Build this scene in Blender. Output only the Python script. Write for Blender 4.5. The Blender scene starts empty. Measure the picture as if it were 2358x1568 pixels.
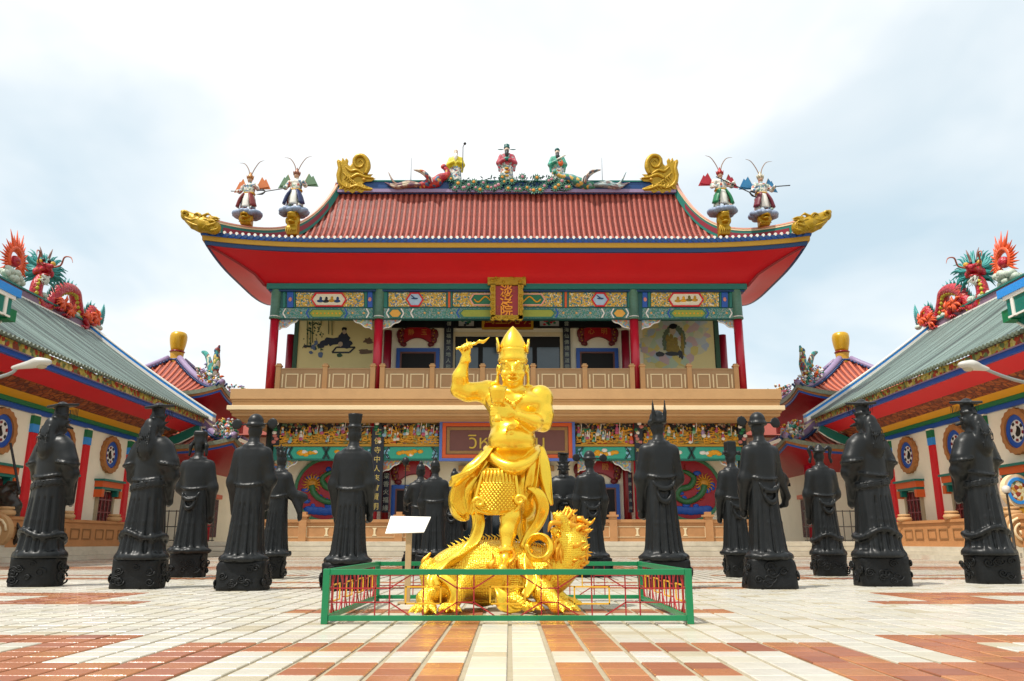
import bpy, bmesh, math, random
import numpy as np
from mathutils import Vector, Matrix, Euler
random.seed(7); np.random.seed(7)
PI=math.pi; rad=math.radians
SC=bpy.context.scene; COL=SC.collection; DT=bpy.data
for o in list(DT.objects): DT.objects.remove(o)

# ---------------------------------------------------------------- camera
FPX=1850.0; TILT=rad(14.1); YAW=0.00262; CAMH=0.7
cam=DT.cameras.new('camera'); camo=DT.objects.new('camera',cam); COL.objects.link(camo)
cam.sensor_width=36; cam.lens=36*FPX/2358; cam.clip_end=2000; cam.clip_start=.05
camo.location=(0,0,CAMH); camo.rotation_euler=(PI/2+TILT,0,-YAW)
SC.camera=camo
SC.render.resolution_x=1024; SC.render.resolution_y=681

# ---------------------------------------------------------------- sky, sun, exposure
SUN_EL=rad(63); SUN_AZ=rad(-125)      # azimuth the light comes from, measured from +Y towards +X
W=DT.worlds.new('World'); SC.world=W; W.use_nodes=True
nt=W.node_tree; N=nt.nodes; L=nt.links; N.clear()
def nd(t,**k):
    n=N.new(t)
    for a,b in k.items():
        if a in('inp',):
            for i,v in b.items(): n.inputs[i].default_value=v
        else: setattr(n,a,b)
    return n
wo=nd('ShaderNodeOutputWorld'); bg=nd('ShaderNodeBackground'); bg.inputs['Strength'].default_value=.1
sky=nd('ShaderNodeTexSky'); sky.sky_type='NISHITA'; sky.sun_disc=False; sky.sun_elevation=SUN_EL; sky.sun_rotation=SUN_AZ
sky.air_density=1.0; sky.dust_density=1.5; sky.ozone_density=1.2
tc=nd('ShaderNodeTexCoord'); sep=nd('ShaderNodeSeparateXYZ'); L.new(tc.outputs['Generated'],sep.inputs[0])
ad=nd('ShaderNodeMath',operation='ADD'); L.new(sep.outputs[2],ad.inputs[0]); ad.inputs[1].default_value=.35
mx=nd('ShaderNodeMath',operation='MAXIMUM'); L.new(ad.outputs[0],mx.inputs[0]); mx.inputs[1].default_value=.12
dx=nd('ShaderNodeMath',operation='DIVIDE'); L.new(sep.outputs[0],dx.inputs[0]); L.new(mx.outputs[0],dx.inputs[1])
dy=nd('ShaderNodeMath',operation='DIVIDE'); L.new(sep.outputs[1],dy.inputs[0]); L.new(mx.outputs[0],dy.inputs[1])
cb=nd('ShaderNodeCombineXYZ'); L.new(dx.outputs[0],cb.inputs[0]); L.new(dy.outputs[0],cb.inputs[1]); cb.inputs[2].default_value=3.7
n1=nd('ShaderNodeTexNoise'); n1.inputs['Scale'].default_value=1.5; n1.inputs['Detail'].default_value=5; n1.inputs['Roughness'].default_value=.5; n1.inputs['Distortion'].default_value=.3
L.new(cb.outputs[0],n1.inputs['Vector'])
cr=nd('ShaderNodeValToRGB'); cr.color_ramp.elements[0].position=.34; cr.color_ramp.elements[0].color=(0,0,0,1); cr.color_ramp.elements[1].position=.58; cr.color_ramp.elements[1].color=(1,1,1,1)
L.new(n1.outputs['Fac'],cr.inputs[0])
n2=nd('ShaderNodeTexNoise'); n2.inputs['Scale'].default_value=1.9; n2.inputs['Detail'].default_value=4; n2.inputs['Distortion'].default_value=.2
ofs=nd('ShaderNodeVectorMath',operation='ADD'); ofs.inputs[1].default_value=(1.35,6.1,2.0); L.new(cb.outputs[0],ofs.inputs[0]); L.new(ofs.outputs[0],n2.inputs['Vector'])
cc=nd('ShaderNodeValToRGB'); e=cc.color_ramp.elements; e[0].position=.33; e[0].color=(7.3,7.9,8.3,1); e[1].position=.45; e[1].color=(8.9,9.1,9.2,1)
L.new(n2.outputs['Fac'],cc.inputs[0])
gap=nd('ShaderNodeMixRGB'); gap.inputs[0].default_value=.72; L.new(sky.outputs[0],gap.inputs[1]); gap.inputs[2].default_value=(6.5,8.0,8.7,1)
mixc=nd('ShaderNodeMixRGB'); L.new(cr.outputs[0],mixc.inputs[0]); L.new(gap.outputs[0],mixc.inputs[1]); L.new(cc.outputs[0],mixc.inputs[2])
L.new(mixc.outputs[0],bg.inputs[0]); L.new(bg.outputs[0],wo.inputs[0])
sl=DT.lights.new('sun','SUN'); sl.energy=3.9; sl.angle=rad(1.2); sl.color=(1,.95,.87)
so=DT.objects.new('sun',sl); COL.objects.link(so)
sd=Vector((math.sin(SUN_AZ)*math.cos(SUN_EL),math.cos(SUN_AZ)*math.cos(SUN_EL),math.sin(SUN_EL)))
so.rotation_euler=sd.to_track_quat('Z','Y').to_euler(); so.location=(0,-10,40)
vs=SC.view_settings; vs.view_transform='Standard'; vs.look='None'; vs.exposure=.28; vs.gamma=1; vs.use_curve_mapping=False

# ---------------------------------------------------------------- photograph coordinates (2358 wide) to places
_cy,_sy=math.cos(YAW),math.sin(YAW); _ct,_st=math.cos(TILT),math.sin(TILT)
_R=np.array([_cy,-_sy,0]); _F=np.array([_sy*_ct,_cy*_ct,_st]); _U=np.array([-_sy*_st,-_cy*_st,_ct]); _C=np.array([0,0,CAMH])
def ray(x,y): return _R*(x-1179)/FPX+_U*(784-y)/FPX+_F
def at(x,y,Y): d=ray(x,y); return Vector(_C+d*(Y/d[1]))
def gnd(x,y,z=0): d=ray(x,y); return Vector(_C+d*((z-CAMH)/d[2]))
def atX(x,y,X): d=ray(x,y); return Vector(_C+d*(X/d[0]))
def zz(y,Y): return at(1174,y,Y).z
def pj(p):
    v=np.array(p)-_C; z=v@_F; return 1179+FPX*(v@_R)/z, 784-FPX*(v@_U)/z

# ---------------------------------------------------------------- materials
def lin(h):
    h=h.lstrip('#'); c=[int(h[i:i+2],16)/255 for i in(0,2,4)]
    return tuple((v/12.92 if v<=.04045 else ((v+.055)/1.055)**2.4) for v in c)+(1,)
MATS={}
def mat(name,col,rough=.55,metal=0,var=.12,scale=3.0,bump=0,bscale=40,spec=.5,coat=0,dirt=0,kind=None,col2=None):
    if name in MATS: return MATS[name]
    m=DT.materials.new(name); MATS[name]=m; m.use_nodes=True
    n=m.node_tree.nodes; l=m.node_tree.links; p=n['Principled BSDF']
    c=lin(col) if isinstance(col,str) else tuple(col)+(1,)
    p.inputs['Roughness'].default_value=rough; p.inputs['Metallic'].default_value=metal
    p.inputs['Specular IOR Level'].default_value=spec
    if coat: p.inputs['Coat Weight'].default_value=coat; p.inputs['Coat Roughness'].default_value=.15
    t=n.new('ShaderNodeTexCoord'); ns=n.new('ShaderNodeTexNoise'); ns.inputs['Scale'].default_value=scale; ns.inputs['Detail'].default_value=6
    l.new(t.outputs['Object'],ns.inputs['Vector'])
    mixn=n.new('ShaderNodeMixRGB'); l.new(ns.outputs['Fac'],mixn.inputs[0])
    a=[max(0,v*(1-var)) for v in c[:3]]+[1]; b=[min(1,v*(1+var)) for v in c[:3]]+[1]
    if col2: b=list(lin(col2))
    mixn.inputs[1].default_value=a; mixn.inputs[2].default_value=b
    out=mixn.outputs[0]
    if kind=='voro':
        v=n.new('ShaderNodeTexVoronoi'); v.inputs['Scale'].default_value=bscale; l.new(t.outputs['Object'],v.inputs['Vector'])
        m2=n.new('ShaderNodeMixRGB'); m2.blend_type='MULTIPLY'; m2.inputs[0].default_value=.35; l.new(out,m2.inputs[1]); l.new(v.outputs['Color'],m2.inputs[2]); out=m2.outputs[0]
    if dirt:
        d=n.new('ShaderNodeTexNoise'); d.inputs['Scale'].default_value=.9; d.inputs['Detail'].default_value=9; d.inputs['Roughness'].default_value=.7; geo=n.new('ShaderNodeNewGeometry'); l.new(geo.outputs['Position'],d.inputs['Vector'])
        r=n.new('ShaderNodeValToRGB'); r.color_ramp.elements[0].position=.45; r.color_ramp.elements[1].position=.72
        r.color_ramp.elements[0].color=(1,1,1,1); r.color_ramp.elements[1].color=(1-dirt,1-dirt*1.05,1-dirt*1.2,1); l.new(d.outputs['Fac'],r.inputs[0])
        m3=n.new('ShaderNodeMixRGB'); m3.blend_type='MULTIPLY'; m3.inputs[0].default_value=1; l.new(out,m3.inputs[1]); l.new(r.outputs[0],m3.inputs[2]); out=m3.outputs[0]
    l.new(out,p.inputs['Base Color'])
    if bump:
        bp=n.new('ShaderNodeBump'); bp.inputs['Strength'].default_value=bump; bp.inputs['Distance'].default_value=.02
        if kind=='voro':
            l.new(v.outputs['Distance'],bp.inputs['Height'])
        else:
            nb=n.new('ShaderNodeTexNoise'); nb.inputs['Scale'].default_value=bscale; nb.inputs['Detail'].default_value=4; l.new(t.outputs['Object'],nb.inputs['Vector']); l.new(nb.outputs['Fac'],bp.inputs['Height'])
        l.new(bp.outputs[0],p.inputs['Normal'])
    return m
def ornament(name,cols,scale=6,rough=.6,axis=None,bump=.3,dark=None):
    """painted / carved ornament: cells of several paint colours with relief"""
    if name in MATS: return MATS[name]
    m=DT.materials.new(name); MATS[name]=m; m.use_nodes=True
    n=m.node_tree.nodes; l=m.node_tree.links; p=n['Principled BSDF']; p.inputs['Roughness'].default_value=rough
    t=n.new('ShaderNodeTexCoord'); v=n.new('ShaderNodeTexVoronoi'); v.inputs['Scale'].default_value=scale; l.new(t.outputs['Object'],v.inputs['Vector'])
    s=n.new('ShaderNodeSeparateColor'); l.new(v.outputs['Color'],s.inputs[0])
    r=n.new('ShaderNodeValToRGB'); r.color_ramp.interpolation='CONSTANT'
    els=r.color_ramp.elements
    for i,c in enumerate(cols):
        if i<2: el=els[i]; el.position=i/len(cols)
        else: el=els.new(i/len(cols))
        el.color=lin(c)
    l.new(s.outputs[0],r.inputs[0]); out=r.outputs[0]
    if dark:
        v2=n.new('ShaderNodeTexVoronoi'); v2.feature='DISTANCE_TO_EDGE'; v2.inputs['Scale'].default_value=scale; l.new(t.outputs['Object'],v2.inputs['Vector'])
        st=n.new('ShaderNodeMath'); st.operation='LESS_THAN'; st.inputs[1].default_value=dark[1]; l.new(v2.outputs[0],st.inputs[0])
        mm=n.new('ShaderNodeMixRGB'); l.new(st.outputs[0],mm.inputs[0]); l.new(out,mm.inputs[1]); mm.inputs[2].default_value=lin(dark[0]); out=mm.outputs[0]
    l.new(out,p.inputs['Base Color'])
    bp=n.new('ShaderNodeBump'); bp.inputs['Strength'].default_value=bump; bp.inputs['Distance'].default_value=.05; bp.invert=True
    l.new(v.outputs['Distance'],bp.inputs['Height']); l.new(bp.outputs[0],p.inputs['Normal'])
    return m

# ---------------------------------------------------------------- object helpers
OFF={}
def setp(o,label=None,cat=None,group=None,kind=None):
    if label: o['label']=label
    if cat: o['category']=cat
    if group: o['group']=group
    if kind: o['kind']=kind
    return o
def thing(name,label,cat,loc=(0,0,0),rz=0,group=None,local=False,scale=1):
    o=DT.objects.new(name,None); COL.objects.link(o); o.location=loc; o.rotation_euler=(0,0,rz); o.scale=(scale,)*3
    o.empty_display_size=.2
    setp(o,label,cat,group); OFF[o]=Vector((0,0,0)) if local else Vector(loc)
    return o
def mkobj(name,me,parent=None):
    o=DT.objects.new(name,me); COL.objects.link(o)
    if parent is not None: o.parent=parent; OFF[o]=OFF[parent]
    else: OFF[o]=Vector((0,0,0))
    return o
def dup(root,loc=None,rz=None,label=None,group=None):
    def cp(o,par):
        c=o.copy(); COL.objects.link(c); OFF[c]=OFF.get(o,Vector((0,0,0)))
        if par is not None: c.parent=par
        for ch in list(o.children):
            if ch!=c: cp(ch,c)
        return c
    r=cp(root,None)
    if loc is not None: r.location=loc
    if rz is not None: r.rotation_euler=(0,0,rz)
    if label: r['label']=label
    if group: r['group']=group
    return r
def smoothpath(pts,n=6,closed=False):
    P=[Vector(p) for p in pts]; out=[]
    m=len(P)
    for i in range(m-1):
        p0=P[max(i-1,0)]; p1=P[i]; p2=P[i+1]; p3=P[min(i+2,m-1)]
        for k in range(n):
            t=k/n
            out.append(.5*((2*p1)+(p2-p0)*t+(2*p0-5*p1+4*p2-p3)*t*t+(3*p1-p0-3*p2+p3)*t**3))
    out.append(P[-1]); return out
def lerpl(a,n):
    a=list(a); return [float(np.interp(i/(n-1)*(len(a)-1),range(len(a)),a)) for i in range(n)]
class MB:
    def __init__(s): s.v=[]; s.f=[]; s.m=[]; s.cur=0
    def face(s,idx): s.f.append(tuple(idx)); s.m.append(s.cur)
    def add(s,verts,faces):
        b=len(s.v); s.v+= [tuple(p) for p in verts]
        for f in faces: s.face([b+i for i in f])
        return s
    def box(s,x0,x1,y0,y1,z0,z1):
        if x0>x1:x0,x1=x1,x0
        if y0>y1:y0,y1=y1,y0
        if z0>z1:z0,z1=z1,z0
        return s.add([(x0,y0,z0),(x1,y0,z0),(x1,y1,z0),(x0,y1,z0),(x0,y0,z1),(x1,y0,z1),(x1,y1,z1),(x0,y1,z1)],
          [(0,3,2,1),(4,5,6,7),(0,1,5,4),(1,2,6,5),(2,3,7,6),(3,0,4,7)])
    def bar(s,a,b,w,h=None):
        """square bar from a to b"""
        a=Vector(a); b=Vector(b); h=h or w; d=(b-a).normalized(); up=Vector((0,0,1)) if abs(d.z)<.9 else Vector((0,1,0))
        x=d.cross(up).normalized()*w/2; y=x.cross(d).normalized()*h/2
        return s.add([a-x-y,a+x-y,a+x+y,a-x+y,b-x-y,b+x-y,b+x+y,b-x+y],[(0,3,2,1),(4,5,6,7),(0,1,5,4),(1,2,6,5),(2,3,7,6),(3,0,4,7)])
    def prism(s,pts,fn0,fn1):
        """polygon pts (u,v) extruded between two maps (u,v)->xyz; fan faces as ngons"""
        n=len(pts); a=[fn0(*p) for p in pts]; b=[fn1(*p) for p in pts]
        return s.add(a+b,[tuple(range(n-1,-1,-1)),tuple(range(n,2*n))]+[(i,(i+1)%n,n+(i+1)%n,n+i) for i in range(n)])
    def xz(s,pts,y0,y1): return s.prism(pts,lambda u,v:(u,y1,v),lambda u,v:(u,y0,v))
    def yz(s,pts,x0,x1): return s.prism(pts,lambda u,v:(x0,u,v),lambda u,v:(x1,u,v))
    def xy(s,pts,z0,z1): return s.prism(pts,lambda u,v:(u,v,z0),lambda u,v:(u,v,z1))
    def loft(s,rings,cap=True,close=True):
        b=len(s.v); n=len(rings[0])
        for r in rings: s.v+=[tuple(p) for p in r]
        for i in range(len(rings)-1):
            for j in range(n if close else n-1):
                k=(j+1)%n; s.face((b+i*n+j,b+i*n+k,b+(i+1)*n+k,b+(i+1)*n+j))
        if cap and close:
            s.face([b+j for j in range(n-1,-1,-1)]); e=b+(len(rings)-1)*n; s.face([e+j for j in range(n)])
        return s
    def tube(s,path,r,n=8,flat=None,up=(0,0,1),cap=True):
        """r number/list; flat=(a,b) scales the section; frame kept near up"""
        P=[Vector(p) for p in path]; m=len(P); R=[r]*m if not hasattr(r,'__len__') else lerpl(r,m)
        rings=[]; upv=Vector(up); prev=None
        fa,fb=flat or (1,1)
        for i in range(m):
            d=(P[min(i+1,m-1)]-P[max(i-1,0)])
            d=d.normalized() if d.length>1e-9 else Vector((0,0,1))
            if prev is None:
                x=d.cross(upv)
                if x.length<1e-3: x=d.cross(Vector((1,.01,0)))
            else: x=prev-d*prev.dot(d)
            x.normalize(); prev=x; y=d.cross(x)
            rings.append([P[i]+x*math.cos(2*PI*j/n)*R[i]*fa+y*math.sin(2*PI*j/n)*R[i]*fb for j in range(n)])
        return s.loft(rings,cap)
    def lathe(s,prof,c=(0,0,0),n=16,sx=1,sy=1):
        c=Vector(c)
        return s.loft([[c+Vector((math.cos(2*PI*j/n)*r*sx,math.sin(2*PI*j/n)*r*sy,z)) for j in range(n)] for r,z in prof])
    def ball(s,c,r,n=10,m=6):
        r=r if hasattr(r,'__len__') else (r,r,r); c=Vector(c)
        rings=[[c+Vector((r[0]*math.sin(PI*i/m)*math.cos(2*PI*j/n),r[1]*math.sin(PI*i/m)*math.sin(2*PI*j/n),-r[2]*math.cos(PI*i/m))) for j in range(n)] for i in range(1,m)]
        b=len(s.v); s.loft(rings,False); e=len(s.v); s.v+= [tuple(c-Vector((0,0,r[2]))),tuple(c+Vector((0,0,r[2])))]
        for j in range(n): s.face((e,b+(j+1)%n,b+j)); q=b+(m-2)*n; s.face((e+1,q+j,q+(j+1)%n))
        return s
    def grid(s,fn,nu,nv):
        b=len(s.v)
        for i in range(nu+1):
            for j in range(nv+1): s.v.append(tuple(fn(i/nu,j/nv)))
        for i in range(nu):
            for j in range(nv):
                a=b+i*(nv+1)+j; s.face((a,a+nv+1,a+nv+2,a+1))
        return s
    def ribbon(s,path,w,th,wv):
        """thick band: width list w across direction wv(i)->vec, thickness th"""
        P=[Vector(p) for p in path]; m=len(P); Wd=lerpl(w,m); rings=[]
        for i in range(m):
            d=(P[min(i+1,m-1)]-P[max(i-1,0)]).normalized(); x=Vector(wv(i/(m-1))); x=(x-d*x.dot(d)).normalized(); y=d.cross(x)
            a=Wd[i]/2; t=th/2
            rings.append([P[i]-x*a-y*t*.4,P[i]-x*a*.5-y*t*1.3,P[i]+x*a*.5-y*t*.6,P[i]+x*a-y*t*.4,P[i]+x*a+y*t*.4,P[i]+x*a*.5+y*t*1.3,P[i]-x*a*.5+y*t*.6,P[i]-x*a+y*t*.4])
        return s.loft(rings)
    def mesh(s,name,mats,off=Vector((0,0,0)),smooth=False):
        me=DT.meshes.new(name); me.from_pydata([(p[0]-off.x,p[1]-off.y,p[2]-off.z) for p in s.v],[],s.f)
        mats=mats if isinstance(mats,(list,tuple)) else [mats]
        for m in mats: me.materials.append(m)
        if len(mats)>1: me.polygons.foreach_set('material_index',s.m)
        bm=bmesh.new(); bm.from_mesh(me); bmesh.ops.recalc_face_normals(bm,faces=bm.faces); bm.to_mesh(me); bm.free()
        if smooth: me.polygons.foreach_set('use_smooth',[True]*len(me.polygons))
        me.update(); return me
    def build(s,name,mats,parent=None,smooth=False,kind=None,label=None,bevel=0):
        off=OFF[parent] if parent is not None else Vector((0,0,0))
        o=mkobj(name,s.mesh(name,mats,off,smooth),parent)
        if smooth=='auto' or (smooth and smooth!=True): pass
        if kind: o['kind']=kind
        if label: o['label']=label
        if bevel:
            b=o.modifiers.new('bevel','BEVEL'); b.width=bevel; b.segments=2; b.limit_method='ANGLE'
        return o
def autosmooth(o,ang=40):
    me=o.data
    bm=bmesh.new(); bm.from_mesh(me)
    for e in bm.edges: e.smooth = (len(e.link_faces)==2 and e.calc_face_angle(0)<rad(ang))
    for f in bm.faces: f.smooth=True
    bm.to_mesh(me); bm.free(); return o

# ---------------------------------------------------------------- sculpting: signed distance field + surface nets
class SDF:
    def __init__(s,lo,hi,h):
        s.lo=np.array(lo,float); s.h=h; s.n=np.ceil((np.array(hi)-s.lo)/h).astype(int)+1
        s.ax=[(s.lo[i]+h*np.arange(s.n[i])).astype(np.float32) for i in range(3)]
        s.d=np.full(tuple(s.n),1.0,np.float32)
    def reg(s,lo,hi):
        sl=[]
        for i in range(3):
            a=max(0,int((lo[i]-s.lo[i])/s.h)); b=min(s.n[i],int((hi[i]-s.lo[i])/s.h)+2); 
            if b<=a: return None
            sl.append(slice(a,b))
        x=s.ax[0][sl[0]][:,None,None]; y=s.ax[1][sl[1]][None,:,None]; z=s.ax[2][sl[2]][None,None,:]
        return tuple(sl),x,y,z
    def put(s,sl,d,k,sub=False):
        a=s.d[sl]
        if sub:
            h=np.maximum(k-np.abs(a+d),0)/max(k,1e-6); s.d[sl]=np.maximum(a,-d)+h*h*k*.25
        else:
            h=np.maximum(k-np.abs(a-d),0)/max(k,1e-6); s.d[sl]=np.minimum(a,d)-h*h*k*.25
    def cap(s,a,b,ra,rb=None,k=.03,sub=False):
        rb=ra if rb is None else rb; a=np.array(a,float); b=np.array(b,float); m=max(ra,rb)+k+3*s.h
        q=s.reg(np.minimum(a,b)-m,np.maximum(a,b)+m)
        if q is None: return s
        sl,x,y,z=q; ab=b-a; L2=max(ab@ab,1e-9)
        t=np.clip(((x-a[0])*ab[0]+(y-a[1])*ab[1]+(z-a[2])*ab[2])/L2,0,1)
        d=np.sqrt((x-a[0]-t*ab[0])**2+(y-a[1]-t*ab[1])**2+(z-a[2]-t*ab[2])**2)-(ra+(rb-ra)*t)
        s.put(sl,d,k,sub); return s
    def path(s,pts,r,k=.03,sub=False):
        R=[r]*len(pts) if not hasattr(r,'__len__') else lerpl(r,len(pts))
        for i in range(len(pts)-1): s.cap(pts[i],pts[i+1],R[i],R[i+1],k,sub)
        return s
    def ell(s,c,r,k=.03,rot=None,sub=False):
        r=np.array(r if hasattr(r,'__len__') else (r,)*3,float); m=r.max()+k+3*s.h; c=np.array(c,float)
        q=s.reg(c-m,c+m)
        if q is None: return s
        sl,x,y,z=q; X,Y,Z=x-c[0],y-c[1],z-c[2]
        if rot is not None:
            M=np.array(rot.to_matrix() if hasattr(rot,'to_matrix') else rot).T
            X,Y,Z=(M[0,0]*X+M[0,1]*Y+M[0,2]*Z,M[1,0]*X+M[1,1]*Y+M[1,2]*Z,M[2,0]*X+M[2,1]*Y+M[2,2]*Z)
        k0=np.sqrt((X/r[0])**2+(Y/r[1])**2+(Z/r[2])**2); k1=np.sqrt((X/r[0]**2)**2+(Y/r[1]**2)**2+(Z/r[2]**2)**2)
        d=k0*(k0-1)/np.maximum(k1,1e-6); d=np.where(k0<.3,-r.min()*.7,d); s.put(sl,d,k,sub); return s
    def box(s,c,b,k=.02,rd=.01,rot=None,sub=False):
        b=np.array(b,float); c=np.array(c,float); m=np.linalg.norm(b)+k+3*s.h; q=s.reg(c-m,c+m)
        if q is None: return s
        sl,x,y,z=q; X,Y,Z=x-c[0],y-c[1],z-c[2]
        if rot is not None:
            M=np.array(rot.to_matrix() if hasattr(rot,'to_matrix') else rot).T
            X,Y,Z=(M[0,0]*X+M[0,1]*Y+M[0,2]*Z,M[1,0]*X+M[1,1]*Y+M[1,2]*Z,M[2,0]*X+M[2,1]*Y+M[2,2]*Z)
        qx,qy,qz=np.abs(X)-b[0]+rd,np.abs(Y)-b[1]+rd,np.abs(Z)-b[2]+rd
        d=np.sqrt(np.maximum(qx,0)**2+np.maximum(qy,0)**2+np.maximum(qz,0)**2)+np.minimum(np.maximum(qx,np.maximum(qy,qz)),0)-rd
        s.put(sl,d,k,sub); return s
    def robe(s,prof,k=.03,folds=None,cxy=None,power=2.0):
        """prof: list (z,rx,ry,cx,cy); folds(theta,z)->relative radius change"""
        P=np.array(prof,float); P=P[np.argsort(P[:,0])]; m=k+4*s.h
        lo=(min(P[:,3]-P[:,1])-m-.05,min(P[:,4]-P[:,2])-m-.05,P[0,0]-m); hi=(max(P[:,3]+P[:,1])+m+.05,max(P[:,4]+P[:,2])+m+.05,P[-1,0]+m)
        q=s.reg(lo,hi)
        if q is None: return s
        sl,x,y,z=q; zi=z.ravel()
        rx,ry,cx,cy=[np.interp(zi,P[:,0],P[:,i])[None,None,:] for i in(1,2,3,4)]
        X=(x-cx)/rx; Y=(y-cy)/ry; r=(np.abs(X)**power+np.abs(Y)**power)**(1/power)
        if folds is not None: r=r/(1+folds(np.arctan2(Y,X),z))
        d=(r-1)*np.minimum(rx,ry)*.85; dz=np.maximum(P[0,0]-z,z-P[-1,0]); d=np.maximum(d,dz)
        s.put(sl,d,k); return s
    def mesh(s,name,mats,smooth=True,iters=1,off=Vector((0,0,0))):
        d=s.d; d[0]=d[-1]=.5; d[:,0]=d[:,-1]=.5; d[:,:,0]=d[:,:,-1]=.5
        ins=d<0; nx,ny,nz=d.shape
        cn=np.zeros((nx-1,ny-1,nz-1),np.int8)
        for a in(0,1):
            for b in(0,1):
                for c in(0,1): cn+=ins[a:nx-1+a,b:ny-1+b,c:nz-1+c]
        act=(cn>0)&(cn<8); idx=np.full(cn.shape,-1,np.int32); I=np.argwhere(act); idx[act]=np.arange(len(I))
        acc=np.zeros((len(I),3)); cnt=np.zeros(len(I))
        cr=[(0,0,0),(1,0,0),(0,1,0),(1,1,0),(0,0,1),(1,0,1),(0,1,1),(1,1,1)]
        ed=[(0,1),(2,3),(4,5),(6,7),(0,2),(1,3),(4,6),(5,7),(0,4),(1,5),(2,6),(3,7)]
        val=[d[I[:,0]+c[0],I[:,1]+c[1],I[:,2]+c[2]] for c in cr]
        for a,b in ed:
            va,vb=val[a],val[b]; m=(va<0)!=(vb<0); t=np.where(m,va/np.where(va==vb,1,(va-vb)),0)
            pa=np.array(cr[a],float); pb=np.array(cr[b],float); p=pa+(pb-pa)*t[:,None]; acc+=np.where(m[:,None],p,0); cnt+=m
        V=(I+acc/cnt[:,None])*s.h+s.lo
        Fs=[]
        for ax in range(3):
            sa=[slice(None)]*3; sb=[slice(None)]*3; sa[ax]=slice(0,-1); sb[ax]=slice(1,None)
            ch=ins[tuple(sa)]!=ins[tuple(sb)]; E=np.argwhere(ch)
            o1,o2=[i for i in range(3) if i!=ax]
            ok=(E[:,o1]>0)&(E[:,o2]>0)&(E[:,o1]<d.shape[o1]-1)&(E[:,o2]<d.shape[o2]-1); E=E[ok]
            def cell(a,b):
                q=E.copy(); q[:,o1]-=a; q[:,o2]-=b; return idx[q[:,0],q[:,1],q[:,2]]
            quad=np.stack([cell(0,0),cell(1,0),cell(1,1),cell(0,1)],1)
            fl=ins[E[:,0],E[:,1],E[:,2]] ^ (ax==1)
            quad[~fl]=quad[~fl][:,::-1]; Fs.append(quad)
        Q=np.concatenate(Fs); Q=Q[(Q>=0).all(1)]
        for _ in range(iters):     # light smoothing
            a=np.zeros_like(V); c=np.zeros(len(V))
            for i in range(4):
                j=(i+1)%4; np.add.at(a,Q[:,i],V[Q[:,j]]); np.add.at(c,Q[:,i],1); np.add.at(a,Q[:,j],V[Q[:,i]]); np.add.at(c,Q[:,j],1)
            V=.5*V+.5*a/np.maximum(c,1)[:,None]
        V=V-np.array(off)
        me=DT.meshes.new(name); me.vertices.add(len(V)); me.vertices.foreach_set('co',V.astype(np.float32).ravel())
        me.loops.add(len(Q)*4); me.loops.foreach_set('vertex_index',Q.astype(np.int32).ravel())
        me.polygons.add(len(Q)); me.polygons.foreach_set('loop_start',np.arange(0,len(Q)*4,4,dtype=np.int32)); me.polygons.foreach_set('loop_total',np.full(len(Q),4,np.int32))
        me.update(calc_edges=True); me.validate()
        bm=bmesh.new(); bm.from_mesh(me); bmesh.ops.recalc_face_normals(bm,faces=bm.faces); bm.to_mesh(me); bm.free()
        me.polygons.foreach_set('use_smooth',[smooth]*len(me.polygons))
        for m in (mats if isinstance(mats,(list,tuple)) else [mats]): me.materials.append(m)
        return me
    def build(s,name,mats,parent=None,iters=1):
        off=OFF[parent] if parent is not None else Vector((0,0,0))
        return mkobj(name,s.mesh(name,mats,iters=iters,off=off),parent)
def text(name,body,size,loc,rot,m,parent,depth=.02,align='CENTER',spacing=1.0,bold=0):
    cu=DT.curves.new(name,'FONT'); cu.body=body; cu.size=size; cu.extrude=depth; cu.align_x=align; cu.align_y='CENTER'; cu.space_line=spacing; cu.resolution_u=3; cu.offset=bold
    o=DT.objects.new(name,cu); COL.objects.link(o); dg=bpy.context.evaluated_depsgraph_get(); me=DT.meshes.new_from_object(o.evaluated_get(dg)); DT.objects.remove(o)
    if len(me.vertices)==0: print('EMPTY TEXT',body)
    me.transform(Matrix.Translation(Vector(loc)-OFF[parent])@Euler(rot).to_matrix().to_4x4())
    me.materials.clear(); me.materials.append(m); me.name=name
    return mkobj(name,me,parent)
# ================================================================ paint and stone
M_white=mat('glazed_white_paver','#d9d3c4',.32,var=.05,scale=9,bump=.06,bscale=60,dirt=.10)
PW=[mat('glazed_white_paver_%d'%i,c,r,var=.06,scale=7,bump=.12,bscale=30,dirt=.2) for i,(c,r) in enumerate((('#c9c4b6',.30),('#bdb7a5',.38),('#d0cbbf',.24),('#b0a68e',.42)))]
PR=[mat('glazed_red_paver_%d'%i,c,r,var=.16,scale=11,bump=.08,bscale=50,dirt=.12) for i,(c,r) in enumerate((('#ad7150',.24),('#9c6145',.32),('#b98058',.2),('#8c543c',.38)))]
M_grout=mat('sand_grout','#a2967c',.95,var=.25,scale=14,bump=.5,bscale=80)
M_red=mat('red_gloss_paint','#d40a1e',.5,var=.06,scale=.6,dirt=.06)
M_colred=mat('column_red_paint','#b8182f',.3,var=.07,scale=1.2)
M_dkred=mat('dark_red_lacquer','#7c0f16',.3,var=.15,scale=3)
M_cream=mat('cream_wall','#f4ecd4',.8,var=.05,scale=.8,dirt=.08)
M_yelwall=mat('pale_yellow_mural_wall','#ddcf92',.7,var=.09,scale=.9)
M_tan=mat('tan_stucco','#bd9464',.75,var=.06,scale=1.2,dirt=.12)
M_stripe=mat('pale_stucco_band','#e6cfa6',.75,var=.04,scale=1,dirt=.06)
M_inlay=mat('cream_inlay','#dccba3',.7,var=.06)
M_orange=mat('orange_sandstone','#b8804e',.7,var=.12,scale=2.5,dirt=.18)
M_stone=mat('pale_grey_stone','#c6bda9',.8,var=.12,scale=3,bump=.2,dirt=.25)
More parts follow.
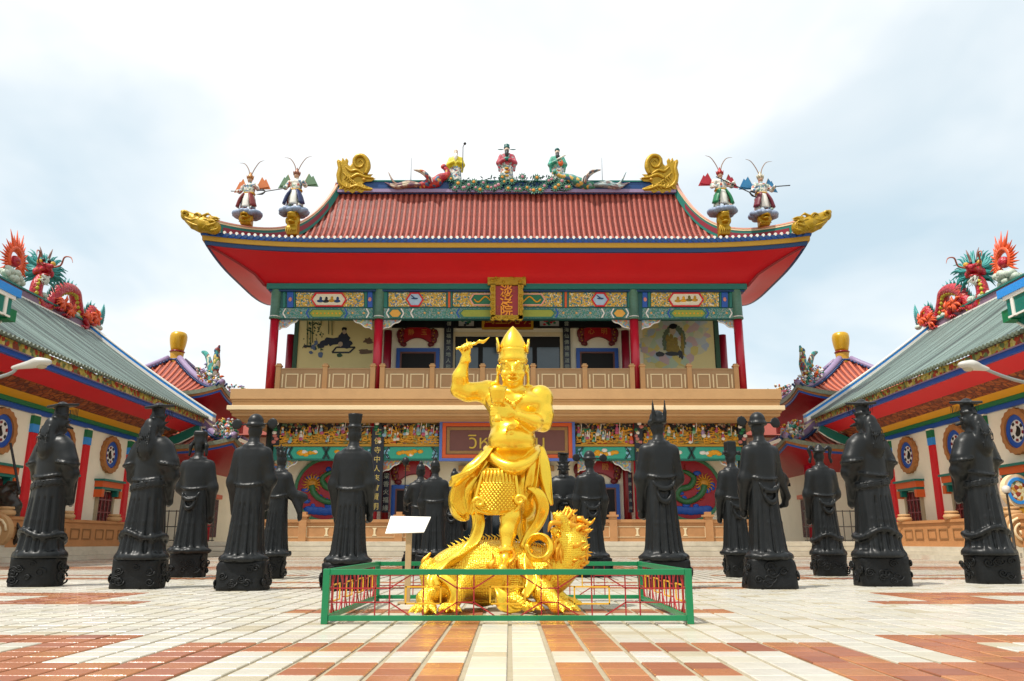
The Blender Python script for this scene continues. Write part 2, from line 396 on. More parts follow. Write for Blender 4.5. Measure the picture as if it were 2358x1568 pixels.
M_teal=mat('teal_paint','#0f6f62',.45,var=.1,scale=2)
M_dkteal=mat('dark_teal_paint','#0b5450',.5,var=.1)
M_green=mat('green_paint','#0c7045',.45,var=.1)
M_blue=mat('blue_paint','#1450a8',.42,var=.08)
M_dkblue=mat('dark_blue_paint','#0d3a6b',.45,var=.1)
M_ltblue=mat('light_blue_paint','#2f8fe0',.4,var=.06)
M_whitep=mat('white_paint','#e4e2da',.5,var=.04)
M_ochre=mat('ochre_paint','#bf8f1d',.5,var=.12,scale=2)
M_yellow=mat('yellow_paint','#e0a008',.45,var=.08)
M_orangep=mat('orange_paint','#d2591c',.5,var=.1)
M_black=mat('black_paint','#111012',.4,var=.2)
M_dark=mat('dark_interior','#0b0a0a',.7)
M_pink=mat('peach_trim','#e3a58c',.5,var=.06)
M_mauve=mat('mauve_trim','#8d7a9c',.5,var=.15,scale=5)
M_glass=mat('dark_glass','#18242a',.06,spec=.8)
M_gilt=mat('gilded_carving','#ae8a12',.42,metal=.3,var=.35,scale=5,bump=1.0,bscale=9)
M_brown=mat('brown_sign_board','#6d4038',.5,var=.1)
M_terra=mat('terracotta_tile','#a24c3a',.6,var=.3,scale=9,bump=.3,bscale=16,dirt=.15)
M_pan=mat('terracotta_pan_tile','#82392e',.4,var=.22,scale=9,bump=.3,bscale=16,dirt=.2)
M_grtile=mat('grey_green_tile','#6f847b',.28,var=.2,scale=7,dirt=.1)
M_grpan=mat('grey_green_pan_tile','#4a5a55',.3,var=.2,scale=7)
O_fret=ornament('painted_fret_ornament',['#caa032','#d8b24a','#b98d2a','#4a76a0','#d3a93f','#2c7d6a','#caa63f','#e6d9b0'],17,bump=.15)
O_teal=ornament('painted_teal_ornament',['#3a7d70','#5b8f84','#2c6f66','#7f9aa0','#3f8678','#8a8f78'],20,bump=.12)
O_brk=ornament('painted_bracket_ornament',['#9aa79f','#7c9a86','#c9b25a','#a3a5b4','#c47a5a','#6f8fb0'],10,bump=.25)
O_flor=ornament('floral_fascia_ornament',['#9a8a3c','#b3a24a','#a33a22','#5e6f45','#c2b06a','#7d3a2a','#8f8f50'],7,bump=.3)
O_carv=ornament('gilded_openwork',['#c79a14','#d6ae2a','#b98a10','#caa32a','#7a4a2a','#d9bd52'],5.5,bump=.9,dark=('#0c0a10',.16))
O_moun=ornament('carved_mountain_paint',['#a08a3a','#8f9a4a','#c0a85a','#9a6a4a','#7a8a5a'],4,bump=.6)
O_drag=ornament('dragon_roundel_paint',['#8c0f20','#9a1224','#7c0d1c','#15409a','#8a1020','#1f5a3a','#a04a1c','#7c0d1c'],1.5,bump=.4)
O_cloud=ornament('cloud_painting',['#b9c2c0','#c9c7a8','#a9b6c4','#d0c070','#c4a9a8','#b4c4a4'],2.6,bump=0)
O_rock=ornament('roof_rockery_paint',['#a9b0a4','#7d97a0','#c7a94a','#9a7fa0','#c4b8a4','#5f9a7a','#c98a7a'],5,bump=.8)
O_lat=ornament('red_lattice',['#5e0d10','#4a0a0d','#6b1414','#520c0f'],8,bump=.7,dark=('#1a0506',.06))
O_brnrel=ornament('brown_relief',['#8a3f14','#9c4c18','#7a3510','#a5561c'],4,bump=.7,dark=('#5a2008',.08))
O_flow=ornament('gilt_flower_carving',['#d9a018','#e0a820','#c98a10','#d6c9a0','#d98a18'],4.5,bump=.8,dark=('#1a120a',.05))

# ================================================================ courtyard ground
COLW=.258; ROWD=.2475; Y0=4.67
def red(i,k):
    a=i if i>=0 else -1-i
    if k>38:
        k=k%76
        if k>38: k=76-k
    if a in(1,2): return not(k in(2,3)) and k<18
    if k in(4,5) and a<=8: return a>=1
    if k in(0,1) and 3<=a<=4: return True
    if a in(7,8) and k<=5: return True
    if k<=1 and a>=9: return True
    if a>=11 and k in(6,7): return True
    if a in(11,12) and k<=7: return True
    if a>=13 and k<=3: return True
    if k in(16,17) and 1<=a<=8: return True
    if a>=17 and k in(21,22): return True
    if 20<=a<=23 and 23<=k<=29: return True
    if a>=24 and k in(27,28,29): return True
    if k in(34,35) and 5<=a<=16: return True
    return False
gm=MB(); gm.add([(-600,-300,-.012),(600,-300,-.012),(600,900,-.012),(-600,900,-.012)],[(0,1,2,3)])
ground=gm.build('courtyard_ground',M_grout,kind='structure')
gx,gy,gb=.017,.006,.004
def paver_pts(x,y,z): 
    x0,x1,y0,y1=x+gx,x+COLW-gx,y+gy,y+ROWD-gy; b=gb
    return [(x0,y0,-.012),(x1,y0,-.012),(x1,y1,-.012),(x0,y1,-.012),(x0,y0,z-b),(x1,y0,z-b),(x1,y1,z-b),(x0,y1,z-b),(x0+b,y0+b,z),(x1-b,y0+b,z),(x1-b,y1-b,z),(x0+b,y1-b,z)]
PF=[(0,1,5,4),(1,2,6,5),(2,3,7,6),(3,0,4,7),(4,5,9,8),(5,6,10,9),(6,7,11,10),(7,4,8,11),(8,9,10,11)]
pm=[]
for m in PW+PR:
    b=MB(); b.add(paver_pts(-COLW/2,-ROWD/2,0),PF); pm.append(b.mesh('paver',m))
rest=MB(); cells=[]
for k in range(-4,int((42-Y0)/ROWD)):
    yc=Y0+(k+.5)*ROWD; lim=min(20.0,.70*yc+.8)
    for i in range(-int(lim/COLW)-1,int(lim/COLW)+1): cells.append((math.hypot((i+.5)*COLW*.8,yc),i,k))
cells=[c for c in cells]; cells.sort(key=lambda c:(Y0+c[2]*ROWD<4.25,c[0]))
rv=[];rf=[];rmi=[]
for n,(d,i,k) in enumerate(cells):
    x=i*COLW; y=Y0+k*ROWD; mi=(4 if red(i,k) else 0)+random.choices((0,1,2,3),(5,3,3,1))[0]; z=random.uniform(-.0012,.0012)
    if n<300:
        o=mkobj('paver',pm[mi],ground); o.location=(x+COLW/2,y+ROWD/2,z)
    else: rest.cur=mi; rest.add(paver_pts(x,y,z),PF if y<16 else PF[-1:]) if y<16 else rest.add([p for p in paver_pts(x,y,z)[8:]],[(0,1,2,3)])
rest.build('paver_field',PW+PR,ground,kind='stuff')

# ================================================================ terrace with steps
tm=MB(); tm.box(-19.6,19.6,43.0,60,-.2,.74)
terr=tm.build('terrace',M_stone,kind='structure')
for i in range(3):
    MB().box(-19.6,19.6,42.1+.3*i,43.0,.02+(-.02 if i==0 else .245*i),.245*(i+1)).build('step',M_stone,terr,bevel=.015)

# ================================================================ temple hall
BX=-.2
hall=thing('temple_hall','two-storey temple hall with curved terracotta roof and broad red soffit','temple',(BX,46,0))
def hxz(pts,Y): return [(at(x,y,Y).x,at(x,y,Y).z) for x,y in pts]
def poly(pts,Y,th=.05):
    """photograph polygon standing on the plane Y, th proud of it towards the camera"""
    b=MB(); b.xz(hxz(pts,Y),Y-th,Y); return b
def rect(x0,y0,x1,y1): return [(x0,y0),(x1,y0),(x1,y1),(x0,y1)]
def frame(pts,Y,w,th):
    """ring along polygon (world xz), inner inset w"""
    P=[Vector((a,b)) for a,b in pts]; c=sum(P,Vector((0,0)))/len(P); n=len(P); ins=[]
    ar=sum(P[i].x*P[(i+1)%n].y-P[(i+1)%n].x*P[i].y for i in range(n)); sg=1 if ar>0 else -1
    for i in range(n):
        a=(P[i]-P[i-1]).normalized(); b=(P[(i+1)%n]-P[i]).normalized(); na=Vector((-a.y,a.x))*sg; nb=Vector((-b.y,b.x))*sg
        bis=(na+nb); bis=bis/max(bis.dot(na),.3)
        ins.append(P[i]+bis*w)
    b=MB()
    for i in range(n):
        j=(i+1)%n; b.xz([tuple(P[i]),tuple(P[j]),tuple(ins[j]),tuple(ins[i])],Y-th,Y)
    return b
ZS0,ZS1=zz(957,42.3),zz(895,42.3)        # slab
# --- ground floor
MB().box(BX-12.65,BX-2.5,46,46.3,.74,ZS0).box(BX+2.5,BX+12.65,46,46.3,.74,ZS0).build('wall',M_cream,hall)
MB().box(BX-2.5,BX+2.5,46.02,46.3,4.6,ZS0).build('lintel_wall',M_cream,hall)
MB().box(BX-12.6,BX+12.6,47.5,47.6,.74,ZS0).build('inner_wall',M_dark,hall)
for s in(-1,1): MB().box(BX+s*12.35,BX+s*12.65,46.3,54,.74,ZS0).build('side_wall',M_cream,hall)
cen=MB().box(BX-2.45,BX+2.45,46.25,46.3,.8,4.55).build('entrance_glazing',M_glass,hall)
for i in range(4): MB().box(BX-2.45+i*1.633-.05,BX-2.45+i*1.633+.05,46.15,46.24,.8,4.55).build('mullion',M_black,cen)
MB().box(BX-2.45,BX+2.45,46.14,46.24,3.4,3.55).build('mullion',M_black,cen)
MB().box(BX-2.7,BX+2.7,45.7,45.95,4.6,4.9).build('entrance_lintel',M_tan,hall)
def doorway(x0,y0,x1,y1,Y,zb):
    a=at(x0,y0,Y); b=at(x1,y1,Y); 
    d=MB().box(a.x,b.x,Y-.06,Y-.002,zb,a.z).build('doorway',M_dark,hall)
    w=(b.x-a.x)*.085
    for q in((a.x,a.x+w,zb,a.z),(b.x-w,b.x,zb,a.z),(a.x+w,b.x-w,a.z-w,a.z)): MB().box(q[0],q[1],Y-.2,Y-.055,q[2],q[3]).build('door_frame',M_blue,d)
    w2=w*.45
    for q in((a.x+w,a.x+w+w2,zb,a.z-w),(b.x-w-w2,b.x-w,zb,a.z-w),(a.x+w+w2,b.x-w-w2,a.z-w-w2,a.z-w)): MB().box(q[0],q[1],Y-.15,Y-.055,q[2],q[3]).build('door_lining',M_brown,d)
    return d
doorway(903,1117,1002,1190,46,.76); doorway(1330,1115,1428,1190,46,.76)
def fan_sign(cx,cy,w,h,Y,label,txt):
    c=at(cx,cy,Y); sx=at(cx+w/2,cy,Y).x-c.x; sz=c.z-at(cx,cy+h/2,Y).z
    t=thing('fan_shaped_sign',label,'sign',(c.x,Y-.1,c.z),group='fan-shaped red signs over the doors')
    n=16; out=[];inn=[]
    for i in range(n+1):
        u=-1+2*i/n; out.append((c.x+u*sx*.68,c.z+sz*(1-.42*u*u))); inn.append((c.x+u*sx*.66,c.z+sz*(-.12-.62*u*u)))
    b=MB()
    for i in range(n): b.xz([out[i],out[i+1],inn[i+1],inn[i]],Y-.16,Y-.06)
    b.build('face',mat('fan_sign_red','#a0121a',.3,var=.12),t)
    for r in(out,inn):
        MB().tube([(p[0],Y-.17,p[1]) for p in r],.035,6).build('moulding',M_dkred,t,smooth=True)
    for s in(-1,1):
        e=MB()
        for q,(dx,dz,w_,h_) in enumerate(((.74,.38,.12,.42),(.86,.2,.14,.5),(.78,-.3,.16,.4),(.66,-.75,.16,.22))):
            e.ball((c.x+s*sx*dx,Y-.15,c.z+sz*dz),(sx*w_,.07,sz*h_),10,6)
        e.tube([(c.x+s*sx*(.62+.1*math.cos(a)),Y-.2,c.z+sz*(-.8+.18*math.sin(a))) for a in np.linspace(0,5.2,12)],.03,5)
        e.build('scroll_end',mat('fan_scroll','#6a1216',.45,var=.4,scale=9,bump=.4,bscale=14),t,smooth=True,kind='stuff')
        e=MB()
        for q in range(5): e.ball((c.x+s*sx*(.76+.05*(q%2)),Y-.225,c.z+sz*(.6-.28*q)),(sx*.035,.02,sz*.07),6,4)
        e.build('gilt_spots',M_gilt,t,smooth=True,kind='stuff')
    for i,ch in enumerate(txt): text('character',ch,sz*.62,(c.x+(i-(len(txt)-1)/2)*sx*.62,Y-.17,c.z+sz*.36),(PI/2,0,0),mat('sign_gilt_letters','#c98a3a',.4,metal=.2),t,.012)
fan_sign(955,1089,112,56,46,'red fan-shaped sign over the left ground-floor door',['宝','藏'])
fan_sign(1376,1087,112,56,46,'red fan-shaped sign over the right ground-floor door',['宝','殿'])
# dragon roundels
def roundel(cx,cy,r,Y,label,flip):
    c=at(cx,cy,Y); R=at(cx+r,cy,Y).x-c.x
    t=thing('dragon_roundel',label,'mural',(c.x,Y,c.z),group='dragon roundels on the ground-floor wall')
    def disc(r0,r1,y0,y1,m,nm,par=t,n=48):
        b=MB()
        for i in range(n):
            a0,a1=2*PI*i/n,2*PI*(i+1)/n
            P=[(c.x+math.cos(a)*q,c.z+math.sin(a)*q) for q,a in((r0,a0),(r1,a0),(r1,a1),(r0,a1))]
            if r0==0: P=P[1:]; 
            if r0==0: P=[(c.x,c.z)]+P[0:2]
            b.xz(P,y0,y1)
        return b.build(nm,m,par)
    disc(R*.9,R,Y-.14,Y-.002,mat('roundel_green','#3f7d58',.5),'rim'); disc(0,R*.9,Y-.05,Y-.003,mat('roundel_ground','#a01224',.45,var=.1),'disc')
    e=MB(); 
    for i in range(7):
        u=-.8+1.6*i/6; e.ball((c.x+u*R*.62,Y-.06,c.z-R*.66+abs(u)*.1),(R*.2,.06,R*.13),8,5)
    e.build('wave',M_blue,t,smooth=True,kind='stuff')
    rr=random.Random(int(cx))
    e=MB()
    for i in range(16):
        a=rr.uniform(0,6.28); q=rr.uniform(.3,.78)*R; e.ball((c.x+math.cos(a)*q,Y-.06,c.z+math.sin(a)*q*.9+.1),(R*rr.uniform(.07,.15),.05,R*rr.uniform(.05,.09)),8,5)
    e.build('cloud',mat('roundel_cloud_blue','#1f55b8',.5,var=.25,scale=6),t,smooth=True,kind='stuff')
    s=flip; pts=[(.55,.55),(.2,.62),(-.15,.4),(.0,.1),(.35,.0),(.45,-.25),(.15,-.42),(-.2,-.3),(-.42,-.1),(-.5,.15)]
    P=smoothpath([(c.x+s*a*R*.9,Y-.1,c.z+b_*R*.9) for a,b_ in pts],5)
    MB().tube(P,[.05,.1,.16,.18,.18,.17,.16,.17,.18,.2],8).build('dragon_body',mat('roundel_dragon_green','#2f6a3c',.45,var=.3,scale=7,bump=.4,bscale=14),t,smooth=True)
    e=MB(); h=P[-1]
    e.ball((h.x,Y-.14,h.z+.12),(.26,.1,.22),10,6)
    for i in range(16):
        a=2*PI*i/16; e.tube([(h.x+.2*math.cos(a),Y-.12,h.z+.1+.2*math.sin(a)),(h.x+.45*math.cos(a+.2),Y-.1,h.z+.1+.45*math.sin(a+.2)),(h.x+.62*math.cos(a),Y-.08,h.z+.1+.6*math.sin(a))],[.06,.04,.01],5)
    e.build('dragon_mane',mat('roundel_flame','#c98a24',.5,var=.4,scale=5),t,smooth=True,kind='stuff')
    e=MB()
    for i in range(9):
        p=P[4+i*4]; a=rr.uniform(0,6.28); e.tube([p,(p.x+.25*math.cos(a),Y-.1,p.z+.25*math.sin(a)),(p.x+.4*math.cos(a+.6),Y-.08,p.z+.4*math.sin(a+.6))],[.06,.045,.01],5)
    e.build('flame',mat('roundel_red_flame','#b8341c',.5,var=.3),t,smooth=True,kind='stuff')
roundel(752,1128,74,46,'round dragon relief with green rim on the left ground-floor wall',1)
roundel(1588,1127,74,46,'round dragon relief with green rim on the right ground-floor wall',-1)
# columns with couplet boards
def couplet(x,y0,y1,w,Y,label,chars,fr,bd,ink):
    a=at(x-w/2,y0,Y); b=at(x+w/2,y1,Y); zb=max(b.z,.8); cx=(a.x+b.x)/2
    t=thing('couplet_board',label,'sign board',(cx,Y,zb),group='hanging couplet boards')
    MB().box(a.x,b.x,Y-.08,Y-.01,zb,a.z).build('board',bd,t)
    for q in(a.x-.05,b.x+.002): MB().box(q,q+.048,Y-.1,Y-.01,zb,a.z).build('border',fr,t)
    n=len(chars); hgt=(a.z-zb)/n
    for i,ch in enumerate(chars): text('character',ch,min(hgt*.78,(b.x-a.x)*.9),(cx,Y-.083,a.z-(i+.5)*hgt),(PI/2,0,0),ink,t,.01)
INK=mat('gold_ink','#d8c26a',.5); INKW=mat('pale_ink','#a8b0a0',.5)
M_board=mat('navy_board','#0b1024',.35)
for s in(-1,1):
    MB().lathe([(.27,.74),(.27,ZS0)],(BX+s*7.26,44.45,0),20).build('column',M_colred,hall,smooth=True)
    MB().lathe([(.27,.74),(.27,ZS0)],(BX+s*13.0,44.45,0),20).build('column',mat('carved_column','#1d2a26',.5,var=.5,scale=6,bump=.6,bscale=12),hall,smooth=True)
    MB().lathe([(.22,.74),(.22,ZS0)],(BX+s*6.75,45.5,0),16).build('column',M_dkred,hall,smooth=True)
    MB().box(BX+s*7.6,BX+s*6.4,44.1,45.7,.72,1.3).build('column_base',M_red,hall,bevel=.03)
couplet(868,985,1178,17,44.15,'tall navy couplet board on the column left of the golden statue','古佛寺中人來會賢明',M_black,M_board,INK)
couplet(889,1088,1180,12,45.25,'narrow dark couplet board beside the left ground-floor door','梁香火福緣',M_dkred,M_board,INKW)
couplet(1470,985,1178,17,44.15,'tall navy couplet board on the column right of the golden statue','仙山海上客登天共聖',M_black,M_board,INK)
couplet(1451,1088,1180,12,45.25,'narrow dark couplet board beside the right ground-floor door','寶殿大吉祥',M_dkred,M_board,INKW)
# frieze above ground floor
YF=44.2
F0=at(628,1060,YF).x; F1=at(1712,1060,YF).x
MB().box(F0,F1,YF,YF+.4,zz(1060,YF),zz(1026,YF)).build('lower_beam',M_teal,hall)
MB().box(F0,F1,YF+.12,YF+.4,zz(1026,YF)+.002,zz(970,YF)).build('frieze_board',ornament('frieze_ground_paint',['#8a6a14','#b8942a','#1a1a22','#8a4a3a','#15151c','#5a7a5a','#20222e','#a8907a'],7,bump=.8,dark=('#0c0a10',.05)),hall)
MB().box(F0,F1,YF-.05,YF+.4,zz(970,YF)+.002,ZS0+.2).build('upper_beam',M_teal,hall)
MB().box(F0,F1,YF-.07,YF-.03,zz(971,YF),zz(966,YF)).build('beam_trim',M_ochre,hall)
MB().box(F0,F1,YF-.07,YF+.1,zz(1028,YF),zz(1023,YF)).build('beam_trim',M_ochre,hall)
BAYS=[(645,858),(882,1010),(1328,1455),(1484,1700)]
PAL=[M_yellow,M_ochre,M_whitep,mat('pale_jade','#7fb79a',.5),mat('rose_paint','#b8577a',.5),M_orangep,mat('pale_blue_paint','#8fb2cf',.5),mat('lilac_paint','#a58fb8',.5),M_green,O_moun]
for bi,(xa,xb) in enumerate(BAYS):
    rr=random.Random(31+bi); b=MB()
    X0,X1=at(xa,1000,YF).x,at(xb,1000,YF).x; Za,Zb=zz(1022,YF),zz(973,YF); Hh=Zb-Za
    wide=bi in(0,3)
    # mountain ridges or pavilions behind, yellow fretwork fence in front, figures between
    n=int((X1-X0)/.8)
    for i in range(n):
        x=X0+(i+.5)*(X1-X0)/n; w=.5*rr.uniform(.8,1.3); h=Hh*rr.uniform(.55,.92)
        b.cur=9 if wide else rr.choice((0,1,5,6)); 
        if wide or rr.random()<.4:
            b.xz([(x-w,Za),(x+w,Za),(x+w*.15,Za+h),(x-w*.1,Za+h)],YF+.02+.03*(i%2),YF+.115)
            b.cur=1; b.bar((x-w,YF,Za+.05),(x,YF,Za+h),.06); b.bar((x+w,YF,Za+.05),(x,YF,Za+h),.06)
        else:
            b.box(x-w*.5,x+w*.5,YF+.03,YF+.115,Za,Za+h*.7); b.cur=rr.choice((1,5,8)); b.xz([(x-w*.8,Za+h*.68),(x+w*.8,Za+h*.68),(x+w*.4,Za+h*.9),(x-w*.4,Za+h*.9)],YF-.06,YF+.115)
    n=int((X1-X0)/.26)
    for i in range(n):
        x=X0+(i+.5)*(X1-X0)/n; b.cur=0 if rr.random()<.75 else 1
        for q in range(6):
            z=Za+Hh*(.05+.11*q); dx=rr.uniform(-.12,.12)
            if q>3 and rr.random()<.5: continue
            b.cur=rr.choice((0,0,0,1,1,9)); b.bar((x-.17,YF-.02-.02*(q%2),z+rr.uniform(-.05,.05)),(x+.17,YF-.02,z+rr.uniform(-.1,.1)),.06)
            if rr.random()<.8: b.bar((x+dx,YF-.04,z),(x+dx+rr.uniform(-.12,.12),YF-.04,z+.2),.055)
    n=int((X1-X0)/(.36 if wide else .24))
    for i in range(n):
        x=X0+(i+.5+rr.uniform(-.3,.3))*(X1-X0)/n; z=Za+Hh*rr.uniform(.02,.55); s=rr.uniform(.6,1.15)
        b.cur=rr.choice((2,3,4,5,6,7,8)); b.ball((x,YF-.09,z+.16*s),(.1*s,.07,.2*s),8,5)
        b.cur=rr.choice((2,3,4,6)); b.ball((x+rr.uniform(-.05,.05),YF-.12,z+.05*s),(.12*s,.07,.1*s),8,5)
        b.cur=rr.choice((2,2,4)); b.ball((x,YF-.11,z+.42*s),(.065*s,.06,.075*s),8,5)
        b.cur=rr.choice((0,3,8,5)); b.ball((x,YF-.1,z+.5*s),(.07*s,.06,.05*s),6,4)
        if rr.random()<.5: b.cur=2; b.bar((x+.1*s,YF-.12,z),(x+.16*s,YF-.12,z+.6*s),.03)
    b.build('carved_relief',PAL,hall,kind='stuff')
    # lower beam panel
    cx=(xa+xb)/2; w=(xb-xa)
    pw=min(w*.36,48) if w<150 else w*.15
    for ci in ([cx] if w<150 else [cx-w*.2,cx+w*.2+0]):
        p=poly([(ci-pw,1030),(ci+pw,1030),(ci+pw+7,1043),(ci+pw,1056),(ci-pw,1056),(ci-pw-7,1043)],YF,.05).build('painted_panel',mat('jade_panel','#2ba38a',.45),hall)
        for q in(-1,1):
            e=MB()
            for z0,z1 in((1029,1043),(1043,1057)): 
                k=8 if z0==1029 else 0; a=at(ci+q*(pw+4+ (0 if z0==1029 else 8)),z0,YF); c2=at(ci+q*(pw+4+(8 if z0==1029 else 0)),z1,YF); e.bar((a.x,YF-.06,a.z),(c2.x,YF-.06,c2.z),.05)
            e.build('chevron',M_black,p)
        e=MB(); rr=random.Random(int(ci))
        for q in range(11):
            u=rr.uniform(-.62,.62); a=at(ci+u*pw,1043+rr.uniform(-6,6)*(1-abs(u)),YF); e.cur=rr.choice((0,0,0,1)); e.ball((a.x,YF-.06,a.z),(.17,.06,.11),8,5)
        e.build('flower_carving',[M_yellow,M_whitep],p,smooth=True,kind='stuff')
    for q in(-1,1):
        e=MB(); 
        for r in range(9):
            a=at(cx+q*w*.43+random.uniform(-8,8)*min(1,w/200),1043+random.uniform(-10,10),YF); e.ball((a.x,YF-.03,a.z),(.09,.04,.07),6,4)
        e.build('cloud_carving',mat('sky_blue_carving','#86bfd6',.5,var=.2),hall,smooth=True,kind='stuff')
for x in(636,870,1470,1708):
    c=at(x,1000,YF); b=MB(); rr=random.Random(x)
    b.cur=0; b.box(c.x-.22,c.x+.22,YF-.08,YF+.1,zz(1026,YF),zz(958,YF))
    for i in range(9): b.cur=rr.choice((1,2,3)); b.ball((c.x+rr.uniform(-.16,.16),YF-.1,zz(962+i*7,YF)),(.13,.07,.1),7,5)
    b.build('carved_post',[M_black,mat('rose_carving','#c77a72',.5),M_green,M_whitep],hall)
# corner brackets (carved, scalloped lower edge)
def bracket(x,y,dx,dy,Y,sgn,m):
    n=9; P=[(x,y)]
    top=[(x+sgn*dx,y)]; low=[]
    for i in range(n+1):
        u=i/n; w=.12*math.sin(u*PI*4)
        low.append((x+sgn*dx*(1-u)**1.0,y+dy*(u**.75)+dy*w*.6))
    pts=[(x,y)]+top+low
    b=poly(pts,Y,.1).build('bracket',m,hall)
    L_=[(at(a,c,Y).x,Y-.11,at(a,c,Y).z) for a,c in low]
    MB().tube(L_,.035,6).build('bracket_edge',M_whitep,b,smooth=True)
    return b
for x,s in((645,1),(858,-1),(881,1),(1010,-1),(1330,1),(1452,-1),(1484,1),(1698,-1)):
    bracket(x,1061,42,27,YF+.3,s,O_brk)
# name board in Thai
YS=43.85
sg=thing('thai_name_board','wide brown name board with Thai lettering behind the golden statue','sign',tuple(at(1169,1014,YS)))
a=at(1013,967,YS); b_=at(1325,1062,YS)
MB().box(a.x,b_.x,YS,YS+.12,b_.z,a.z).build('board',M_brown,sg)
P=[(a.x,a.z),(b_.x,a.z),(b_.x,b_.z),(a.x,b_.z)]
frame(P,YS,.15,.1).build('outer_frame',mat('periwinkle_paint','#4f6fc0',.45),sg)
ip=.155; P2=[(a.x+ip,a.z-ip),(b_.x-ip,a.z-ip),(b_.x-ip,b_.z+ip),(a.x+ip,b_.z+ip)]; frame(P2,YS,.2,.06).build('orange_frame',M_orangep,sg)
ip=.40; P2=[(a.x+ip,a.z-ip),(b_.x-ip,a.z-ip),(b_.x-ip,b_.z+ip),(a.x+ip,b_.z+ip)]; frame(P2,YS,.16,.04).build('gilt_border',mat('dull_gilt','#96703a',.5,var=.3,scale=12),sg)
text('lettering','วิหารเซียน',1.05,((a.x+b_.x)/2,YS-.03,(a.z+b_.z)/2-.12),(PI/2,0,0),mat('gilt_letters','#c7a63c',.4,metal=.3),sg,.025)
# --- slab with mouldings
SX0,SX1=BX-14.72,BX+14.72
def zs(y): return zz(y,42.3)
for y0,y1,pr,m in((895,919,0,M_tan),(919,924,.06,M_tan),(924,934,.1,M_tan),(934,944,-.1,M_stripe),(944,950,.05,M_tan),(950,957,.12,M_tan)):
    MB().box(SX0+pr,SX1-pr,42.3+pr,51-pr,zs(y1)+.001,zs(y0)).build('slab_moulding' if m!=M_stripe else 'slab_band',m,hall,bevel=.02)
MB().box(SX0+.3,SX1-.3,42.7,51,ZS0-.12,ZS0).build('slab_soffit',M_tan,hall)
# --- upper balustrade
YB=43.5; zb0,zb1=ZS1,zz(848,YB)
def panel_inlays(X0,X1,par,Y,z0,z1,m):
    w=X1-X0; hgt=z1-z0
    def fr(u0,u1,v0,v1,t):
        p=[(X0+u0*w,z0+v0*hgt),(X0+u1*w,z0+v0*hgt),(X0+u1*w,z0+v1*hgt),(X0+u0*w,z0+v1*hgt)]
        frame(p,Y,t,.03).build('inlay',m,par)
    for u in(.045,.485,.925): MB().box(X0+u*w,X0+(u+.03)*w,Y-.03,Y,z0+.22*hgt,z0+.8*hgt).build('inlay',m,par)
    fr(.13,.43,.2,.82,.06); fr(.57,.87,.2,.82,.06)
for xs in((640,748,858),(880,995,1111,1228,1347,1456),(1480,1588,1696)):
    for i in range(len(xs)-1):
        X0,X1=at(xs[i],870,YB).x,at(xs[i+1],870,YB).x
        p=MB().box(X0,X1,YB,YB+.16,zb0,zb1-.08).box(X0,X1,YB-.03,YB+.19,zb1-.08,zb1).build('balustrade_panel',mat('balustrade_stone','#a28460',.75,var=.06,dirt=.1),hall)
        panel_inlays(X0+.12,X1-.12,p,YB,zb0,zb1-.08,M_inlay)
    for x in xs:
        X=at(x,870,YB).x; MB().box(X-.13,X+.13,YB-.06,YB+.22,zb0,zb1+.1).box(X-.17,X+.17,YB-.1,YB+.26,zb1+.1,zb1+.18).box(X-.11,X+.11,YB-.04,YB+.2,zb1+.18,zb1+.27).build('balustrade_post',M_tan,hall)
# --- upper columns
ZB0,ZB1=zz(735,44),zz(660,44)
for u in(-13.18,-7.26,7.26,13.18):
    c=MB().lathe([(.25,ZS1-.3),(.25,ZB0)],(BX+u,44.1,0),24).build('column',M_colred,hall,smooth=True)
    MB().lathe([(.3,ZB0+.002),(.3,ZB0+.1),(.27,ZB0+.12),(.27,ZB1-.12),(.31,ZB1-.1),(.31,ZB1)],(BX+u,44.0,0),24).build('painted_collar',mat('collar_ornament','#4f7a68',.5,var=.3,scale=9),c,smooth=True)
    for z in(ZB0+.13,ZB1-.13): MB().lathe([(.285,z-.03),(.285,z+.03)],(BX+u,44.0,0),24).build('collar_ring',M_whitep,c,smooth=True)
for s in(-1,1):
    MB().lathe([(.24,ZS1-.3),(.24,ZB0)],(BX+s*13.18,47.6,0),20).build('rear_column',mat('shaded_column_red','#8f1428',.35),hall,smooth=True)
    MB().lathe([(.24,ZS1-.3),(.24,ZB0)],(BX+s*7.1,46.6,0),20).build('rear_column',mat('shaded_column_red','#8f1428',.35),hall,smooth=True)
# --- beam with painted panels
YM=44.0
MB().box(at(636,700,YM).x,at(1702,700,YM).x,YM,YM+.35,ZB0,ZB1).build('beam',M_dkteal,hall)
c0,c1=at(618,664,YM).x,at(1716,664,YM).x
MB().box(c0,c1,YM-.35,YM+.4,zz(669,YM),zz(657,YM)).build('cornice',M_teal,hall)
MB().box(c0+.1,c1-.1,YM-.2,YM+.4,zz(673,YM),zz(669,YM)-.002).build('cornice_step',M_dkblue,hall)
def hexp(x0,x1,y0,y1,e): return [(x0+e,y0),(x1-e,y0),(x1,(y0+y1)/2),(x1-e,y1),(x0+e,y1),(x0,(y0+y1)/2)]
def panel(x0,x1,m,y0=674,y1=706): return poly(rect(x0,y0,x1,y1),YM,.03).build('fret_panel',m,hall)
def strip(x0,x1,m,y0=672,y1=708,th=.06): return poly(rect(x0,y0,x1,y1),YM,th).build('beam_strip',m,hall)
def medal(x0,x1,y0,y1,m,rim,e=12):
    p=poly(hexp(x0,x1,y0,y1,e),YM,.06).build('medallion',m,hall); frame(hxz(hexp(x0-3,x1+3,y0-2.5,y1+2.5,e),YM),YM-.002,.075,.1).build('medallion_rim',rim,p); return p
M_scene=mat('painted_scene_ivory','#e2dcc0',.6,var=.06)
